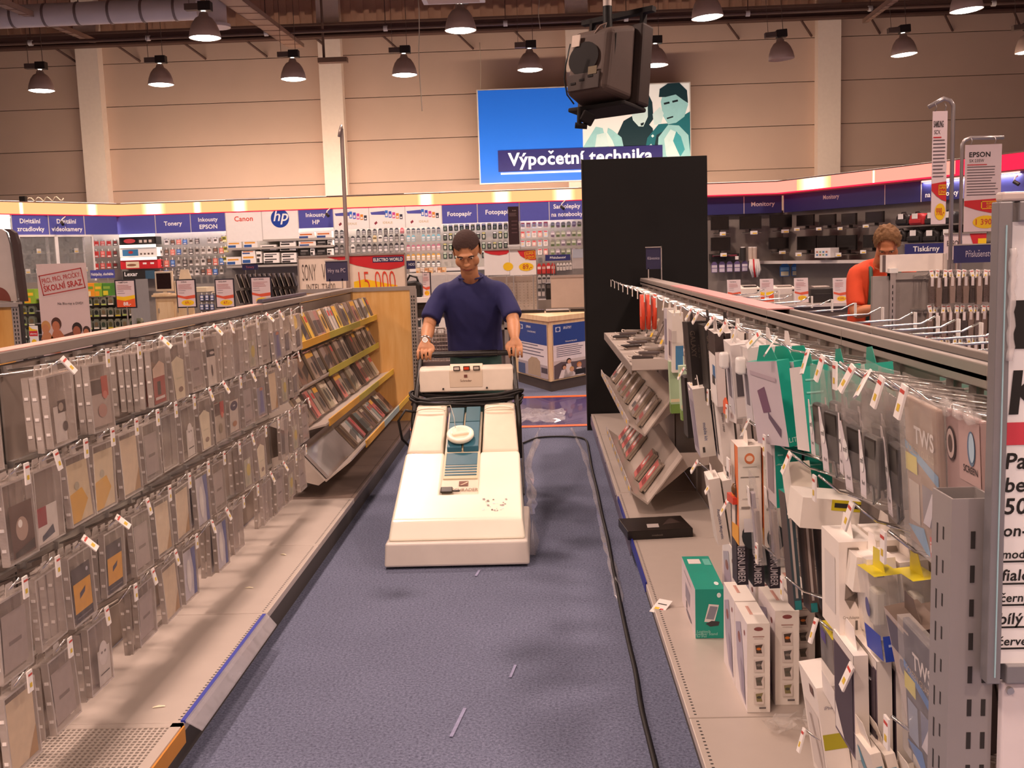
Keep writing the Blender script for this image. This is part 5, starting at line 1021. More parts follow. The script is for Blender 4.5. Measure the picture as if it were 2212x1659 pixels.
# --- top row, far to near
z = rh(6.9, 0, 0); rh(6.55, 0, 1); rh(6.2, 0, 2)
for k, y in enumerate((7.3, 7.7, 8.1, 8.5)): rh(y, 0, 3 + k)
for k in range(3):
    t = thing('orange_strap', '%s orange strap hanging in the far end of the top row, right rack' % ('front', 'middle', 'rear')[k], 'strap', 'orange straps', (.62 + .03*k, 6.2, 1.3))
    MB(T(.60 + .035*k, 6.2, 1.32) @ RR).tube([(-.03, 0, 0), (-.045, .0, -.12), (-.02, 0, -.2), (.02, 0, -.2), (.045, 0, -.12), (.03, 0, 0)], .012, mat('d8482a', .5), n=6).build('loop', t); MB(T(.60 + .035*k, 6.2, 1.32) @ RR).box(-.018, -.008, -.13, .018, .008, .0, WHITE).build('label', t)
z = rh(4.9, 0, 7, -10)
prod('tall_box', 'white tall box with blue lower edge, top row of right rack beside the black boxes', 'box', (.585, 4.75, 1.30), .14, .27, .05, 'ded6d0', 'e6ddd2', sp=SP(('r', .3, .55, 1, .95, '4a84b0'), ('r', 0, .3, .4, .5, 'c8beb6')), fp=P(('r', .1, .3, .9, .8, 'b8a8a8'), ('r', .2, .5, .6, .75, '5a4c4c')), tilt=2)
prod('tall_box', 'white thin box behind the tall white box, far part of the top row', 'box', (.60, 5.05, 1.30), .13, .25, .04, 'c9c2c8', 'ddd4cc', fp=P(('r', .2, .2, .8, .7, '8a8290')), tilt=-2)
for k in range(2):
    rh(4.05 - .18*k, 0, 8 + k, 30)
    prod('black_box', ('black tall carton further from the camera, top row of right rack', 'black tall carton nearer the camera, top row of right rack')[k], 'box', (.555 + .035*k, 4.05 - .18*k, 1.30), .15, .29, .055, '17110f', '1c1512', '2a211e', fp=P(('r', .2, .2, .4, .9, '2e2622')), sp=SP(('v', 'GALAXY', .45, .12, .018, .5, '5a4c40'), ('v', 'TAB 10', .8, .3, .012, .4, '4a4038')), lean=4, tilt=-3 + 2*k, group='black cartons', n=2)
rh(3.55, 0, 10, 35)
prod('envelope_pack', 'white envelope pack with dark top, hanging right of the black cartons', 'pack', (.575, 3.55, 1.30), .13, .25, .03, '3a2e2a', 'e8e0da', 'd8d0ca', sp=SP(('r', 0, .0, 1, .25, '3a2e2a')), fp=P(('r', 0, .3, 1, 1, 'e8e2dc'), ('r', .5, .45, .9, .62, '3b6fa0'), ('r', .4, .6, .8, .72, '2f2a2a')), lean=3, tilt=3, n=3)
prod('envelope_pack', 'white card with a black cable picture, behind the white envelope', 'pack', (.63, 3.42, 1.31), .13, .30, .02, 'e4dcd6', 'e0d8d0', fp=P(('r', .3, .3, .7, .8, '8a8080')), sp=SP(('r', .2, .55, .6, .8, '2a2524')), lean=-2, tilt=-4)
rh(3.3, 0, 11, 30); rh(3.1, 0, 12, 20)
for k in range(2):
    y = 3.22 - .16*k
    t = prod('charger_blister', ('white travel charger pack, left one under the top row tags', 'white travel charger pack, right one under the top row tags')[k], 'pack', (.57 + .02*k, y, 1.29), .12, .23, .045, 'dcd6d2', 'cfc8c4', fp=P(('r', .1, .3, .9, .95, 'c8c4c8'), ('r', .3, .35, .7, .75, '6a6470'), ('e', .5, .2, .3, .09, 'e8e4e0')), sp=SP(('r', .2, .25, .7, .7, '5a5458'), ('r', .1, .72, .9, .98, 'e8e0dc')), lean=5, tilt=4 - 6*k, n=3)
    MB(T(.57 + .02*k, y, 1.27) @ RR).box(-.02, -.022, -.06, .025, .004, -.01, WHITE).build('plug', t, .008, 3)
rh(2.82, 0, 13, 40); rh(2.62, 0, 14, -40)
prod('teal_box', 'white and purple fronted teal box, left of the two hanging in the top row', 'box', (.565, 2.70, 1.285), .17, .22, .035, 'cabfc4', TEAL, TEAL, fp=P(('p', [(.25, .35), (.5, .3), (.6, .6), (.35, .62)], '7a5a70'), ('p', [(.5, .6), (.85, .8), (.8, .9), (.5, .68)], '6a5a6a'), ('p', [(.1, .1), (.9, .2), (.9, .25), (.1, .15)], 'b8a8b0')), sp=SP(('t', 'LITE', .5, .95, .012, 'c8e8e0')), yaw=16, lean=6, tilt=-6, n=3)
prod('teal_box', 'teal box with small white square label, right of the two hanging in the top row', 'box', (.605, 2.50, 1.29), .12, .20, .065, 'e0d8d4', TEAL, mat('1b8f7c', .4), sp=SP(('r', .3, .72, .85, .9, 'e8ddd0'), ('r', .38, .75, .77, .87, '7a7068'), ('r', .1, .15, .6, .17, '7ac8b8'), ('r', .1, .3, .7, .32, '7ac8b8'), ('r', .1, .45, .6, .47, '7ac8b8')), lean=4, tilt=-8, n=3)
# phone cases in clear bags
BAGM = mat_clear('case_bag', 'ded8d4', .13, .05)
def phonecase(k, y, x, lab, tall=.2, side=0):
    z = 1.30; M_ = T(x, y, z) @ RR @ RZ(side) @ RY(R.uniform(-3, 3)) @ RX(R.uniform(2, 7))
    t = thing('phone_case_pack', lab, 'pack', 'bagged phone cases', (x, y, z))
    MB(M_).hexa([(-.055, -.012, -tall), (.055, -.012, -tall), (.055, .014, -tall), (-.055, .014, -tall)], [(-.05, -.002, .02), (.05, -.002, .02), (.05, .002, .02), (-.05, .002, .02)], BAGM).build('clear_bag', t, .004)
    MB(M_).box(-.038, -.008, -tall + .03, .036, .012, -.065, mat('17120f', .4)).build('phone_case', t, .008, 3)
    MB(M_).tube([(.0, -.005, -tall + .035), (.02, -.01, -tall + .005), (.035, -.005, -tall + .02), (.03, -.004, -tall + .05)], .003, BLACK, n=5).build('strap', t)
    MB(M_).prism([(-.052, -tall + .006), (-.02, -tall + .006), (-.02, -tall + .055), (-.045, -.06), (-.052, -.06)], 'y', -.0115, -.0105, mat('d8d0d0', .5)).build('printed_card', t)
    MB(M_).ell(-.035, -.115, .011, .022, -.0125, WHITE, 14).text('mf', -.035, -.12, .012, -.013, INK, .0).build('round_logo', t)
    MB(M_).text('find', -.034, -tall + .03, .008, -.0118, INK, .0).build('lettering', t)
for k, (y, x, s_) in enumerate(((2.28, .60, 0), (2.16, .595, 6), (2.05, .60, -4), (1.965, .585, 8), (1.87, .59, 0), (1.785, .60, -6))):
    rh(y, 0, 15 + k, (-20, 15, 0, 25, -35, 15)[k])
    for q in range(4):
        phonecase(k, y + .012*(q % 2), x + .042*q, '%s phone case in a clear bag, %s hook from the far end' % (('front', 'second', 'third', 'rear')[q], ORD[k]), .19 + .015*(k % 2), s_)
# screen protector packs at the near end
BRZ = mat('9a7f6c', .4, .2, .12, 6.)
def tws(pos, lab, dark=False, h=.25):
    M_ = T(*pos) @ RR @ RX(4) @ RY(2); t = thing('protector_pack', lab, 'pack', loc=pos); A = 'a58b78' if not dark else '3a3444'; w = .145
    MB(M_).box(-w/2, 0, -h, w/2, .012, .0, mat(A, .35, .1, .15, 9.)).build('card', t, .003)
    q = MB(M_); a1 = '6fa6cc' if not dark else '2f78c0'
    q.poly([(-w/2, -.075), (w/2, -.105), (w/2, -.125), (-w/2, -.088)], -.001, mat(a1, .4)).rect(-w*.48, -.125, -w*.12, -.095, -.0018, mat('d8cc50', .4)); q.rect(-w*.42, -.21, -w*.1, -.14, -.001, mat('c0b4a8' if not dark else '8a98b0', .3)); q.rect(.0, -.2, w*.42, -.135, -.001, mat('7a7480' if not dark else '5a6a90', .3)); q.poly([(0, -.2), (w*.3, -.14), (w*.42, -.14), (w*.2, -.2)], -.0016, mat('d8d4dc', .3))
    q.poly([(-w/2, -.222), (0, -.21), (w*.2, -.25), (w*.05, -.25)], -.001, mat(a1, .4)); q.rect(w*.18, -.25, w*.5, -.215, -.0012, mat('d8432c', .4)); q.build('card_print', t)
    MB(M_).text('TWS', .018, -.07, .028, -.002, mat('e8e0dc', .4, var=0), .02, wmax=.085).text('SCREEN GUARD', .0, -.09, .012, -.002, mat('c0a888', .4, var=0), .0, wmax=.12).text('iP4', w*.33, -.24, .02, -.0025, TXW, .01, wmax=.035).build('lettering', t)
    MB(M_).box(-w/2 - .002, -.008, -h - .002, w/2 + .002, .014, .004, CLEAR2).build('clear_sleeve', t); 
    return t
rh(1.67, 0, 21, 12); tws((.60, 1.665, 1.325), 'bronze screen protector pack hanging at the near end of the top row')
M_ = T(.615, 1.535, 1.325) @ RR @ RX(3); t = thing('protector_pack', 'pinkish SCREEN film pack between the bronze pack and the frame', 'pack', loc=(.615, 1.535, 1.325)); w = .13; h = .22
MB(M_).box(-w/2, 0, -h, w/2, .012, 0, mat('a98f8a', .35, .1, .06)).build('card', t, .003); q = MB(M_); q.rect(-w*.08, -.098, w*.5, -.005, -.001, mat('b79a94', .4)).ell(w*.28, -.045, .014, .026, -.002, mat('4a6a88', .3)).ell(w*.30, -.043, .010, .022, -.0026, mat('a8c4d4', .3)).ell(-w*.3, -.05, .018, .027, -.002, mat('4a4040', .4)).ell(-w*.3, -.05, .015, .023, -.0026, mat('c0aca4', .4)).ell(-w*.3, -.05, .008, .014, -.003, mat('5a4c48', .4)); q.rect(-w*.02, -.21, w*.5, -.125, -.001, mat('3c2a3c', .3)); [q.rect(w*(.06 + .13*k), -.19, w*(.11 + .13*k), -.165 + .004*k, -.002, mat(('d8a0a0', 'd8a070', 'c8a8d0')[k], .4)) for k in range(3)]; q.build('card_print', t)
MB(M_).text('SCREEN', w*.24, -.082, .010, -.002, INK, .01, wmax=.06).build('lettering', t); MB(M_).tube([(-.06 + .012*k, -.004 + .004*math.sin(k*2), .005 + .006*math.cos(k*1.7)) for k in range(11)], .008, CLEAR2, n=6).build('clear_fold', t)
# extra empty hooks along the near top row
for k, y in enumerate((4.5, 4.3, 5.2, 5.5, 5.8)): rh(y, 0, 22 + (k > 0), 0, lab='bare peg hook, %s of those over the far shelf, top row of right rack' % ORD[k])
# --- second row
for k, y in enumerate((4.3, 3.98, 3.62, 3.25, 2.95, 2.7, 2.45, 2.2, 1.95, 1.75)): rh(y, 1, k, (30, 25, 0, 0, -30, 0, 20, 0, 15, 0)[k])
for k, (y, c1, c2) in enumerate(((4.75, 'a8c09a', '6a8a3c'), (4.55, 'b8d0b0', '7a9a4a'))):
    prod('green_stylus_box', ('pale green slim box with dark green foot, left of the pair', 'pale green slim box with dark green foot, right of the pair')[k], 'box', (.575 + .02*k, y, 1.075), .05, .24, .045, c1, c1, 'c8d8c0', sp=SP(('r', 0, .72, 1, .78, 'd8c8a0'), ('r', 0, .82, 1, 1, c2)), fp=P(('r', 0, .8, 1, 1, c2)), tilt=1 - 3*k, lean=2)
prod('black_box', 'black slim carton in the second row beside the green boxes', 'box', (.575, 4.28, 1.06), .12, .25, .05, '16110f', '1e1714', '2c2320', sp=SP(('v', 'NOKIA', .5, .3, .012, .4, '5a5048')), lean=3)
prod('tall_box', 'white tall box with grey front, left one in the second row', 'box', (.56, 3.97, 1.06), .13, .27, .06, 'a8a0aa', 'e2dace', 'efe8e0', sp=SP(('v', 'mobile kit', .6, .5, .012, .3, '5a6a90'), ('r', .2, .85, .35, .93, '4a4440')), fp=P(('r', .2, .2, .8, .9, '8a8292')), lean=7, tilt=5, n=2)
prod('tall_box', 'white tall box, right one in the second row beside the orange clips', 'box', (.60, 3.65, 1.06), .11, .24, .05, 'e4dcd4', 'e9e1d8', 'efe8e0', fp=P(('r', .1, .1, .4, .9, '3a3230')), sp=SP(('v', 'screen cover', .4, .2, .009, .5, '6a6260')), lean=6, tilt=3, n=3)
for k in range(4):
    p = (.60 + .05*k, 3.42, 1.055); tag(MB(T(*p) @ RR).prism([(-.03, -.02), (.03, -.02), (.03, .02), (.0, .035), (-.03, .02)], 'y', -.003, .003, mat('dd5f36', .45)).build('stop_clip'), 'orange plastic stop clip, %s from the tip of a second row hook' % ORD[k], 'clip', 'orange stop clips')
def brd(s): return SP(('r', .02, .02, .98, .98, 'e6dcd0'), ('e', .5, .12, .22, .055, 'd8784a'), ('e', .5, .12, .15, .03, 'f0d0b8'), ('r', .1, .3, .9, .31, '8a8078'), ('r', .2, .2, .8, .205, 'a09890'), ('r', .35, .42, .65, .46, '8a7f78'), ('r', .15, .52, .85, .525, 'a09890'), ('r', .1, .6, .5, .62, '8a8078'), ('e', .5, .9, .4, .13, '2c3236'), ('r', .2, .72, .6, .86, 'ddd8d8'))
for k in range(2):
    prod('shaver_box', ('white box with orange oval and orange side stripe, left of the pair', 'white box with orange oval, right of the pair')[k], 'box', (.565 + .072*k, 3.08 - .01*k, 1.0 - .005*k), .11, .30, .068, 'e0763a', 'e6dcd0', 'f0e6dc', fp=P(('r', 0, 0, .55, 1, 'ddd0c4'), ('p', [(.55, .3), (.8, .5), (.7, .8), (.5, .9)], '4a3a38'), ('p', [(0, .85), (1, .8), (1, 1), (0, 1)], 'e0a030')), sp=brd(0), tilt=1, lean=1, group='boxes with orange ovals')
prod('teal_box', 'teal box with a white barcode label in the second row', 'box', (.605, 2.78, 1.06), .12, .17, .07, 'c8bcbc', TEAL, mat('1b8f7c', .4), sp=SP(('r', .25, .75, .95, .97, 'e0d8d0'), ('r', .35, .8, .85, .9, '8a8480'), ('r', .1, .15, .3, .17, 'a0d8cc'), ('r', .1, .3, .6, .32, '7ac8b8')), fp=P(('r', .2, .2, .8, .8, '8a7a80')), lean=2, n=2)
prod('white_block', 'plain white narrow box tilted outwards right of the second row teal box', 'box', (.585, 2.52, 1.05), .09, .13, .05, 'e8dfd2', 'ddd4c6', 'f4ece2', lean=4, tilt=-18, tab=False, tp=P(('r', .3, .3, .7, .35, 'b8b0a8')))
for k in range(2):
    prod('accessory_box', ('white box with yellow lining lying on its hook, upper one', 'white box with yellow lining lying on its hook, lower one')[k], 'box', (.575 + .03*k, 2.36 - .3*k, 1.02 - .05*k), .12, .07, .13, 'e8e0d4', 'efe6da', 'f4ece4', sp=SP(('r', .5, .0, 1, .35, 'd8c820'), ('r', .55, .1, 1, .25, '2a2622')), tab=False, lean=-6)
def curved(q, d, h): q.poly([(d*.25, -h*.06), (d*.55, -h*.06), (d*.6, -h*.1), (d*.45, -h*.62), (d*.6, -h*.74), (d*.85, -h*.80), (d*.85, -h*.70), (d*.6, -h*.64), (d*.62, -h*.5), (d*.3, -h*.7), (d*.15, -h*.6)], -.001, mat('8a7d70', .5)); q.rect(d*.45, -h*.92, d*.52, -h*.82, -.001, mat('6a625a', .5)); q.text('Car Adapter', d*.35, -h*.8, .006, -.001, mat('9a9288', .5, var=0), 0, wmax=d*.5)
prod('charger_box', 'white charger box with a grey curved recess in the second row', 'box', (.585, 2.12, .985), .13, .20, .07, 'ece2d6', 'f0e7dc', 'f8f0e8', sp=curved, fp=P(('r', .2, .2, .8, .8, 'd8d0c8')), lean=1, n=3)
prod('charger_box', 'plain white box beside the charger box with the grey recess', 'box', (.615, 2.02, .97), .10, .16, .055, 'ece2d6', 'f2e9de', 'f8f0e8', sp=SP(('r', .3, .2, .55, .23, '8a8290')), lean=5, tilt=-4, n=3)
for k in range(3):
    y, x = 1.93 - .03*k, .60 + .06*k
    t = prod('clear_box', '%s clear box with yellow top and blue foot in the second row' % ('front', 'middle', 'rear')[k], 'box', (x, y, .965), .11, .16, .05, CLEAR2, CLEAR2, mat('d9c926', .4), sp=SP(('r', .03, .7, .97, 1, '2a44a8'), ('r', .2, .8, .8, .83, 'a8b8e0')), fp=P(('r', .05, .7, .95, 1, '2a44a8'), ('e', .4, .45, .12, .12, '5a5a88')), lean=6, tilt=-5, group='clear boxes with yellow tops')
    MB(T(x, y, .96) @ RR).box(-.02, .012, -.1, .02, .035, -.03, mat('c9c4b8', .4)).build('adapter', t, .006)
prod('dark_pack', 'dark clear-fronted pack leaning below the clear yellow-topped boxes', 'pack', (.60, 1.76, .93), .12, .24, .06, 'b8a9a0', '3a2c28', '6a5a50', fp=P(('r', .05, .05, .95, .3, '5a5664'), ('e', .5, .4, .2, .08, '3a3a58'), ('r', .1, .5, .8, .95, 'c8bab0')), lean=12, tilt=3, n=3)
# --- third row
for k, y in enumerate((3.95, 3.6, 3.3, 3.1, 2.8, 2.5, 2.2, 1.95, 1.72)): rh(y, 2, k, (30, 30, 25, 0, 0, 0, -20, 20, 0)[k])
prod('tall_box', 'white slim box with vertical print hanging loose above the shelf', 'box', (.565, 3.62, .785), .09, .25, .04, 'd8d0c6', 'e4dbd0', 'f0e8e0', sp=SP(('v', 'Adaptable Magnetic', .6, .45, .010, .5, '6a7088')), lean=9, tilt=7, n=3)
for k in range(3):
    prod('number_box', ('black slim carton with rows of white lettering, nearest the aisle', 'black slim carton with rows of white lettering, middle of three', 'black slim carton with rows of white lettering, nearest the rack')[k], 'box', (.575 + .045*k, 3.16 - .02*k, .80), .08, .25, .034, '2e2832', '2a2630', '3a3440', sp=SP(('v', 'NUMBERNUMBERNUMBER', .75, .05, .022, .92, 'c9c4c8')), tilt=-1, lean=1, group='black lettered cartons')
t = thing('toy_figure', 'yellow orange rounded gadget hanging over the black lettered cartons', 'gadget', loc=(.60, 3.12, .85)); M_ = T(.60, 3.10, .82) @ RR
MB(M_).ball((0, 0, .03), (.045, .04, .05), mat('e0a23a', .4), 14).build('body', t); MB(M_).ball((.02, -.03, .04), (.018, .015, .02), mat('6a4a2a', .3), 10).build('eye', t); MB(M_).prism([(-.05, -.01), (.05, .0), (.05, .02), (-.05, .015)], 'y', -.045, .03, mat('c8402c', .5)).build('band', t); MB(M_).box(-.03, -.05, .07, .015, -.046, .13, PAPER).rect(-.02, .075, .01, .09, -.051, DARK).build('label', t)
for k in range(4):
    y, x = 2.82 - .012*k, .565 + .045*k
    t = thing('poly_bag', '%s clear bag of slim parts from the aisle side in the third row' % ORD[k], 'bag', 'clear bags in the third row', (x, y, .96)); M_ = T(x, y, .965) @ RR @ RX(5) @ RY(3)
    MB(M_).hexa([(-.05, -.008, -.25), (.05, -.008, -.25), (.05, .012, -.25), (-.05, .012, -.25)], [(-.045, -.001, 0), (.045, -.001, 0), (.045, .001, 0), (-.045, .001, 0)], CLEAR2).build('clear_bag', t, .003); MB(M_).box(-.03, -.004, -.235, -.005, .006, -.06, mat('b8b0b8', .4)).box(.005, -.004, -.235, .03, .006, -.1, mat('a89890', .4)).build('slim_part', t)
    MB(M_).box(-.04, -.01, -.10, -.012, -.008, -.045, TAGM).build('sticker', t)
for k in range(3): 
    prod('cable_pack', '%s dark striped slim pack right of the clear bags' % ('front', 'middle', 'rear')[k], 'pack', (.60 + .035*k, 2.62 - .02*k, .96), .07, .30, .02, '4a3c38', '5a4a44' if k else '3a4a50', '1f8f80' if k == 0 else '8a7c74', sp=SP(('r', .3, .05, .6, .9, 'b8aca4'), ('r', .1, .92, .9, 1, '1f7f80')), tilt=-4, lean=4, group='dark striped packs')
for k in range(2):
    prod('case_box', ('white framed slim box with dark side, nearer the aisle, low at the near end', 'white slim box behind its dark sided twin, low at the near end')[k], 'box', (.585 + .035*k, 2.02 - .03*k, .79), .14, .215, .028, '6a5c66', 'e6ddd2', 'f2eae2', fp=P(('r', .0, .0, 1, .08, 'd8d0c8'), ('r', .06, .1, .94, .96, '4c4048'), ('p', [(.06, .96), (.5, .96), (.06, .7)], 'e0d8d0')), lean=2, tilt=1, n=2 + k)
tws((.60, 1.655, .945), 'dark blue screen protector pack low at the near end beside the slotted post', True, .24)
# --- lowest row envelopes
for k, y in enumerate((2.3, 1.98, 1.8)): rh(y, 3, k, (-20, 15, 0)[k])
for k in range(3):
    prod('envelope_pack', ('white folder pack with a blue stripe at the bottom right', 'white folder pack behind the blue striped one', 'purple grey card pack at the bottom right corner')[k], 'pack', (.59 + .05*k, 1.93 - .1*k, .63 - .03*k), .15, .26, .02, ('e2d8cc', 'ddd4c8', '7a7288')[k], ('e2d8cc', 'ddd4c8', '8a8098')[k], sp=SP(('r', .2, .1, .8, .5, '6a98a8')) if k == 0 else None, fp=P(('p', [(.15, .1), (.4, .08), (.75, .4), (.5, .42)], '5a93a8'), ('r', .25, .55, .8, .95, 'cfc8c4')) if k < 2 else None, lean=14, tilt=-4, n=2)
# --- on the base shelf
def shelfbox(name, lab, x0, y0, w, d, h, front, side, top, fp=None, sp=None, tp=None, yaw=0, z=.151, group=None):
    # x0,y0: near corner on the aisle side; w along x (face to the camera), d along y
    M_ = T(x0, y0, z) @ RZ(yaw)
    t = thing(name, lab, 'box', group, (x0, y0, z)); F = lambda m_: m_ if not isinstance(m_, str) else mat(m_, .5, var=.05)
    v = [(0, 0, 0), (w, 0, 0), (w, d, 0), (0, d, 0), (0, 0, h), (w, 0, h), (w, d, h), (0, d, h)]
    m = MB(M_); m.add(v, [(0, 1, 5, 4)], F(front)); m.add(v, [(3, 0, 4, 7), (1, 2, 6, 5), (2, 3, 7, 6), (0, 3, 2, 1)], F(side)); m.add(v, [(4, 5, 6, 7)], F(top)); m.build('carton', t)
    if fp: q = MB(M_ @ T(0, 0, h)); fp(q, w, h); q.build('front_print', t)
    if sp: q = MB(M_ @ T(0, d, h) @ RZ(-90)); sp(q, d, h); q.build('side_print', t)
    if tp: q = MB(M_ @ T(0, d, h + .0) @ RX(-90)); tp(q, w, d); q.build('top_print', t)
    return t
shelfbox('speaker_stand_box', 'teal and white speaker stand box standing on the right base shelf', .537, 3.72, .108, .42, .187, TEAL, 'd4c8cc', TEAL,
  fp=SP(('p', [(.46, .3), (.8, .32), (.64, .68), (.3, .66)], 'e4e0dc'), ('p', [(.5, .34), (.76, .36), (.62, .62), (.36, .6)], '8a8c98'), ('p', [(.34, .7), (.55, .64), (.82, .66), (.78, .74), (.5, .76)], '3a3a3c'), ('e', .8, .12, .07, .05, 'e0f0ec'), ('t', 'Logitech', .28, .88, .010, '9ad8cc'), ('t', 'Speaker Stand', .36, .93, .010, '9ad8cc'), ('t', 'for iPad', .2, .975, .008, '9ad8cc')),
  sp=SP(('p', [(.3, .35), (.65, .38), (.6, .68), (.3, .66)], '8a8494'), ('r', .35, .7, .42, .85, '5a5660'), ('e', .55, .9, .2, .05, '6a6470'), ('r', .2, .15, .7, .18, 'a8a0a8')), tp=SP(('r', .15, .1, .6, .25, 'e8e0dc'), ('r', .7, .1, .95, .3, '6ac0b0'), ('e', .8, .85, .08, .05, 'e0f0ec')), yaw=-1)
def wprint(n): return SP(('e', .5, .06, .2, .022, '8a4a48'), ('r', .25, .14, .75, .15, 'b08a80'), ('r', .3, .165, .7, .17, 'b8a8a0'), *[o_ for k in range(4) for o_ in (('r', .28, .22 + .18*k, .72, .36 + .18*k, 'dcd2ca'), ('p', [(.35, .24 + .18*k), (.68, .23 + .18*k), (.6, .28 + .18*k), (.65, .33 + .18*k), (.4, .33 + .18*k)], ('4a3a30', '5a5450', '6a6258', '8a8058')[k]), ('e', .5, .28 + .18*k, .1, .015, ('d8782a', '8a8078', '5a5a50', '4a4a40')[k]))], ('r', .5, .93, .8, .95, '6a6260'))
wside = SP(('e', .8, .15, .05, .03, '8a4a48'), ('p', [(.1, .2), (.5, .1), (.7, .4), (.9, .95), (.5, .9), (.2, .6)], 'a8a0b0'), ('e', .4, .3, .12, .06, '8a5a58'), ('p', [(.5, .5), (.8, .6), (.85, .9), (.6, .85)], '8a8298'))
wtop = SP(('r', .35, .2, .5, .6, 'd8a898'), ('r', .42, .25, .46, .55, 'c08a80'))
for k, (x0, y0, w, d, h, z, lab) in enumerate(((.603, 3.09, .07, .2, .285, .151, 'nearest the camera of the white boxes with tool pictures'), (.603, 3.30, .07, .2, .285, .151, 'behind the nearest white box with tool pictures'),
    (.70, 3.14, .074, .25, .305, .151, 'inner row, front one of the white boxes with tool pictures'), (.70, 3.44, .074, .25, .305, .151, 'inner row, middle one of the white boxes with tool pictures'), (.69, 3.75, .074, .28, .31, .151, 'inner row, furthest of the white boxes with tool pictures'), (.785, 3.3, .08, .3, .30, .151, 'against the rack panel, of the white boxes with tool pictures'))):
    shelfbox('gadget_box', 'white carton ' + lab, x0, y0, w, d, h, 'f0e9e0', 'ddd4d4', 'f4ede4', wprint(k), wside, wtop, group='white cartons with tool pictures', z=z)
# white charger cartons on the near side
def chg(q, w, h): pass
prod('adapter_box', 'large white adapter carton with grey window at the near end above the shelf', 'box', (.60, 2.36, .58), .16, .27, .055, 'e9e0d6', 'f0e8de', 'f6eee6', fp=P(('r', .12, .3, .88, .92, 'd2c8c0'), ('p', [(.3, .4), (.45, .38), (.75, .75), (.7, .85)], 'a89a90'), ('r', .6, .05, .8, .13, '6a4a40')), sp=SP(('r', 0, .42, 1, .56, 'b0a826'), ('t', 'iPhone', .5, .2, .008, '8a8290')), lean=8, tab=False)
prod('adapter_box', 'white adapter carton with olive band beside the large one', 'box', (.665, 2.30, .57), .15, .25, .05, 'e9e0d6', 'efe6dc', 'f6eee6', sp=SP(('r', 0, .36, 1, .5, 'b0a826')), lean=6, tab=False)
t = prod('car_adapter_pack', 'clear pack with yellow lid and white Car Adapter foot', 'pack', (.605, 2.22, .74), .10, .17, .06, CLEAR2, CLEAR2, mat('c9ba2c', .4), sp=SP(('r', 0, .7, 1, 1, 'e2dad2'), ('t', 'Car Adapter', .5, .88, .010, '8a8480')), fp=P(('r', 0, .7, 1, 1, 'e2dad2'), ('r', .1, .05, .5, .2, '5a4a88')), lean=4, tilt=4)
MB(T(.605, 2.22, .74) @ RR).tube([(-.02, .03, -.03), (.0, .03, -.09), (.025, .03, -.06), (.01, .03, -.1)], .012, mat('5a4c44', .4), n=6).build('adapter', t)
# black flat box, loose price card, plastic scrap
a = atz(1390, 1166, .151); t = thing('flat_box', 'black flat laptop box lying across the right base shelf', 'box', loc=a); Mb = T(.40, 5.06, .151) @ RZ(6)
MB(Mb).box(0, 0, 0, .33, .26, .045, mat('191210', .3)).build('carton', t, .003); MB(Mb).add([(.11, .05, .0455), (.17, .05, .0455), (.18, .12, .0455), (.12, .12, .0455)], [(0, 1, 2, 3)], mat('b8b0ac', .4)).add([(.2, .1, .0455), (.3, .12, .0455), (.26, .22, .0455)], [(0, 1, 2)], mat('3a2c28', .4)).build('lid_print', t)
MB(Mb).text('notebook', .15, .015, .010, -.001, mat('7a7068', .5, var=0), 0).build('lettering', t)
p = atz(1428, 1310, .155); t = thing('price_card', 'loose yellow and white price card lying on the right base shelf', 'price card', loc=p); Mp = Matrix.Translation(p) @ RZ(-35) @ RX(18) 
MB(Mp).box(-.03, -.045, 0, .03, .045, .0015, PAPER).add([(-.02, -.03, .002), (.0, -.03, .002), (.0, -.01, .002), (-.02, -.01, .002)], [(0, 1, 2, 3)], YEL).add([(.005, -.03, .002), (.02, -.03, .002), (.02, -.015, .002), (.005, -.015, .002)], [(0, 1, 2, 3)], RED).add([(-.02, .01, .002), (.02, .01, .002), (.02, .016, .002), (-.02, .016, .002)], [(0, 1, 2, 3)], DARK).build('card', t); MB(Mp).box(.025, -.075, 0, .029, -.04, .002, mat('d8c880')).build('string', t)
p = atz(1710, 1585, .152); rr = random.Random(5); vs, fs = crumple(p.x - .07, p.y - .05, p.x + .08, p.y + .06, 7, 5, .04); tag(MB(T(0, 0, .15)).add(vs, fs, CLEAR2).build('plastic_scrap'), 'crumpled clear plastic scrap on the right base shelf', 'plastic scrap')
# ------------------------------------------------------------------ far shelf with devices, slanted trays
t = thing('device_shelf', 'grey shelf with tethered devices at the far end of the right rack', 'shelf', loc=(.7, 7, .93))
for a, b in ((5.7, 6.9), (6.9, 8.1)): MB().box(.49, a, .925, RXB, b, .955, BASEM).build('shelf_board', t, .003)
MB().box(.49, 5.69, .93, RXB, 5.70, .99, BASEM).build('side_lip', t); MB().box(.485, 5.7, .905, .49, 8.1, .955, RAILM).build('front_edge', t)
for k in range(9):
    y = 5.9 + k*.25; x = .57 + .06*(k % 3); t = thing('tethered_device', '%s small dark device from the near end on the far grey shelf' % ORD[k], 'device', 'devices on the far grey shelf', (x, y, .955)); M_ = T(x, y, .956) @ RZ(R.uniform(-30, 30))
    MB(M_).box(-.06, -.035, .015, .06, .035, .03, mat(('2a2220', '4a4040', '8a8078')[k % 3], .35)).build('body', t, .004); MB(M_).tube([(-.05, -.03, .005), (-.08, -.02, .02), (-.09, .02, .03), (-.05, .04, .02), (.02, .03, .008), (.06, .0, .006)], .004, mat('c8bcb0', .3), n=5).build('security_cable', t); MB(M_).box(-.04, -.025, 0, .04, .025, .015, mat('a89c94', .3)).build('stand', t)
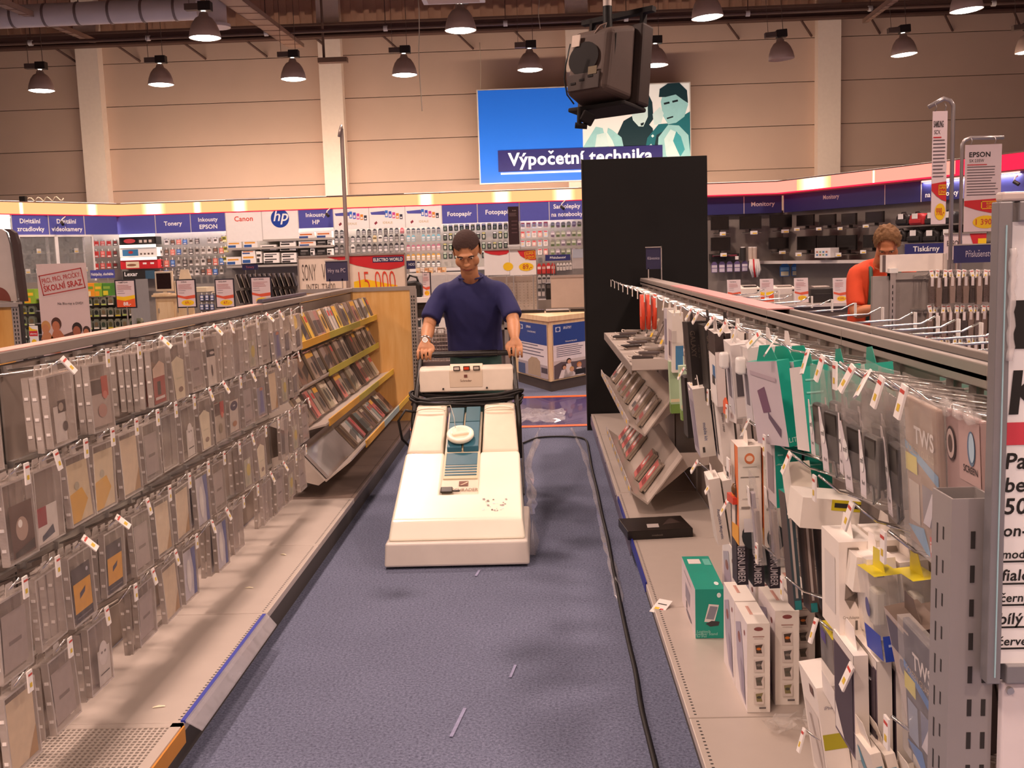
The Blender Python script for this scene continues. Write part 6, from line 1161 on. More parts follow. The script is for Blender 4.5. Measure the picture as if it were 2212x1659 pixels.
for k in range(7):
    y = 5.85 + k*.3; t = thing('slanted_card', '%s upright info card from the near end behind the tethered devices' % ORD[k], 'price card', 'info cards on the far grey shelf', (.78, y, .956)); M_ = T(.76, y, .956) @ RR @ RX(-25)
    MB(M_).box(-.055, 0, 0, .055, .003, .16, mat(('d8ccc4', '4a3c38', 'b8a890')[k % 3], .4)).rect(-.045, .02, .045, .05, -.001, YEL if k % 2 else DARK).rect(-.045, .08, .045, .14, -.001, mat('8a7c74')).build('card', t)
for si, (zb, zf, x0, x1) in enumerate(((.80, .56, .74, .56), (.47, .22, .74, .55))):
    t = thing('slanted_tray', ('upper slanted film tray at the far end of the right rack', 'lower slanted film tray at the far end of the right rack')[si], 'rack shelf', loc=(.65, 7, zf)); b0, f0, l0 = (x0, zb), (x1, zf), (x1 - .09, zf + .07)
    y0, y1 = (5.75, 8.3) if si == 0 else (5.55, 7.6)
    MB().prism([b0, f0, (f0[0], f0[1] - .012), (b0[0], b0[1] - .012)], 'y', y0, y1, BASEM).prism([f0, l0, (l0[0], l0[1] - .012), (f0[0], f0[1] - .012)], 'y', y0, y1, BASEM).build('shelf_board', t); [MB().prism([(RXB, zb + .0), b0, (f0[0] + .02, f0[1] + .03), (f0[0] + .06, f0[1] + .02), (b0[0] + .05, b0[1] - .08), (RXB, zb - .07)], 'y', y_, y_ + .006, BASEM).build('bracket', t) for y_ in (y0 + .1, y1 - .1)]
    for k in range(8):
        a = y0 + (y1 - y0)*k/8; MB().box(l0[0] - .004, a + .01, l0[1] - .03, l0[0] + .002, a + (y1 - y0)/8 - .01, l0[1] + .015, mat('c0b6b0', .4)).box(l0[0] - .005, a + .05, l0[1] - .015, l0[0] - .004, a + .12, l0[1] + .002, YEL).build('price_lip', t)
    up = Vector((x0 - x1, 0, zb - zf)).normalized(); xx = Vector((0, -1, 0)); nrm = xx.cross(up)
    if nrm.x < 0: nrm = -nrm
    Mx = Matrix(((xx.x, nrm.x, up.x), (xx.y, nrm.y, up.y), (xx.z, nrm.z, up.z))).to_4x4(); n = 0; y = y0 + .1
    while y < y1 - .1:
        if R.random() < .2: y += .155; n += 1; continue
        cc = ('b8aca6', 'a8a098', 'c09a94', '8a7e7a', 'c86a66', 'd8d0cc')[(n*3 + si) % 6]; key = ('film', cc, n % 2 + 10)
        if key not in BP:
            m = MB().box(-.067, -.007, 0, .067, .007, .19, CASEM[2]); m2 = MB().box(-.06, -.0085, .006, .06, -.0075, .184, mat(cc, .4, var=.2, scale=30)).rect(-.05, .03, .05, .07, -.0092, mat('8a3a3c' if n % 2 else '4a4a50', .4)).ell(0, .12, .03, .035, -.0092, mat('e8e0dc', .4), 10); BP[key] = Proto('film_case', m.mesh('film_case'), (('cover_sheet', m2.mesh('cover_sheet')),))
        for q in range(2): BP[key].place(Matrix.Translation(Vector((x1, y, zf)) + up*.008 - nrm*(.012 + .016*q)) @ Mx @ RY(R.uniform(-6, 6)), '%s film case, %s stack from the near end of the %s right tray' % (('rear', 'front')[q], ORD[n], ('upper', 'lower')[si]), 'film case', 'film cases on the right trays')
        y += .155; n += 1
# far small sign on the rack top
p = aty(1415, 575, 8.9); t = thing('rack_sign', 'small dark blue sign on top of the right rack before the black panel', 'sign', loc=p); MB().box(p.x - .075, 8.9, 1.42, p.x + .05, 8.91, 1.60, mat('2a2648', .5)).build('board', t); MB().text('Klávesnice', p.x - .012, 1.50, .025, 8.897, mat('b8b0c0', .5, var=0), 0, wmax=.1).build('lettering', t); MB().box(p.x + .05, 8.895, 1.33, p.x + .058, 8.915, 1.61, STEEL).box(p.x - .08, 8.895, 1.60, p.x + .058, 8.915, 1.608, STEEL).build('frame', t); MB().box(p.x - .06, 8.9, 1.33, p.x - .052, 8.91, 1.43, STEEL).build('leg', t)
# hooks on the far side of the right rack, pointing away
RO = RZ(90)
for k in range(16):
    y = 2.3 + k*.17 if k < 8 else 3.7 + (k - 8)*.35
    hook(T(RXB + .085, y, 1.30) @ RO, .32, .012, '%s hook from the near end pointing right from the right rack' % ORD[k], 'hooks on the far side of the right rack', 0)
# ================================================================== people
def smooth_chain(pts, seg=4):
    Q = []
    for i in range(len(pts) - 1):
        p0, p1, p2, p3 = pts[max(i-1, 0)], pts[i], pts[i+1], pts[min(i+2, len(pts)-1)]
        for s_ in range(seg):
            f = s_/seg; Q.append([.5*((2*b) + (c - a)*f + (2*a - 5*b + 4*c - d)*f*f + (3*b - a - 3*c + d)*f**3) for a, b, c, d in zip(p0, p1, p2, p3)])
    Q.append(list(pts[-1])); return Q
def loft(m, secs, mt, n=16, side=(1, 0, 0), seg=4, sq=1.0):
    # secs: (x, y, z, rx, ry) - ellipse rx along the side vector, ry across it
    Q = smooth_chain([tuple(s_) for s_ in secs], seg); vs = []; N = len(Q); sv = Vector(side)
    for i, q in enumerate(Q):
        d = Vector(Q[min(i+1, N-1)][:3]) - Vector(Q[max(i-1, 0)][:3])
        if d.length < 1e-6: d = Vector((0, 0, 1))
        d.normalize(); a = (sv - d*sv.dot(d)).normalized(); b = d.cross(a)
        for k in range(n):
            t_ = 2*math.pi*k/n; cx, sx = math.cos(t_), math.sin(t_)
            if sq != 1: cx = math.copysign(abs(cx)**sq, cx); sx = math.copysign(abs(sx)**sq, sx)
            vs.append(Vector(q[:3]) + a*cx*q[3] + b*sx*q[4])
    fs = [(i*n + k, i*n + (k+1) % n, (i+1)*n + (k+1) % n, (i+1)*n + k) for i in range(N - 1) for k in range(n)] + [tuple(range(n-1, -1, -1)), tuple((N-1)*n + k for k in range(n))]
    m.add(vs, fs, mt, True)
def fuse(mb, name, parent, vox, mt, smooth=6, post=None):
    me = mb.mesh(name); bm = bmesh.new(); bm.from_mesh(me); bmesh.ops.recalc_face_normals(bm, faces=bm.faces); bm.to_mesh(me); bm.free()
    ob = bpy.data.objects.new('tmp', me); COL.objects.link(ob)
    r = ob.modifiers.new('r', 'REMESH'); r.mode = 'VOXEL'; r.voxel_size = vox; r.use_smooth_shade = True
    s_ = ob.modifiers.new('s', 'SMOOTH'); s_.iterations = smooth; s_.factor = .5
    dg = bpy.context.evaluated_depsgraph_get(); out = bpy.data.meshes.new_from_object(ob.evaluated_get(dg)); bpy.data.objects.remove(ob)
    out.name = name; out.materials.clear(); out.materials.append(mt)
    for p in out.polygons: p.use_smooth = True
    if post: post(out)
    return link(out, name, parent)
def head(m, c, M_, mt, s=1.):
    # c: head centre; local +y is the face direction, z up
    H_ = lambda x, y, z: M_ @ Vector((x*s, y*s, z*s)) + c
    def ball(x, y, z, rx, ry, rz, n=18):
        b = MB().ball((0, 0, 0), (rx*s, ry*s, rz*s), mt, n); m.add([M_ @ v + H_(x, y, z) for v in b.v], b.f, mt, True)
    ball(0, -.012, .035, .077, .098, .088); ball(0, .015, -.045, .062, .072, .075); ball(0, .052, -.088, .032, .028, .03)   # skull, jaw, chin
    ball(.045, .04, -.03, .027, .03, .035); ball(-.045, .04, -.03, .027, .03, .035)
    ball(0, .086, .038, .05, .014, .012); ball(0, .092, -.0, .011, .016, .03); ball(0, .102, -.018, .015, .016, .013); ball(.013, .094, -.022, .009, .009, .008); ball(-.013, .094, -.022, .009, .009, .008)
    ball(0, .08, -.056, .024, .012, .008); ball(0, .078, -.068, .021, .012, .008)
    for s_ in (-1, 1): ball(s_*.077, -.026, -.008, .010, .018, .030)
    return H_
def face_parts(H_, M_, par, s, skin, brow):
    for s_ in (-1, 1):
        e = MB(); b = MB().ball((0, 0, 0), (.0115*s, .0065*s, .0042*s), mat('c8b8a8', .3), 12); e.add([M_ @ v + H_(s_*.031, .0795, .018) for v in b.v], b.f, mat('e8e0d8', .3), True); o = e.build('eye', par)
        e = MB(); b = MB().ball((0, 0, 0), (.0055*s, .004*s, .0042*s), mat('3a2a20', .3), 10); e.add([M_ @ v + H_(s_*.031, .0845, .017) for v in b.v], b.f, mat('3a2a20', .3), True); e.build('iris', o)
        e = MB(); e.tube([H_(s_*.016, .096, .036), H_(s_*.032, .097, .041), H_(s_*.048, .088, .036)], .005*s, brow, n=6); e.build('eyebrow', par)
    e = MB(); e.tube([H_(-.024, .084, -.061), H_(-.01, .092, -.060), H_(.01, .092, -.060), H_(.024, .084, -.061)], .0038*s, mat('8a4034', .5), n=6); e.build('lips', par)
def fingers(m, base, fwd, across, down, mt, grip_c, grip_r, thumb_side, s=1.):
    # fingers leave the palm edge and curl round a bar of radius grip_r centred at grip_c (bar axis = across)
    for k, (o, L) in enumerate(((-.034, .9), (-.0115, 1.), (.011, .95), (.033, .78))):
        pts = []
        for a in (100, 60, 15, -35, -85, -130):
            if a < -95 and L < .8: continue
            r = grip_r + .009*s; p = grip_c + across*o*s + fwd*(math.cos(math.radians(a))*r) + (-down)*(math.sin(math.radians(a))*r); pts.append(p)
        st = base + across*o*s*.92
        secs = [(*st, .009*s, .0088*s)] + [(*p, (.0084 - .0004*i)*s, (.0084 - .0004*i)*s) for i, p in enumerate(pts)]
        loft(m, secs, mt, 8, tuple(across), 3)
SKIN = mat('c48a62', .5, var=.06, scale=20)
def hand_on_bar(m, wrist, gc, across, thumb_dir, mt, s=1.):
    # back of hand from wrist to the bar top
    fwd = Vector((0, -1, 0)); down = Vector((0, 0, -1))
    knuck = gc + Vector((0, .0, .030*s)) + Vector((0, .012, 0))
    side = tuple(across)
    loft(m, [(*wrist, .028*s, .021*s), (*(wrist.lerp(knuck, .4)), .036*s, .017*s), (*(wrist.lerp(knuck, .8)), .041*s, .016*s), (*knuck, .040*s, .013*s)], mt, 12, side, 3)
    fingers(m, knuck, fwd, across, down, mt, gc, .019, thumb_dir, s)
    # thumb from the side of the palm, closing below the bar
    b = wrist.lerp(knuck, .35) + across*thumb_dir*.03*s
    loft(m, [(*b, .013*s, .012*s), (*(b + across*thumb_dir*.016*s + Vector((0, -.012, -.022))*s), .0115*s, .011*s), (*(gc + across*thumb_dir*.036*s + Vector((0, -.010, .006))), .0105*s, .010*s), (*(gc + across*thumb_dir*.030*s + Vector((0, -.020, -.018))), .0085*s, .008*s)], mt, 10, (0, 1, 0), 3)
# ---------------------------------------------------------------- worker in blue
t = thing('person', 'person in a navy t-shirt leaning on the handle of the carpet machine', 'person', loc=(-.45, 6.85, 0))
XM = -.445
lh, rh_ = Vector((-.725, 6.375, .983)), Vector((-.162, 6.375, .983))   # grip points (image left, image right)
B = MB()
# torso core (under the shirt), neck
loft(B, [(XM, 6.93, .86, .135, .095), (XM, 6.90, 1.0, .135, .095), (XM, 6.82, 1.2, .15, .09), (XM, 6.76, 1.33, .165, .08), (XM, 6.745, 1.40, .11, .065), (XM, 6.72, 1.435, .060, .060), (XM - .003, 6.67, 1.475, .056, .06), (XM - .005, 6.645, 1.52, .056, .062)], SKIN, 18)
HC = Vector((XM - .01, 6.60, 1.60)); HM = Matrix.Rotation(math.radians(180), 3, 'Z') @ Matrix.Rotation(math.radians(-36), 3, 'X') @ Matrix.Rotation(math.radians(3), 3, 'Y')
H_ = head(B, HC, HM, SKIN, 1.06)
for s_, hp in ((-1, lh), (1, rh_)):
    sh_ = Vector((XM + s_*.195, 6.76, 1.345)); el = Vector((XM + s_*.272 + (.0 if s_ < 0 else -.02), 6.62, 1.14)); wr = hp + Vector((.004*s_*-1, .045, .075))
    if s_ > 0: el = Vector((XM + .268, 6.60, 1.15))
    el2 = sh_.lerp(el, .55) + Vector((s_*.01, .01, 0))
    loft(B, [(*(sh_ - Vector((s_*.06, 0, .02))), .045, .05), (*(sh_ - Vector((s_*.02, 0, .02))), .045, .05), (*el2, .045, .048), (*el, .041, .043), (*(el.lerp(wr, .3)), .043, .042), (*(el.lerp(wr, .7)), .033, .032), (*wr, .026, .024)], SKIN, 14, (1, 0, 0), 4)
    hand_on_bar(B, wr, hp, Vector((1, 0, 0)), -s_, SKIN, 1.12)
for s_ in (-1, 1):
    loft(B, [(XM + s_*.08, 6.93, .92, .08, .085), (XM + s_*.095, 6.92, .7, .072, .08), (XM + s_*.10, 6.90, .48, .05, .055), (XM + s_*.105, 6.94, .3, .048, .055), (XM + s_*.105, 6.96, .1, .035, .04), (XM + s_*.105, 6.95, .05, .04, .05)], SKIN, 14)
body = fuse(B, 'body', t, .0052, SKIN, 3)
face_parts(H_, HM, t, 1.06, SKIN, mat('3a241c', .7))
# short hair cap
hb = MB(); b = MB().ball((0, 0, 0), (.0845, .106, .098), BLACK, 56)
sel = [v for v in b.v]
hv = [HM @ (v*1.06) + H_(0, -.016, .036) for v in sel]
keep = [f for f in b.f if all((sel[i].z > .028 and sel[i].y < .092) or (sel[i].y < .012 and sel[i].z > -.05) for i in f)]
hb.add(hv, keep, mat('3c2620', .85, var=.3, scale=90, bump=.4), True); hb.build('hair', t)
# shirt
SHIRT = mat('292a5e', .85, var=.12, scale=9, bump=.25); A = MB()
loft(A, [(XM, 6.93, .93, .178, .125), (XM, 6.92, .98, .185, .135), (XM, 6.88, 1.1, .183, .14), (XM, 6.82, 1.22, .196, .135), (XM, 6.775, 1.32, .205, .118), (XM, 6.755, 1.385, .185, .095), (XM, 6.745, 1.43, .115, .075), (XM, 6.735, 1.452, .074, .068)], SHIRT, 22, sq=.9)
for s_ in (-1, 1):
    sh_ = Vector((XM + s_*.195, 6.765, 1.345)); el = Vector((XM + s_*.272, 6.62, 1.14)); d = (el - sh_)
    loft(A, [(*(sh_ - Vector((s_*.10, 0, -.03))), .045, .06), (*(sh_ - Vector((s_*.02, 0, -.008))), .060, .068), (*(sh_ + d*.4 + Vector((s_*.008, 0, 0))), .062, .068), (*(sh_ + d*.74 + Vector((s_*.008, 0, 0))), .064, .07), (*(sh_ + d*.80 + Vector((s_*.008, 0, 0))), .064, .07)], SHIRT, 16)
rr2 = random.Random(9)
def wrinkle(me):
    from mathutils import noise
    for v in me.vertices:
        p = v.co; n_ = noise.noise(Vector((p.x*9, p.y*9, p.z*5))) + .6*noise.noise(Vector((p.x*22 + p.z*8, p.y*20, p.z*10)))
        k = .007 if p.z < 1.3 else .004
        v.co = p + Vector((p.x - XM, p.y - 6.85, 0)).normalized()*n_*k
fuse(A, 'shirt', t, .010, SHIRT, 4, wrinkle)
MB().tube([(XM + .078*math.cos(a*.2618), 6.722 + .066*math.sin(a*.2618) - .012, 1.446 + .012*math.sin(a*.2618)) for a in range(24)], .006, mat('2b2c60', .85), n=6, closed=True).build('collar', t)
# trousers
TR = mat('24403a', .85, var=.15, scale=8, bump=.2); A = MB()
loft(A, [(XM, 6.935, 1.0, .165, .115), (XM, 6.935, .93, .172, .125), (XM, 6.935, .84, .172, .13), (XM, 6.93, .78, .13, .11)], TR, 20)
for s_ in (-1, 1): loft(A, [(XM + s_*.082, 6.93, .86, .092, .115), (XM + s_*.092, 6.925, .7, .094, .105), (XM + s_*.098, 6.9, .5, .08, .085), (XM + s_*.104, 6.93, .3, .078, .082), (XM + s_*.106, 6.955, .1, .076, .085), (XM + s_*.106, 6.955, .06, .076, .085)], TR, 16)
fuse(A, 'trousers', t, .011, TR, 4)
for s_ in (-1, 1): 
    A = MB(); loft(A, [(XM + s_*.108, 7.06, .045, .03, .04), (XM + s_*.108, 7.02, .05, .043, .048), (XM + s_*.11, 6.93, .05, .046, .05), (XM + s_*.114, 6.83, .035, .05, .034), (XM + s_*.115, 6.77, .028, .035, .022)], BLACK, 14, (1, 0, 0)); fuse(A, 'shoe', t, .009, mat('1f1a17', .5), 3)
# watch on the wrist at image left
wr = lh + Vector((.004, .045, .075)); d = (Vector((XM - .272, 6.62, 1.14)) - wr).normalized(); c = wr + d*.02; a_ = d.orthogonal().normalized(); b_ = d.cross(a_)
wt = MB().tube([c + (a_*math.cos(k*.5236) + b_*math.sin(k*.5236))*.033 for k in range(12)], .0065, CHROME, n=6, closed=True).build('watch_strap', t)
fd = Vector((0, -1, .25)).normalized(); MB().cyl(c + fd*.03, c + fd*.041, .017, CHROME, n=16).build('watch_case', t); MB().cyl(c + fd*.041, c + fd*.0415, .014, mat('e0d8d0', .3), n=16).build('watch_dial', t)
# ---------------------------------------------------------------- worker in orange, behind the right rack
YO = 7.6
pc = aty(1900, 600, YO); XO = pc.x
zz = lambda v: aty(1905, v, YO).z
t = thing('person', 'person in an orange t-shirt and green dungarees bending over a grey rack', 'person', loc=(XO, YO, 0))
B = MB(); SK2 = mat('c58058', .5, var=.06, scale=20); XH = aty(1905, 530, YO - .1).x
loft(B, [(XO - .05, YO + .05, .86, .13, .09), (XO - .04, YO + .04, 1.1, .135, .09), (XO - .02, YO, 1.28, .15, .085), (XO, YO - .03, 1.38, .15, .08), (XO + .01, YO - .06, 1.43, .09, .06), (XH, YO - .12, 1.47, .056, .058), (XH, YO - .16, 1.53, .055, .06)], SK2, 18)
HC = Vector((XH + .005, YO - .20, zz(527) - .01)); HM = Matrix.Rotation(math.radians(160), 3, 'Z') @ Matrix.Rotation(math.radians(-44), 3, 'X')
H_ = head(B, HC, HM, SK2, 1.02)
for s_ in (-1, 1):
    sh_ = Vector((XO + s_*.19, YO - .02, 1.36)); el = Vector((XO - .20, YO - .12, 1.10)) if s_ < 0 else Vector((XO + .26, YO - .18, 1.14)); wr = Vector((XO - .06, YO - .36, 1.13)) if s_ < 0 else Vector((XO + .2, YO - .38, 1.14))
    loft(B, [(*(sh_ - Vector((s_*.06, 0, .02))), .045, .05), (*(sh_ - Vector((s_*.02, 0, .02))), .045, .05), (*sh_.lerp(el, .55), .046, .05), (*el, .043, .045), (*el.lerp(wr, .35), .044, .042), (*el.lerp(wr, .75), .034, .032), (*wr, .027, .025)], SK2, 14)
    hand_on_bar(B, wr, wr + Vector((0, -.07, -.03)), Vector((1, 0, 0)), -s_, SK2, 1.05)
for s_ in (-1, 1): loft(B, [(XO - .05 + s_*.08, YO + .05, .9, .08, .085), (XO - .05 + s_*.095, YO + .05, .48, .05, .055), (XO - .05 + s_*.1, YO + .06, .1, .035, .04), (XO - .05 + s_*.1, YO + .06, .05, .04, .05)], SK2, 12)
fuse(B, 'body', t, .0075, SK2, 3); face_parts(H_, HM, t, 1.02, SK2, mat('6a4a2a', .7))
hb = MB(); b = MB().ball((0, 0, 0), (.092, .112, .105), BLACK, 56); sel = list(b.v); from mathutils import noise
hv = [HM @ (v*(1.02 + .14*noise.noise(v*45))) + H_(0, -.014, .038) for v in sel]
keep = [f for f in b.f if all((sel[i].z > .0 and sel[i].y < .085) or (sel[i].y < .0 and sel[i].z > -.06) for i in f)]; hb.add(hv, keep, mat('6e4c2a', .8, var=.4, scale=60, bump=.6), True); hb.build('hair', t)
ORS_ = mat('d84a22', .8, var=.1, scale=9, bump=.2); A = MB()
loft(A, [(XO - .05, YO + .05, .88, .16, .12), (XO - .045, YO + .045, 1.0, .17, .125), (XO - .03, YO + .02, 1.18, .178, .125), (XO - .01, YO - .01, 1.30, .195, .115), (XO, YO - .03, 1.38, .185, .095), (XO + .01, YO - .055, 1.425, .115, .075), (XO + .01, YO - .065, 1.435, .075, .066)], ORS_, 20, sq=.9)
for s_ in (-1, 1):
    sh_ = Vector((XO + s_*.19, YO - .02, 1.36)); el = Vector((XO - .20, YO - .12, 1.10)) if s_ < 0 else Vector((XO + .26, YO - .18, 1.14)); d = el - sh_
    loft(A, [(*(sh_ - Vector((s_*.10, 0, -.03))), .045, .06), (*(sh_ - Vector((s_*.02, 0, -.008))), .060, .068), (*(sh_ + d*.45), .062, .068), (*(sh_ + d*.8), .064, .07), (*(sh_ + d*.86), .064, .07)], ORS_, 16)
fuse(A, 'shirt', t, .011, ORS_, 4)
GR = mat('2c4a40', .85, var=.15, scale=8); A = MB(); loft(A, [(XO - .05, YO + .05, 1.02, .165, .125), (XO - .05, YO + .05, .92, .172, .13), (XO - .05, YO + .05, .78, .15, .12)], GR, 18)
for s_ in (-1, 1): loft(A, [(XO - .05 + s_*.082, YO + .05, .86, .09, .11), (XO - .05 + s_*.095, YO + .05, .5, .08, .085), (XO - .05 + s_*.1, YO + .06, .06, .076, .085)], GR, 14)
fuse(A, 'dungarees', t, .012, GR, 4)
for s_ in (-1, 1): MB().tube([(XO - .03 + s_*.085, YO - .10, 1.02), (XO - .015 + s_*.09, YO - .122, 1.2), (XO - .005 + s_*.1, YO - .142, 1.3), (XO + .0 + s_*.1, YO - .118, 1.4), (XO + s_*.09, YO + .0, 1.43), (XO + s_*.08, YO + .09, 1.35), (XO - .02 + s_*.06, YO + .14, 1.15)], .013, mat('3a5a50', .8), n=6).build('strap', t)
for s_ in (-1, 1):
    A = MB(); x_ = XO - .05 + s_*.1; loft(A, [(x_, YO + .14, .045, .03, .04), (x_, YO + .08, .05, .045, .05), (x_, YO - .04, .035, .05, .034), (x_, YO - .1, .028, .035, .022)], BLACK, 12); fuse(A, 'shoe', t, .01, mat('1f1a17', .5), 3)
# ================================================================== middle distance
def board(name, label, cat, y, u0, v0, u1, v1, m_, th=.015, group=None, part='board', yaw=0, lean=0, bev=0):
    # upright board between two picture corners on the plane Y = y; returns (thing, local frame, w, h)
    c0 = aty((u0+u1)/2, v1, y); h = aty((u0+u1)/2, v0, y).z - c0.z; w = aty(u1, (v0+v1)/2, y).x - aty(u0, (v0+v1)/2, y).x
    c0.x = aty((u0+u1)/2, min((v0+v1)/2, v0 + 60), y).x
    M_ = T(c0.x, y, c0.z) @ RZ(yaw) @ RX(lean) @ T(-w/2, 0, 0)
    t = thing(name, label, cat, group, c0); b = MB(M_).box(0, 0, 0, w, th, h, m_).build(part, t, bev)
    return t, M_, w, h
def prt(t, M_, name, fn, par=None): q = MB(M_); fn(q); return q.build(name, par or t)
def lines(q, x0, x1, z0, z1, n, c='6a6068', y=-.003, j=.25):
    for k in range(n): z = z1 - (z1 - z0)*k/max(1, n - 1); q.rect(x0, z, x0 + (x1 - x0)*(1 - R.uniform(0, j)), z + (z1 - z0)/n*.35, y, mat(c, .6, var=0))
PINK = mat('dcc9c8', .6, var=.03)
# ---- far left: wooden rack end and a rounded standee
p = aty(28, 660, 8.3); t = thing('wooden_rack', 'wooden rack end with slotted grey edge at the far left', 'rack', loc=(p.x, 8.3, 0))
xr = aty(30, 700, 8.3).x; MB().box(xr - 1.2, 8.3, .1, xr, 8.34, 1.29, mat_wood('orange_wood', 'cf9444', 'dba65a')).build('end_panel', t); up_ = MB().box(xr, 8.28, 0, xr + .06, 8.34, 1.31, RAILM).build('upright', t); MB().box(xr - 1.2, 8.27, 1.29, xr + .06, 8.35, 1.325, RAILM).build('top_rail', t); MB().box(xr + .06, 8.285, 0, xr + .07, 8.335, 1.31, DARK).build('dark_edge', t)
m = MB()
for k in range(30): m.box(xr + .012, 8.279, .3 + k*.033, xr + .022, 8.2799, .32 + k*.033, DARK).box(xr + .036, 8.279, .3 + k*.033, xr + .046, 8.2799, .32 + k*.033, DARK)
m.build('slot_row', up_, kind='stuff')
a = aty(20, 657, 8.45); xe = aty(22, 570, 8.45).x; zt = aty(20, 494, 8.45).z
pl = [(xe - 1.1, 1.33), (xe + .03, 1.33), (xe + .01, zt - .12), (xe - .01, zt - .03), (xe - .05, zt), (xe - 1.1, zt)]
t = thing('rounded_standee', 'grey standee board with a thick dark rounded edge at the far left', 'standee', loc=a); MB().prism(pl, 'y', 8.45, 8.47, mat('b0a49c', .6)).build('face', t); MB().prism([(x + .025, z) for x, z in pl[1:5]] + [(x + .075, z - .004) for x, z in pl[4:0:-1]], 'y', 8.44, 8.49, mat('3a2722', .6)).build('edge', t); MB().ell(xe - .12, 1.33, .1, .12, 8.447, mat('6a3024', .6), 16, a0=0, a1=math.pi).build('printed_arc', t)
# ---- film standee
t, M_, w, h = board('film_standee', 'pale film standee with a red stamp reading PRCI, PRCI, PRCIČKY: ŠKOLNÍ SRAZ', 'standee', 12.0, 83, 569, 188, 900, mat('cfb8b2', .6, var=.03), .03)
RS = mat('a83430', .6, var=.1); kx, kz = w/105, h/331
Q = lambda u, v: ((u - 83)*kx, (900 - v)*kz)
ang = math.atan2(Q(185, 590)[1] - Q(90, 605)[1], Q(185, 590)[0] - Q(90, 605)[0])
c = Q(136, 608); Ms = M_ @ T(c[0], 0, c[1]) @ RY(-math.degrees(ang))
st = MB(Ms); W2, H2 = 47*kx, 22*kz; e = 2.2*kx
for a_, b_, c_0, d_ in ((-W2, -H2, W2, -H2 + e), (-W2, H2 - e, W2, H2), (-W2, -H2, -W2 + e, H2), (W2 - e, -H2, W2, H2)): st.rect(a_, b_, c_0, d_, -.003, RS)
st.build('stamp_frame', t); MB(Ms).text('PRCI, PRCI, PRCIČKY:', 0, 4*kz, 10*kz, -.003, RS, .015, wmax=W2*1.8).text('ŠKOLNÍ SRAZ', 0, -14*kz, 12*kz, -.003, RS, .03, wmax=W2*1.8).build('lettering', t)
MB(M_).text('Na Blu-ray a DVD!', Q(150, 0)[0], Q(0, 657)[1], 5*kz, -.003, TXD, .01, wmax=66*kx).build('lettering', t)
HAIRC = [mat(c, .7) for c in ('c08a50', '4a2a1e', '3a241c', '2c1c16', '3c2820')]; FC = [mat(c, .6, var=.1) for c in ('b87a50', 'b06a48', 'a86444', '9c5a40', 'b4704e')]
for k, (u, v, r) in enumerate(((93, 705, 10), (116, 700, 11), (108, 738, 9), (160, 712, 11), (180, 716, 8))):
    q = MB(M_); cx, cz = Q(u, v); q.ell(cx, cz + r*.25*kz, r*1.0*kx, r*1.25*kz, -.003, HAIRC[k], 16).ell(cx - r*.1*kx, cz - r*.3*kz, r*.75*kx, r*1.05*kz, -.004, FC[k], 16); q.poly([(cx - r*1.3*kx, cz - r*2.6*kz), (cx + r*1.6*kx, cz - r*2.6*kz), (cx + r*.7*kx, cz - r*1.1*kz), (cx - r*.6*kx, cz - r*1.0*kz)], -.0035, FC[k]); q.build('printed_figure', t)
MB(M_).poly([Q(100, 746), Q(130, 722), (Q(150, 715)), Q(165, 730), Q(150, 746)], -.0032, mat('5a3a30', .6)).build('printed_figure', t); MB(M_).box(w*.3, .03, 0, w*.7, .35, .02, mat('8a7a70')).build('foot', t)
# ---- rack of shiny blisters behind the standee
YB = 13.2; t = thing('blister_rack', 'grey rack of shiny blister packs behind the film standee', 'rack', loc=(aty(200, 700, YB).x, YB, 0)); x0, x1 = aty(42, 660, YB).x, aty(312, 660, YB).x
MB().box(x0, YB, 0, x1, YB + .03, 1.42, UNIT).build('back_panel', t); MB().box(x1, YB - .45, 0, x1 + .03, YB + .1, 1.42, mat('8f8d8a', .5)).build('side_panel', t); MB().box(x0, YB - .4, 0, x1, YB, .15, UNITD).build('plinth', t)
for v in (641, 667, 694, 718): z = aty(200, v, YB - .3).z; MB().box(x0, YB - .34, z - .012, x1, YB, z, STEEL).build('shelf_wire', t)
fb = [bp('film_box', '8ab030', 'e8a020', 'f0c030', 'box'), bp('film_box', '4a8a30', 'd8c830', '8ab040', 'box'), bp('film_box', 'e89820', 'e8d8a0', '70a030', 'box')]
for k, (u0, u1, v0, v1, b) in enumerate(((190, 212, 611, 640, 2), (212, 228, 611, 640, 0), (229, 248, 611, 638, 1), (60, 84, 624, 655, 0))): put(YP(YB - .25), fb[b], u0, v0, u1, v1, ('orange and green photo carton left of its neighbours on the blister rack', 'lime green photo carton between two others on the blister rack', 'dark green photo carton beside the first price frame', 'yellow and green photo carton left of the film standee')[k], 'box', 'photo cartons', .2)
SHN = mat('9aa08c', .12, .6, .3, 30.)
gb = [Proto('shiny_pack', MB().prism([(-.45, -1), (.45, -1), (.5, -.3), (.3, 0), (-.3, 0), (-.5, -.3)], 'y', -.2, 0, SHN).ell(0, -.5, .3, .25, -.21, mat(c, .2, .2), 10).rect(-.4, -.95, .4, -.8, -.21, mat(d, .4)).mesh('shiny_pack')) for c, d in (('3a4a3c', 'd8d8c8'), ('5a5a3a', 'c8b830'), ('2f3430', 'a8c060'), ('7a6a50', 'e8e0d0'))]
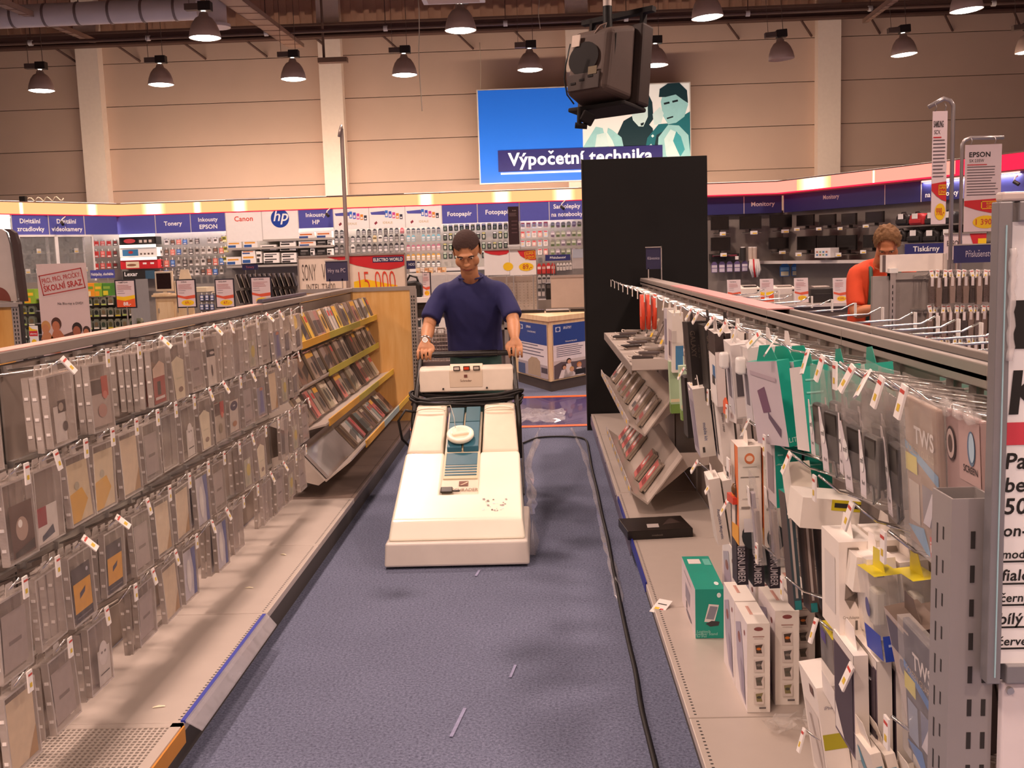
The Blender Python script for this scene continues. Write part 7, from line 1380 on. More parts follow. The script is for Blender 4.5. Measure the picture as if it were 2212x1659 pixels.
for r, (v0, v1) in enumerate(((643, 660), (665, 685), (690, 712), (714, 732))):
    row(YP(YB - .3), 190, 312, 8, v0, v1, gb[r % 4:] + gb[:r % 4], '# shiny blister pack from the left, %s row beside the standee' % ORD[r], 'pack', 'shiny blister packs', .88, depth=.3, skip=((4, 5, 6, 7) if r < 1 else (7,) if r == 1 else ()))
    row(YP(YB - .3), 48, 82, 2, v0 + 18, v1 + 18, gb[(r+1) % 4:] + gb[:(r+1) % 4], '# shiny blister pack, %s row left of the standee' % ORD[r], 'pack', 'shiny blister packs', .88, depth=.3)
t, M_, w, h = board('hanging_card', 'white red and yellow card hanging left of the film standee', 'card', 11.6, 64, 704, 82, 748, PAPER); prt(t, M_, 'card_print', lambda q: q.rect(0, h*.5, w, h*.75, -.002, RED).poly([(0, h), (w*.4, h*.85), (w, h*.8), (w, h*.76), (0, h*.76)], -.002, YEL).ell(w*.5, h*.2, w*.3, h*.15, -.002, YEL).text('zdarma', w*.5, h*.58, h*.09, -.004, TXW, .01, wmax=w*.8)); MB(M_).cyl((w/2, 0, -1.0), (w/2, 0, 0), .006, STEEL).build('stem', t)
t, M_, w, h = board('shelf_sign', 'small blue sign with white lettering above the shiny blister packs', 'sign', YB - .35, 195, 583, 247, 601, NAVY); MB(M_).text('Nabíječky, sluchátka', w/2, h*.35, h*.32, -.003, TXW, .02, wmax=w*.92).build('lettering', t); MB(M_).box(w*.3, 0, -.3, w*.33, .01, 0, STEEL).box(w*.7, 0, -.3, w*.73, .01, 0, STEEL).build('leg', t)
# ---- price frames on a low rack
YF = 10.5; xa, xb = aty(235, 690, YF + .2).x, aty(600, 660, YF + .2).x
t = thing('low_rack', 'low grey rack carrying the black framed price cards', 'rack', loc=(xa, YF + .2, 0)); MB().box(xa, YF + .1, 0, xb, YF + .5, .12, UNITD).build('plinth', t); MB().box(xa, YF + .28, .12, xb, YF + .32, .86, UNIT).build('back_panel', t); MB().box(xa, YF + .12, .86, xb, YF + .48, .885, RAILM).build('top_board', t)
def price(y, u0, v0, u1, v1, lab, st, amt='67,-', frame=True, orange=False, stem=.3, lean=0, yaw=0):
    t, M_, w, h = board('price_frame', lab, 'price card', y, u0, v0, u1, v1, mat('1f1c28', .5) if frame else PAPER, .012, 'price cards', 'frame', yaw, lean)
    b = w*.06 if frame else w*.01
    s_ = MB(M_).box(b, -.004, b, w - b, -.001, h - b, PINK).build('sheet', t); z = h
    def fn(q):
        q.text(st, w*.42, h*.88, h*.045, -.006, TXD, .01, wmax=w*.5); lines(q, w*.12, w*.85, h*.66, h*.8, 4, 'a85a58', -.006); lines(q, w*.12, w*.5, h*.52, h*.6, 2, '8a7a80', -.006)
        if orange: q.poly([(b, h*.44), (w*.4, h*.40), (w - b, h*.46), (w - b, h*.2), (b, h*.2)], -.005, YEL).poly([(b, h*.32), (w*.45, h*.26), (w - b, h*.34), (w - b, b), (b, b)], -.006, mat('e0582c', .5)).text('88,-', w*.55, h*.1, h*.12, -.0075, TXW, .015, wmax=w*.5)
        else: q.poly([(b, h*.46), (w*.4, h*.40), (w - b, h*.45), (w - b, h*.34), (w*.5, h*.30), (b, h*.38)], -.005, mat('d8583a', .5)).ell(w*.55, h*.18, w*.32, h*.1, -.005, YEL).text(amt, w*.56, h*.14, h*.09, -.0065, mat('c8402a', .5, var=0), .01, wmax=w*.5)
    q = MB(M_); fn(q); q.build('sheet_print', s_)
    if stem: MB(M_).cyl((w/2, .006, -stem), (w/2, .006, .01), .008, STEEL).build('stem', t); MB(M_).cyl((w/2, .006, -stem), (w/2, .006, -stem + .01), .04, DARK, n=12).build('foot', t)
    return t
zb_ = lambda u, v, y: aty(u, v, y).z - .885
price(YF + .3, 249, 604, 294, 666, 'black framed price card with an orange foot, leftmost of four', 'PAMĚŤOVÁ', orange=True, stem=zb_(270, 666, YF + .3))
price(YF + .3, 381, 603, 424, 665, 'black framed price card in front of the wooden desk', 'DVD-R', '69,-', stem=zb_(400, 665, YF + .3))
price(YF + .3, 465, 602, 507, 665, 'black framed price card third from the left', 'DVD+RW', '67,-', stem=zb_(485, 665, YF + .3))
price(YF + .3, 541, 597, 588, 660, 'black framed price card rightmost of four', 'CD-R SPINDL', '29,-', stem=zb_(562, 660, YF + .3), yaw=-6)
# ---- desk with computer
YD = 17.0; xa, xb = aty(336, 650, YD).x, aty(418, 650, YD).x; zt = aty(370, 636, YD).z
t = thing('wooden_desk', 'pale wooden service desk with doors behind the price frames', 'desk', loc=(xa, YD, 0)); MB().box(xa, YD, 0, xb, YD + .6, zt - .03, WOODL).build('body', t); MB().box(xa - .04, YD - .06, zt - .03, xb + .2, YD + .62, zt, WOODL).build('desk_top', t)
for k in range(2): d_ = MB().box(xa + .03 + k*(xb - xa)/2, YD - .02, .05, xa + (k + 1)*(xb - xa)/2 - .01, YD, zt - .12, WOODL).build('door', t); MB().cyl((xa + .06 + k*((xb - xa)/2), YD - .04, zt - .3), (xa + .06 + k*((xb - xa)/2), YD - .04, zt - .22), .008, STEEL).build('handle', d_)
xc = aty(355, 610, YD + .2).x; BEI = mat('d6c6ae', .5)
t = thing('desktop_monitor', 'beige flat monitor with dark screen on the wooden desk', 'monitor', loc=(xc, YD + .2, zt)); MB().box(xc - .15, YD + .18, zt + .05, xc + .15, YD + .23, zt + .38, BEI).build('case', t, .01); MB().box(xc - .12, YD + .176, zt + .09, xc + .12, YD + .18, zt + .35, mat('2a1a18', .2)).build('screen', t); MB().box(xc - .08, YD + .12, zt, xc + .08, YD + .28, zt + .02, BEI).box(xc - .03, YD + .19, zt + .02, xc + .03, YD + .22, zt + .06, BEI).build('stand', t)
t = thing('keyboard', 'beige keyboard in front of the desk monitor', 'keyboard', loc=(xc, YD, zt)); MB().box(xc - .13, YD + .0, zt, xc + .13, YD + .1, zt + .025, BEI).build('case', t, .005); MB().box(xc - .12, YD + .01, zt + .025, xc + .12, YD + .09, zt + .03, mat('b8a890', .5)).build('keys', t)
x2 = aty(392, 600, YD + .3).x; t = thing('label_printer', 'beige printer with raised paper guide on the wooden desk', 'printer', loc=(x2, YD + .3, zt)); MB().box(x2 - .1, YD + .2, zt, x2 + .13, YD + .5, zt + .22, BEI).build('body', t, .02); MB().prism([(x2 - .09, zt + .22), (x2 + .13, zt + .22), (x2 + .08, zt + .4), (x2 - .05, zt + .4)], 'y', YD + .42, YD + .44, BEI).build('paper_guide', t)
# beige tray to the right of the desk, blue packs below
t, M_, w, h = board('counter_tray', 'pale rounded counter edge right of the desk', 'counter', 16.5, 412, 621, 446, 631, mat('e0cfae', .5), .4); MB(M_).box(w*.1, .05, -aty(430, 631, 16.5).z, w*.9, .35, 0, UNIT).build('pedestal', t)
t, M_, w, h = board('blue_pack_rack', 'grey peg panel with dark blue packs between two price frames', 'rack', 14.0, 428, 632, 470, 860, UNIT, .03)
for r in range(3): row(YP(13.985), 431, 464, 3, 634 + r*20, 650 + r*20, [bp('blue_card', '3a4878', 'd8d8e0', 'e0e0e8', 'card')], '# dark blue card pack, %s row between the price frames' % ORD[r], 'pack', 'dark blue card packs', .85)
# ---- rack of dark cases
YK = 12.6; t, M_, w, h = board('case_rack', 'grey rack with rows of dark cases behind the price frames', 'rack', YK, 508, 598, 645, 860, UNIT, .04); MB(M_).box(w*.72, -.05, 0, w*.76, .0, h, RAILM).build('upright', t)
for r, (v0, v1) in enumerate(((593, 622), (628, 655))):
    for k in range(12):
        u = 512 + k*10.5
        if 540 < u < 585 and r == 1: continue
        P_ = YP(YK - .01); w2, h2 = P_.size(u, v0, u + 9, v1)
        key = ('spine', k % 3)
        if key not in BP: BP[key] = Proto('dark_case', MB().box(-.3, -2.2, -1, .3, 0, 0, mat(('241e1e', '3a302e', '1e1a1c')[k % 3], .4)).box(-.32, -2.25, -1, -.24, .0, 0.02, mat(('e0d4c0', 'd8c8b0', 'b8a898')[k % 3], .5)).mesh('dark_case'))
        BP[key].place(P_.M(u + 5, v0 - .03*(u - 512)) @ RY(-16) @ S(w2, w2, h2), '%s dark case from the left, %s row of the case rack' % (ORD[k], ('upper', 'lower')[r]), 'case', 'dark cases on the case rack')
t, M_, w, h = board('shelf_sign', 'small dark blue sign under the white toner boxes', 'sign', 19.0, 523, 571, 557, 583, mat('2f2e58', .5)); MB(M_).text('Tonery', w/2, h*.35, h*.35, -.003, mat('c86a78', .5, var=0), .01, wmax=w*.7).build('lettering', t); MB(M_).box(w*.2, 0, -M_.translation.z, w*.23, .01, 0, STEEL).box(w*.8, 0, -M_.translation.z, w*.83, .01, 0, STEEL).build('leg', t)
# ---- flat dark tray on the left rack top
a, b = atz(570, 652, 1.345), atz(648, 636, 1.345); t = thing('cable_cover', 'dark plastic strip lying on top of the left rack', 'strip', loc=a); MB().hexa([(LX - .055, a.y, 1.3385), (LX - .01, a.y, 1.3385), (LX - .01, b.y, 1.3385), (LX - .055, b.y, 1.3385)], [(LX - .05, a.y + .02, 1.36), (LX - .015, a.y + .02, 1.36), (LX - .015, b.y, 1.36), (LX - .05, b.y, 1.36)], mat('3a3340', .4)).build('strip', t, .004)
# ---- big handwritten board and pole
YV = 9.75; t, M_, w, h = board('laptop_board', 'wide board with handwritten SONY VAIO and a red swoosh behind the left rack', 'sign', YV, 645, 553, 876, 640, mat('e6d6c4', .6), .02)
HW = mat('4a3c34', .6, var=0)
xs_ = w*.49
sw = MB(M_).poly([(w*.27, h*.995), (w*.40, h*.90), (w*.55, h*.76), (w*.72, h*.66), (w*.85, h*.63), (w*.95, h*.68), (w, h*.74), (w, h*.995)], -.003, RED).poly([(w*.515, h*.12), (w*.515, h*.36), (w*.62, h*.42), (w*.78, h*.32), (w*.92, h*.24), (w*.92, h*.12)], -.003, YEL).build('printed_shapes', t)
MB(M_).rect(w*.70, h*.82, w*.985, h*.955, -.0045, mat('2a2a58', .5)).build('logo_plate', t); MB(M_).text('ELECTRO WORLD', w*.843, h*.85, h*.075, -.006, TXW, .02, wmax=w*.27).build('lettering', t)
MB(M_).text('SONY', w*.10, h*.42, h*.42, -.004, HW, -.01, wmax=w*.13).text('VAIO', w*.29, h*.42, h*.42, -.004, HW, -.01, wmax=w*.14).text('INTEL T3400...', w*.22, h*.17, h*.17, -.004, HW, -.008, wmax=w*.3).build('lettering', t)
MB(M_).text('15 000', w*.74, h*.10, h*.52, -.005, mat('d8422a', .5, var=0), -.012, wmax=w*.34, skew=-.06).build('lettering', t)
for x in (-.004, w - .004): MB(M_).box(x, -.01, -aty(700, 640, YV).z, x + .012, .025, h + .01, RAILM).build('post', t)
MB(M_).box(0, -.01, h, w, .025, h + .015, RAILM).build('frame_top', t)
xp_ = aty(750, 600, 9.55).x; zt_ = aty(738, 278, 9.55).z; t = thing('sign_pole', 'tall thin metal pole rising behind the left rack end', 'pole', loc=(xp_, 9.55, 0)); xt = aty(738, 285, 9.55).x
MB().cyl((xp_, 9.55, 0), (xt, 9.55, zt_), .022, mat('b8a8a0', .3, .5), r1=.017, n=10).build('tube', t); MB().tube([(xt, 9.55, zt_), (xt + .005, 9.52, zt_ + .02), (xt + .0, 9.47, zt_ - .02), (xt - .01, 9.46, zt_ - .08)], .012, mat('a89890', .3, .5), n=6).build('hook', t); MB().cyl((xp_, 9.55, 0), (xp_, 9.55, .02), .14, DARK, n=20).build('base', t)
# ---- table with speaker box and wire basket behind the worker
YT = 10.4; xa, xb = aty(882, 650, YT).x, aty(990, 650, YT).x; zt = aty(905, 643, YT).z
t = thing('display_table', 'white topped display table behind the worker in blue', 'table', loc=(xa, YT, 0)); MB().box(xa, YT, zt - .05, xb + .5, YT + .6, zt, WHITE).build('table_top', t); MB().box(xa, YT + .05, zt - .2, xb + .5, YT + .08, zt - .05, DARK).build('dark_gap', t)  # dark strip put in for the dark gap under the table top
for x in (xa + .01, xb + .45): MB().box(x, YT + .02, 0, x + .04, YT + .06, zt - .05, RAILM).box(x, YT + .5, 0, x + .04, YT + .54, zt - .05, RAILM).build('leg', t)
zs_ = aty(910, 712, YT + .1).z; MB().box(xa, YT + .02, zs_ - .02, xb + .5, YT + .6, zs_, RAILM).build('lower_shelf', t); MB().box(xa, YT + .55, .1, xb + .5, YT + .58, zt - .05, mat('8a8078')).build('back_panel', t)
t, M_, w, h = board('speaker_box', 'white carton with two dark speaker pictures under the display table', 'box', YT + .06, 890, 684, 962, 711, PAPER, .3)
prt(t, M_, 'carton_print', lambda q: [q.rect(0, 0, w*.07, h, -.003, TEAL)] + [q.poly([(w*x, h*.2), (w*(x + .1), h*.2), (w*(x + .12), h*.85), (w*(x + .06), h*.7), (w*(x - .02), h*.85)], -.003, mat('3a4448', .5)) for x in (.16, .32, .5, .7)])
xa2, xb2 = aty(888, 740, YT - .47).x, aty(985, 740, YT - .47).x; z0, z1 = aty(930, 780, YT - .47).z, aty(930, 714, YT - .47).z
t = thing('wire_basket', 'wire basket of small goods below the display table', 'basket', loc=(xa2, YT - .47, 0)); WR = mat('a89c94', .35, .5)
for f in range(2):
    yv = YT - .47 + f*.4; m = MB()
    for k in range(17): x = xa2 + (xb2 - xa2)*k/16; m.cyl((x, yv, z0), (x, yv, z1), .003, WR, n=4, caps=False)
    for k in range(9): z = z0 + (z1 - z0)*k/8; m.cyl((xa2, yv, z), (xb2, yv, z), .003, WR, n=4, caps=False)
    m.build('wire_side', t)
MB().box(xa2, YT - .47, z0 - .01, xb2, YT - .07, z0, WR).build('bottom', t); [MB().cyl((x, y_, 0), (x, y_, z0), .012, WR).build('leg', t) for x in (xa2 + .02, xb2 - .02) for y_ in (YT - .45, YT - .09)]
for k in range(10):
    x = xa2 + .04 + k*(xb2 - xa2 - .08)/9; tag(MB(T(x, YT - .32 + .06*(k % 3), z1 - .12) @ RZ(R.uniform(-40, 40)) @ RX(R.uniform(-20, 20))).box(-.04, -.015, 0, .04, .015, .13, mat(('8a8078', 'd0c4bc', '6a6058', 'b8a8a0')[k % 4], .4)).box(-.03, -.017, .08, .03, -.015, .12, PAPER).build('basket_item', None, .003), '%s small pack from the left in the wire basket' % ORD[k], 'pack', 'packs in the wire basket')
zt2 = zt; xq = aty(893, 625, YT + .2).x; t = thing('shoulder_bag', 'black rounded camera bag standing on the display table', 'bag', loc=(xq, YT + .2, zt)); MB().prism([(xq - .12, zt), (xq + .1, zt), (xq + .09, zt + .13), (xq + .03, zt + .17), (xq - .06, zt + .16), (xq - .12, zt + .12)], 'y', YT + .12, YT + .26, BLACK).build('body', t, .02); MB().tube([(xq - .08, YT + .19, zt + .14), (xq - .03, YT + .19, zt + .22), (xq + .04, YT + .19, zt + .2), (xq + .06, YT + .19, zt + .13)], .012, BLACK).build('handle', t)
price(YT + .08, 911, 588, 932, 643, 'narrow tilted price card on the display table beside the worker', 'ASUS', stem=.055, yaw=-30)
t, M_, w, h = board('shelf_sign', 'small dark blue sign left of the worker under the ink packs', 'sign', 15, 878, 563, 897, 581, mat('2f2e58', .5)); MB(M_).text('HDD', w*.6, h*.4, h*.3, -.003, TXW, 0, wmax=w*.7).build('lettering', t); MB(M_).box(w*.2, 0, -M_.translation.z, w*.26, .01, 0, STEEL).build('leg', t)
t, M_, w, h = board('white_cabinet', 'low white cabinet with drawers behind the worker', 'cabinet', 16, 880, 590, 1010, 760, mat('d2cac2', .5), .4); 
MB(M_).box(.02, .03, -M_.translation.z, w - .02, .38, 0, UNITD).build('plinth', t)
for k in range(3): MB(M_).box(.02 + k*w/3, -.015, h*.5, (k + 1)*w/3 - .02, 0, h - .03, mat('c8c0b8', .5)).build('drawer', t)
row(YP(16.2), 900, 965, 7, 579, 590, [bp('pile_box', 'd8b890', 'c88a50', 'e8d8c0', 'box'), bp('pile_box', 'e0d4cc', '8a7a70', 'c8b8a8', 'box'), bp('pile_box', 'c89870', 'e8d8c8', 'b07a50', 'box')], '# small carton from the left on the white cabinet behind the worker', 'box', 'cartons on the white cabinet', .9, depth=.15)
# ---- price boards, accessories island right of the worker
for k, (u0, u1, lab) in enumerate(((1046, 1100, 'red and white price board partly hidden behind the worker'), (1101, 1158, 'red and white price board reading 89,-'))):
    t, M_, w, h = board('price_board', lab, 'sign', 13.0, u0, 541, u1, 594, PAPER, .02, 'price boards'); q = MB(M_)
    if k: q.poly([(w*.3, h), (w*.42, h*.78), (w*.6, h*.66), (w*.8, h*.6), (w, h*.6), (w, h)], -.003, RED)
    else: q.poly([(0, h), (w*.05, h*.93), (w*.3, h*.84), (w*.6, h*.8), (w*.9, h*.84), (w, h*.92), (w, h)], -.003, RED)
    q.ell(w*.62 if k else w*.95, h*.33, w*.28 if k else w*.2, h*.17, -.003, YEL); q.build('printed_shapes', t)
    if k:
        MB(M_).text('89,-', w*.66, h*.24, h*.2, -.005, mat('b8402c', .5, var=0), .0, wmax=w*.34).build('lettering', t); sq = MB(M_ @ T(w*.78, 0, h*.8) @ RY(-6)); e_ = w*.02
        for a_, b_, c_0, d_ in ((-.2, -.16, .2, -.14), (-.2, .14, .2, .16), (-.2, -.16, -.18, .16), (.18, -.16, .2, .16)): sq.rect(a_*w, b_*h, c_0*w, d_*h, -.006, YEL)
        sq.text('SUPER', 0, h*.02, h*.09, -.006, YEL, .01, wmax=w*.3).text('CENA', 0, -h*.11, h*.09, -.006, YEL, .01, wmax=w*.3); sq.build('stamp', t)
    MB(M_).box(0, -.01, h, w, .03, h + .02, RAILM).build('frame_top', t); [MB(M_).box(x, 0, -.6, x + .015, .015, 0, STEEL).build('leg', t) for x in (w*.1, w*.85)]
t, M_, w, h = board('peg_island', 'beige peg panel below the 89,- price board', 'rack', 13.15, 1040, 597, 1160, 830, mat('b5a79a', .6), .05); m = MB(M_)
for i in range(14):
    for j in range(10): m.rect(.05 + w*i/14.5, h*(.72 + .025*j), .062 + w*i/14.5, h*(.72 + .025*j) + .006, -.001, mat('8a7c70', .6))
m.build('peg_holes', t, kind='stuff')
t, M_, w, h = board('shelf_sign', 'small blue sign reading Příslušenství above the red packs', 'sign', 16.0, 1178, 550, 1232, 563, NAVYD); MB(M_).text('Příslušenství', w/2, h*.35, h*.36, -.003, TXW, .015, wmax=w*.7).build('lettering', t); MB(M_).box(-.01, -.005, -.02, w + .01, .02, 0, STEEL).box(w*.3, 0, -M_.translation.z, w*.33, .01, 0, STEEL).build('frame', t)
t, M_, w, h = board('red_pack_rack', 'grey rack with red bagged packs left of the tall black panel', 'rack', 16.4, 1155, 566, 1262, 780, UNIT, .05)
row(YP(16.385), 1160, 1200, 4, 569, 592, [bp('red_bag', 'c8302c', 'e8d0c8', 'b82824', 'bag'), bp('red_bag', 'b82420', 'd8a090', 'd04a40', 'bag')], '# red bagged pack from the left on the rack by the black panel', 'pack', 'red bagged packs', .9)
row(YP(16.385), 1202, 1236, 5, 568, 584, [bp('white_bag', 'e0d8d0', '8a8078', 'c8bcb0', 'bag')], '# white bagged pack from the left right of the red packs', 'pack', 'white bagged packs', .9)
row(YP(16.385), 1161, 1190, 3, 594, 612, [bp('white_bag', 'd0c8c0', '4a4440', 'b0a498', 'bag')], '# grey bagged pack in the row below the red packs', 'pack', 'grey bagged packs', .9); row(YP(16.385), 1161, 1178, 2, 616, 640, [bp('white_bag', '9a928a', '3a3634', 'c8bcb0', 'bag')], '# grey bagged pack in the lowest row below the red packs', 'pack', 'grey bagged packs', .9)
t, M_, w, h = board('grey_carton', 'tall pale carton standing against the black panel on the left', 'box', 15.5, 1237, 538, 1263, 580, mat('c4b8b0', .5), .2); MB(M_).rect(0, h*.55, w, h, -.003, mat('b8bcc4', .5)).build('carton_print', t); MB(M_).box(0, 0, -M_.translation.z, w, .2, 0, UNIT).build('pedestal', t)
t, M_, w, h = board('computer_tower', 'black computer tower on the counter beside the beige board', 'computer', 13.6, 1179, 612, 1191, 647, BLACK, .3, bev=.004); MB(M_).rect(w*.2, h*.7, w*.8, h*.9, -.002, mat('4a4644', .4)).build('drive_slot', t); MB(M_).box(-.1, -.05, -aty(1185, 647, 13.6).z + .0, w + .1, .3, 0, UNITD).build('pedestal', t)
# ---- service counter
zt = aty(1190, 684, 11.8).z; zb2 = .12; A_, N_, C_ = Vector((-.33, 12.95, 0)), Vector((.087, 11.85, 0)), Vector((.95, 13.0, 0))
t = thing('service_counter', 'angled beech service counter with two posters left of the black panel', 'counter', loc=(.09, 12.3, 0))
def inset(p, k): return (p.x + (0.3 - p.x)*k, p.y + (12.7 - p.y)*k)
pb = [inset(A_, .0), (N_.x, N_.y), inset(C_, 0)]
MB().prism([inset(Vector((x, y, 0)), .04) for x, y in pb], 'z', 0, zb2, mat('4a3f3a', .6)).build('plinth', t); MB().prism(pb, 'z', zb2, zt - .06, WOODL).build('body', t); MB().prism([inset(Vector((x, y, 0)), -.06) for x, y in pb], 'z', zt - .06, zt, WOODL).build('counter_top', t, .004)
def poster(a, b, lab, k):
    d = (b - a); L = d.length; ang = math.degrees(math.atan2(d.y, d.x)); M_ = T(a.x, a.y, zb2 + .02) @ RZ(ang); h = zt - .1 - zb2 - .02; w = L*.92; x0 = L*.05
    o = thing('counter_poster', lab, 'poster', loc=M_ @ Vector((0, 0, 0))); s_ = MB(M_).box(x0, -.012, 0, x0 + w, -.004, h, mat('e2dadc', .5)).build('sheet', o)
    q = MB(M_); q.rect(x0, h*.62, x0 + w, h, -.0135, mat('20418c', .5, var=.06)); q.rect(x0 + w*.06, h*.86, x0 + w*.2, h*.95, -.0145, mat('c8d0e0', .5)); q.ell(x0 + w*.13, h*.905, w*.05, h*.035, -.0155, mat('20418c', .5)); q.build('header', s_)
    q = MB(M_); q.text('SPLÁTKY' if k else 'OPRAVA', x0 + w*.4, h*.9, h*.045, -.015, TXW, .01, wmax=w*.34); q.text('Nakupovat bez peněz' if k else 'I ZA DALŠÍ REKLAMACE', x0 + w*.5, h*.655 if k else h*.82, h*.03, -.015, TXW, 0, wmax=w*.55); lines(q, x0 + w*.08, x0 + w*.9, h*.4, h*.58, 6 if k else 4, '5a5468', -.0135); q.build('lettering', s_)
    q = MB(M_); q.rect(x0, 0, x0 + w, h*.33 if k else h*.25, -.0132, mat('c8bcb8' if k else 'b0a4a8', .5))
    if k:
        q.poly([(x0, 0), (x0, h*.25), (x0 + w*.2, h*.3), (x0 + w*.6, h*.27), (x0 + w, h*.28), (x0 + w, 0)], -.0136, mat('5a4c50', .6))
        for (cx, cz, r, hc) in ((.42, .30, .055, '2a1c18'), (.28, .2, .05, '3a2218'), (.5, .14, .05, 'c89a60'), (.72, .2, .055, 'c07a3c')): q.ell(x0 + w*cx, h*cz, w*r*1.3, h*r*.95, -.0142, mat(hc, .6), 14).ell(x0 + w*(cx + .01), h*(cz - .015), w*r, h*r*.7, -.0148, mat('d09a78', .5), 14).poly([(x0 + w*(cx - .16), 0), (x0 + w*(cx + .14), 0), (x0 + w*(cx + .06), h*(cz - .05)), (x0 + w*(cx - .07), h*(cz - .05))], -.0139, mat('ded2ce', .6))
        q.rect(x0 + w*.6, h*.02, x0 + w*.9, h*.12, -.0155, BLACK)
    else:
        q.poly([(x0 + w*.35, h*.02), (x0 + w*.78, h*.02), (x0 + w*.76, h*.3), (x0 + w*.66, h*.36), (x0 + w*.48, h*.36), (x0 + w*.36, h*.28)], -.0145, mat('b09a80', .6)).rect(x0, 0, x0 + w*.25, h*.2, -.014, mat('4a5a80', .6)).rect(x0 + w*.8, h*.1, x0 + w, h*.2, -.014, mat('4a4048', .6))
    q.build('printed_picture', s_)
d1 = (N_ - A_).normalized(); poster(N_ - d1*1.1, N_ - d1*.02, 'blue and white service poster on the left face of the counter', 0)
d2 = (C_ - N_).normalized(); poster(N_ + d2*.02, N_ + d2*.78, 'blue and white SPLÁTKY poster on the right face of the counter', 1)
for k in range(3):
    p = Vector((-.1 + .3*k, 12.72 + .0*k, zt)); t = thing('laptop', '%s dark closed laptop from the left on the service counter' % ORD[k], 'laptop', 'laptops on the service counter', p); MB(Matrix.Translation(p)).box(-.14, -.1, 0, .14, .1, .02, mat('2a2624', .4)).build('base', t, .004); MB(Matrix.Translation(p)).box(-.14, -.1, .022, .14, .1, .034, mat('b8b4b4' if k == 1 else '1c1a1a', .25)).build('lid', t, .004)
t, M_, w, h = board('beige_board', 'plain beige board standing on the service counter', 'board', 12.9, 1190, 594, 1264, 664, mat('bda898', .65), .03); MB(M_).box(0, -.006, h - .03, w, .034, h, mat('a8968a', .6)).build('top_edge', t); MB(M_).box(w*.2, 0, -.02, w*.8, .2, 0.0, UNITD).build('foot', t)
# ---- dark hanging banner
t, M_, w, h = board('roll_banner', 'narrow dark brown banner with small lettering on a pole before the wall', 'banner', 15.0, 1098, 446, 1121, 528, mat('3a1e20', .6), .01); q = MB(M_); q.text('Kodak', w*.6, h*.88, h*.03, -.003, mat('c8b0a8', .5, var=0), 0, wmax=w*.5); lines(q, w*.1, w*.8, h*.75, h*.82, 3, 'a88a88', -.003); lines(q, w*.3, w*.9, h*.3, h*.6, 4, '6a4a4c', -.003); q.build('lettering', t); MB(M_).box(w + .005, 0, -aty(1110, 528, 15).z, w + .02, .015, h + .05, STEEL).box(-.02, -.01, -.03, w + .03, .02, -.005, WHITE).build('stand', t)
# ---- printers on a table at right
YP_ = 15.5; zt = aty(1780, 655, YP_).z; xa, xb = aty(1560, 650, YP_).x, aty(1852, 650, YP_).x
t = thing('printer_table', 'white edged display table with printers at the right', 'table', loc=(xa, YP_, 0)); MB().box(xa, YP_, zt - .05, xb, YP_ + .6, zt, mat('d8ccc4', .4)).build('table_top', t); MB().box(xa, YP_ + .1, 0, xb, YP_ + .55, zt - .05, mat('6a5c56', .6)).build('body', t)
for k, (u0, v0, u1, v1, c, d, lab) in enumerate(((1597, 617, 1645, 653, 'dcd2c8', '3a3432', 'white laser printer left of its neighbour on the printer table'), (1669, 617, 1722, 655, 'd2c8c0', '8a8078', 'white laser printer with grey front on the printer table'), (1750, 618, 1803, 655, '2a2422', 'c8bcb4', 'black laser printer on the printer table'))):
    a = aty(u0, v1, YP_ + .1); b = aty(u1, v0, YP_ + .1); w, h = b.x - a.x, aty((u0+u1)/2, v0, YP_ + .1).z - zt; t = thing('laser_printer', lab, 'printer', loc=(a.x, YP_ + .1, zt)); M_ = T(a.x, YP_ + .1, zt); cm = mat(c, .4)
    MB(M_).hexa([(0, 0, 0), (w, 0, 0), (w, .36, 0), (0, .36, 0)], [(0.01, .02, h*.88), (w - .01, .02, h*.88), (w - .01, .36, h), (.01, .36, h)], cm).build('body', t, .015, 3); MB(M_).box(w*.1, -.005, h*.08, w*.9, .005, h*.55, mat('b8aea6' if k == 1 else c, .4)).build('front_tray', t, .004); MB(M_).box(w*.25, .08, h*.9, w*.85, .3, h*.98, mat(d, .4)).build('output_tray', t, .004); MB(M_).box(w*.8, -.006, h*.7, w*.9, 0, h*.78, DARK).build('button_panel', t)
for k, (u0, v0, u1, v1, am, og, lab) in enumerate(((1572, 604, 1601, 652, '1 990,-', False, 'leaning price card left of all the printers'), (1643, 602, 1672, 652, '', True, 'leaning price card with an orange foot between the white printers'), (1717, 600, 1747, 653, '4 111,-', False, 'leaning price card left of the black printer'), (1801, 600, 1832, 655, '4 599,-', False, 'leaning price card right of the black printer'))):
    price(YP_ + .03, u0, v0, u1, v1, lab, 'TISKÁRNA', am or '1,-', False, og, 0, -8, 0)
# ---- grey rack with boxes at right
YG = 6.95; xl, xm = aty(1887, 640, YG).x, aty(1922, 640, YG).x; xr = aty(2330, 640, YG).x; zt = aty(1950, 589, YG).z
t = thing('accessory_rack', 'grey metal rack with dense hanging packs at the right, facing the camera', 'rack', loc=(xl, YG, 0)); GP = mat('a39a94', .5, .1)
MB().box(xl, YG + .02, 0, xm, YG + .06, zt - .02, GP).build('side_panel', t); ru = MB().box(xm, YG - .01, 0, xm + .035, YG + .05, zt + .01, STEEL).build('upright', t); MB().box(xm + .035, YG + .015, 0, xr, YG + .05, zt - .04, mat('8f857f', .5)).build('back_panel', t); MB().box(xm, YG, zt - .045, xr, YG + .06, zt, GP).build('top_rail', t); MB().box(xm, YG - .4, 0, xr, YG, .14, UNITD).build('plinth', t)
m = MB(); [m.box(xm + .012, YG - .0112, .2 + k*.04, xm + .018, YG - .0105, .222 + k*.04, DARK) for k in range(28)]; m.build('slot_row', ru, kind='stuff')
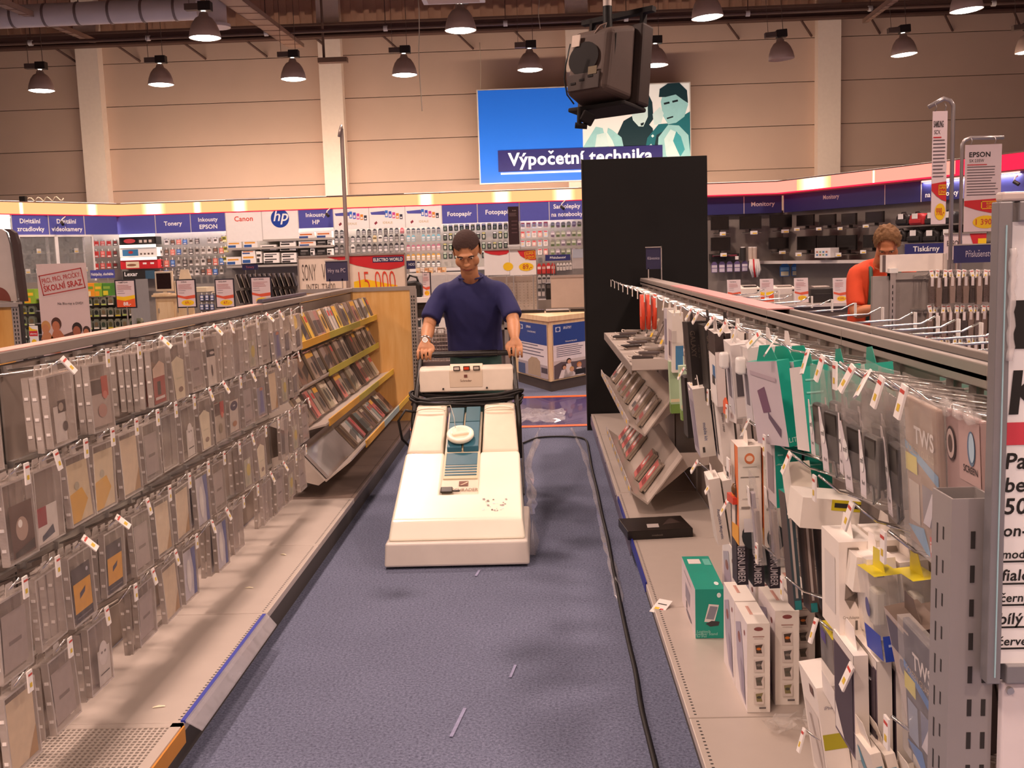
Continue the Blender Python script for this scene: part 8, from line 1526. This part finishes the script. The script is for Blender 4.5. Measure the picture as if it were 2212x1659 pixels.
MB().box(xm - .01, YG - .02, zt + .0, xm + .045, YG + .06, zt + .03, WHITE).build('post_cap', t)
ga = [Proto('phone_holder_pack', m_.mesh('phone_holder_pack')) for m_ in []]
for c1, c2 in (('6a5a54', 'd8ccc8'), ('8a7468', 'c8bcb8'), ('4a403c', 'e0d4d0'), ('9a8478', 'd0c0b8')):
    m = MB().prism([(-.4, -1), (.4, -1), (.48, -.5), (.3, -.12), (-.3, -.12), (-.48, -.5)], 'y', -.3, 0, mat_clear('dull_bag_' + c1, c1, .8, .2)).box(-.3, -.32, -.42, .15, -.30, -.12, mat(c2, .5)).box(-.06, -.1, -.2, .06, -.05, .05, STEEL).box(-.2, -.28, -.9, .25, -.1, -.5, mat('3a302c', .5)); ga.append(Proto('accessory_pack', m.mesh('accessory_pack')))
for r, (v0, v1) in enumerate(((592, 658), (668, 728), (734, 800))):
    v0_ = v0
    for k in range(11):
        u = 2004 - 4*r + k*(14.5)
        P_ = YP(YG - .26 - .02*(k % 2)); 
        put(P_, ga[(k + r) % 4], u, v0_ - .035*(u - 2004), u + 13, v1 - .035*(u - 2004) + R.uniform(-4, 4), '%s hanging pack from the left, %s row of the right accessory rack' % (ORD[k], ORD[r]), 'pack', 'packs on the right accessory rack', .12)
        hp = P_.hit(u + 6, v0_ + 2); hook(T(hp.x, YG + .01, hp.z - .02), .28, .03, '%s hook from the left, %s row of the right accessory rack' % (ORD[k], ORD[r]), 'hooks on the right accessory rack', 20 if k % 3 else -15)
t, M_, w, h = board('white_carton', 'long plain white carton lying on top of the right accessory rack', 'box', YG + .02, 1906, 549, 2046, 586, mat('f2e6dc', .6), .05); MB(M_).rect(0, 0, w*.05, h, -.002, mat('6a5c58', .5)).rect(w*.93, 0, w*.95, h, -.002, mat('b8a8a0', .5)).build('carton_print', t)
t, M_, w, h = board('rack_sign', 'dark blue sign reading Příslušenství on the right accessory rack', 'sign', YG + .01, 2061, 529, 2160, 567, mat('29285a', .5), .012); MB(M_).text('Příslušenství', w*.55, h*.33, h*.36, -.003, mat('c8bcc8', .5, var=0), .0, wmax=w*.6).build('lettering', t); MB(M_).box(-.005, -.003, h, w, .015, h + .008, STEEL).box(w*.05, 0, -.06, w*.07, .01, 0, STEEL).box(w*.9, 0, -.06, w*.92, .01, 0, STEEL).build('frame', t)
t, M_, w, h = board('shelf_sign', 'blue sign reading Tiskárny behind the worker in orange', 'sign', 10.5, 1955, 526, 2038, 548, NAVYD, .012); MB(M_).text('Tiskárny', w*.55, h*.25, h*.5, -.003, TXW, .02, wmax=w*.75).build('lettering', t); MB(M_).box(w*.1, 0, -1.6, w*.12, .01, 0, STEEL).box(w*.9, 0, -1.6, w*.92, .01, 0, STEEL).build('leg', t)
t, M_, w, h = board('brand_board', 'white EPSON board with a red swoosh behind the banner poles', 'sign', 9.4, 2040, 505, 2130, 560, PINK, .015); q = MB(M_); q.poly([(w*.6, h), (w*.68, h*.6), (w*.85, h*.4), (w, h*.35), (w, h)], -.003, RED).rect(w*.8, h*.45, w, h*.8, -.004, YEL); q.build('printed_shapes', t); MB(M_).text('EPSON', w*.24, h*.55, h*.2, -.004, TXD, .01, wmax=w*.36).build('lettering', t); MB(M_).box(0, -.01, h, w, .02, h + .012, RAILM).box(w*.1, 0, -1.5, w*.13, .012, 0, STEEL).build('frame', t)
# ---- banner poles
PM = mat('a8a0a0', .3, .6)
def banner(yb, pole_u, v_top, v_bot, bar_u, bar_v, u0, v0, u1, v1, lab, plab, brand, model, amount, yaw, zbase):
    pu = aty(pole_u, v_bot, yb); ptp = aty(pole_u, v_top + 14, yb); bt = aty(bar_u, bar_v, yb)
    t = thing('banner_pole', plab, 'pole', 'banner poles', (pu.x, yb, zbase)); s_ = 1 if bt.x > ptp.x else -1
    MB().tube([(pu.x, yb, zbase), (pu.x, yb, ptp.z - .05), (pu.x, yb, ptp.z), (pu.x + s_*.02, yb, ptp.z + .03), (pu.x + s_*.06, yb, ptp.z + .045), (bt.x, yb, bt.z if abs(bt.z - ptp.z) < .3 else ptp.z + .05)], .014, PM, n=8).build('tube', t); MB().box(pu.x - .05, yb - .05, zbase, pu.x + .05, yb + .05, zbase + .01, PM).build('foot', t)
    t, M_, w, h = board('price_banner', lab, 'banner', yb - .02, u0, v0, u1, v1, mat('e2ced0', .6, var=.03), .003, 'hanging price banners', 'sheet', yaw)
    q = MB(M_); q.text(brand, w*.4, h*.86, h*.055, -.003, TXD, .025, wmax=w*.66); q.text(model, w*.32, h*.80, h*.035, -.003, TXD, .0, wmax=w*.4); q.build('lettering', t)
    q = MB(M_); q.rect(w*.06, h*.765, w*.6, h*.775, -.003, RED); lines(q, w*.06, w*.92, h*.42, h*.74, 11, '6a5c60', -.003); q.build('small_print', t)
    q = MB(M_); q.poly([(0, h*.36), (w, h*.38), (w, h*.2), (w*.7, h*.215), (w*.35, h*.25), (0, h*.3)], -.003, RED); q.ell(w*.6, h*.11, w*.36, h*.075, -.003, YEL); q.build('printed_shapes', t); MB(M_).text(amount, w*.6, h*.08, h*.065, -.005, mat('c8482a', .5, var=0), .015, wmax=w*.55).build('price_figure', t)
    sq = MB(M_ @ T(w*.72, 0, h*.305)); 
    for a_, b_, c_0, d_ in ((-.26, -.045, .26, -.037), (-.26, .037, .26, .045), (-.26, -.045, -.235, .045), (.235, -.045, .26, .045)): sq.rect(a_*w, b_*h, c_0*w, d_*h, -.005, YEL)
    sq.text('SUPER', 0, h*.006, h*.024, -.005, YEL, .012, wmax=w*.42).text('CENA', 0, -h*.03, h*.024, -.005, YEL, .012, wmax=w*.42); sq.build('stamp', t)
    for x in (.15, .8): MB(M_).tube([(w*x, 0, h), (w*x + .01, 0, h + .025), (w*x, 0, h + .05)], .003, PM, n=4).build('clip', t)
banner(6.9, 2052, 214, 590, 2006, 231, 2014, 240, 2046, 484, 'pink white SAMSUNG price banner seen at an angle', 'tall bent banner pole on the right accessory rack', 'SAMSUNG', 'SCX', '998,-', 0, zt)
banner(8.0, 2074, 298, 520, 2168, 297, 2084, 312, 2163, 500, 'pink white EPSON price banner beside the framed notice', 'shorter bent banner pole behind the right accessory rack', 'EPSON', 'SX 235W', '1 390,-', 0, .0)
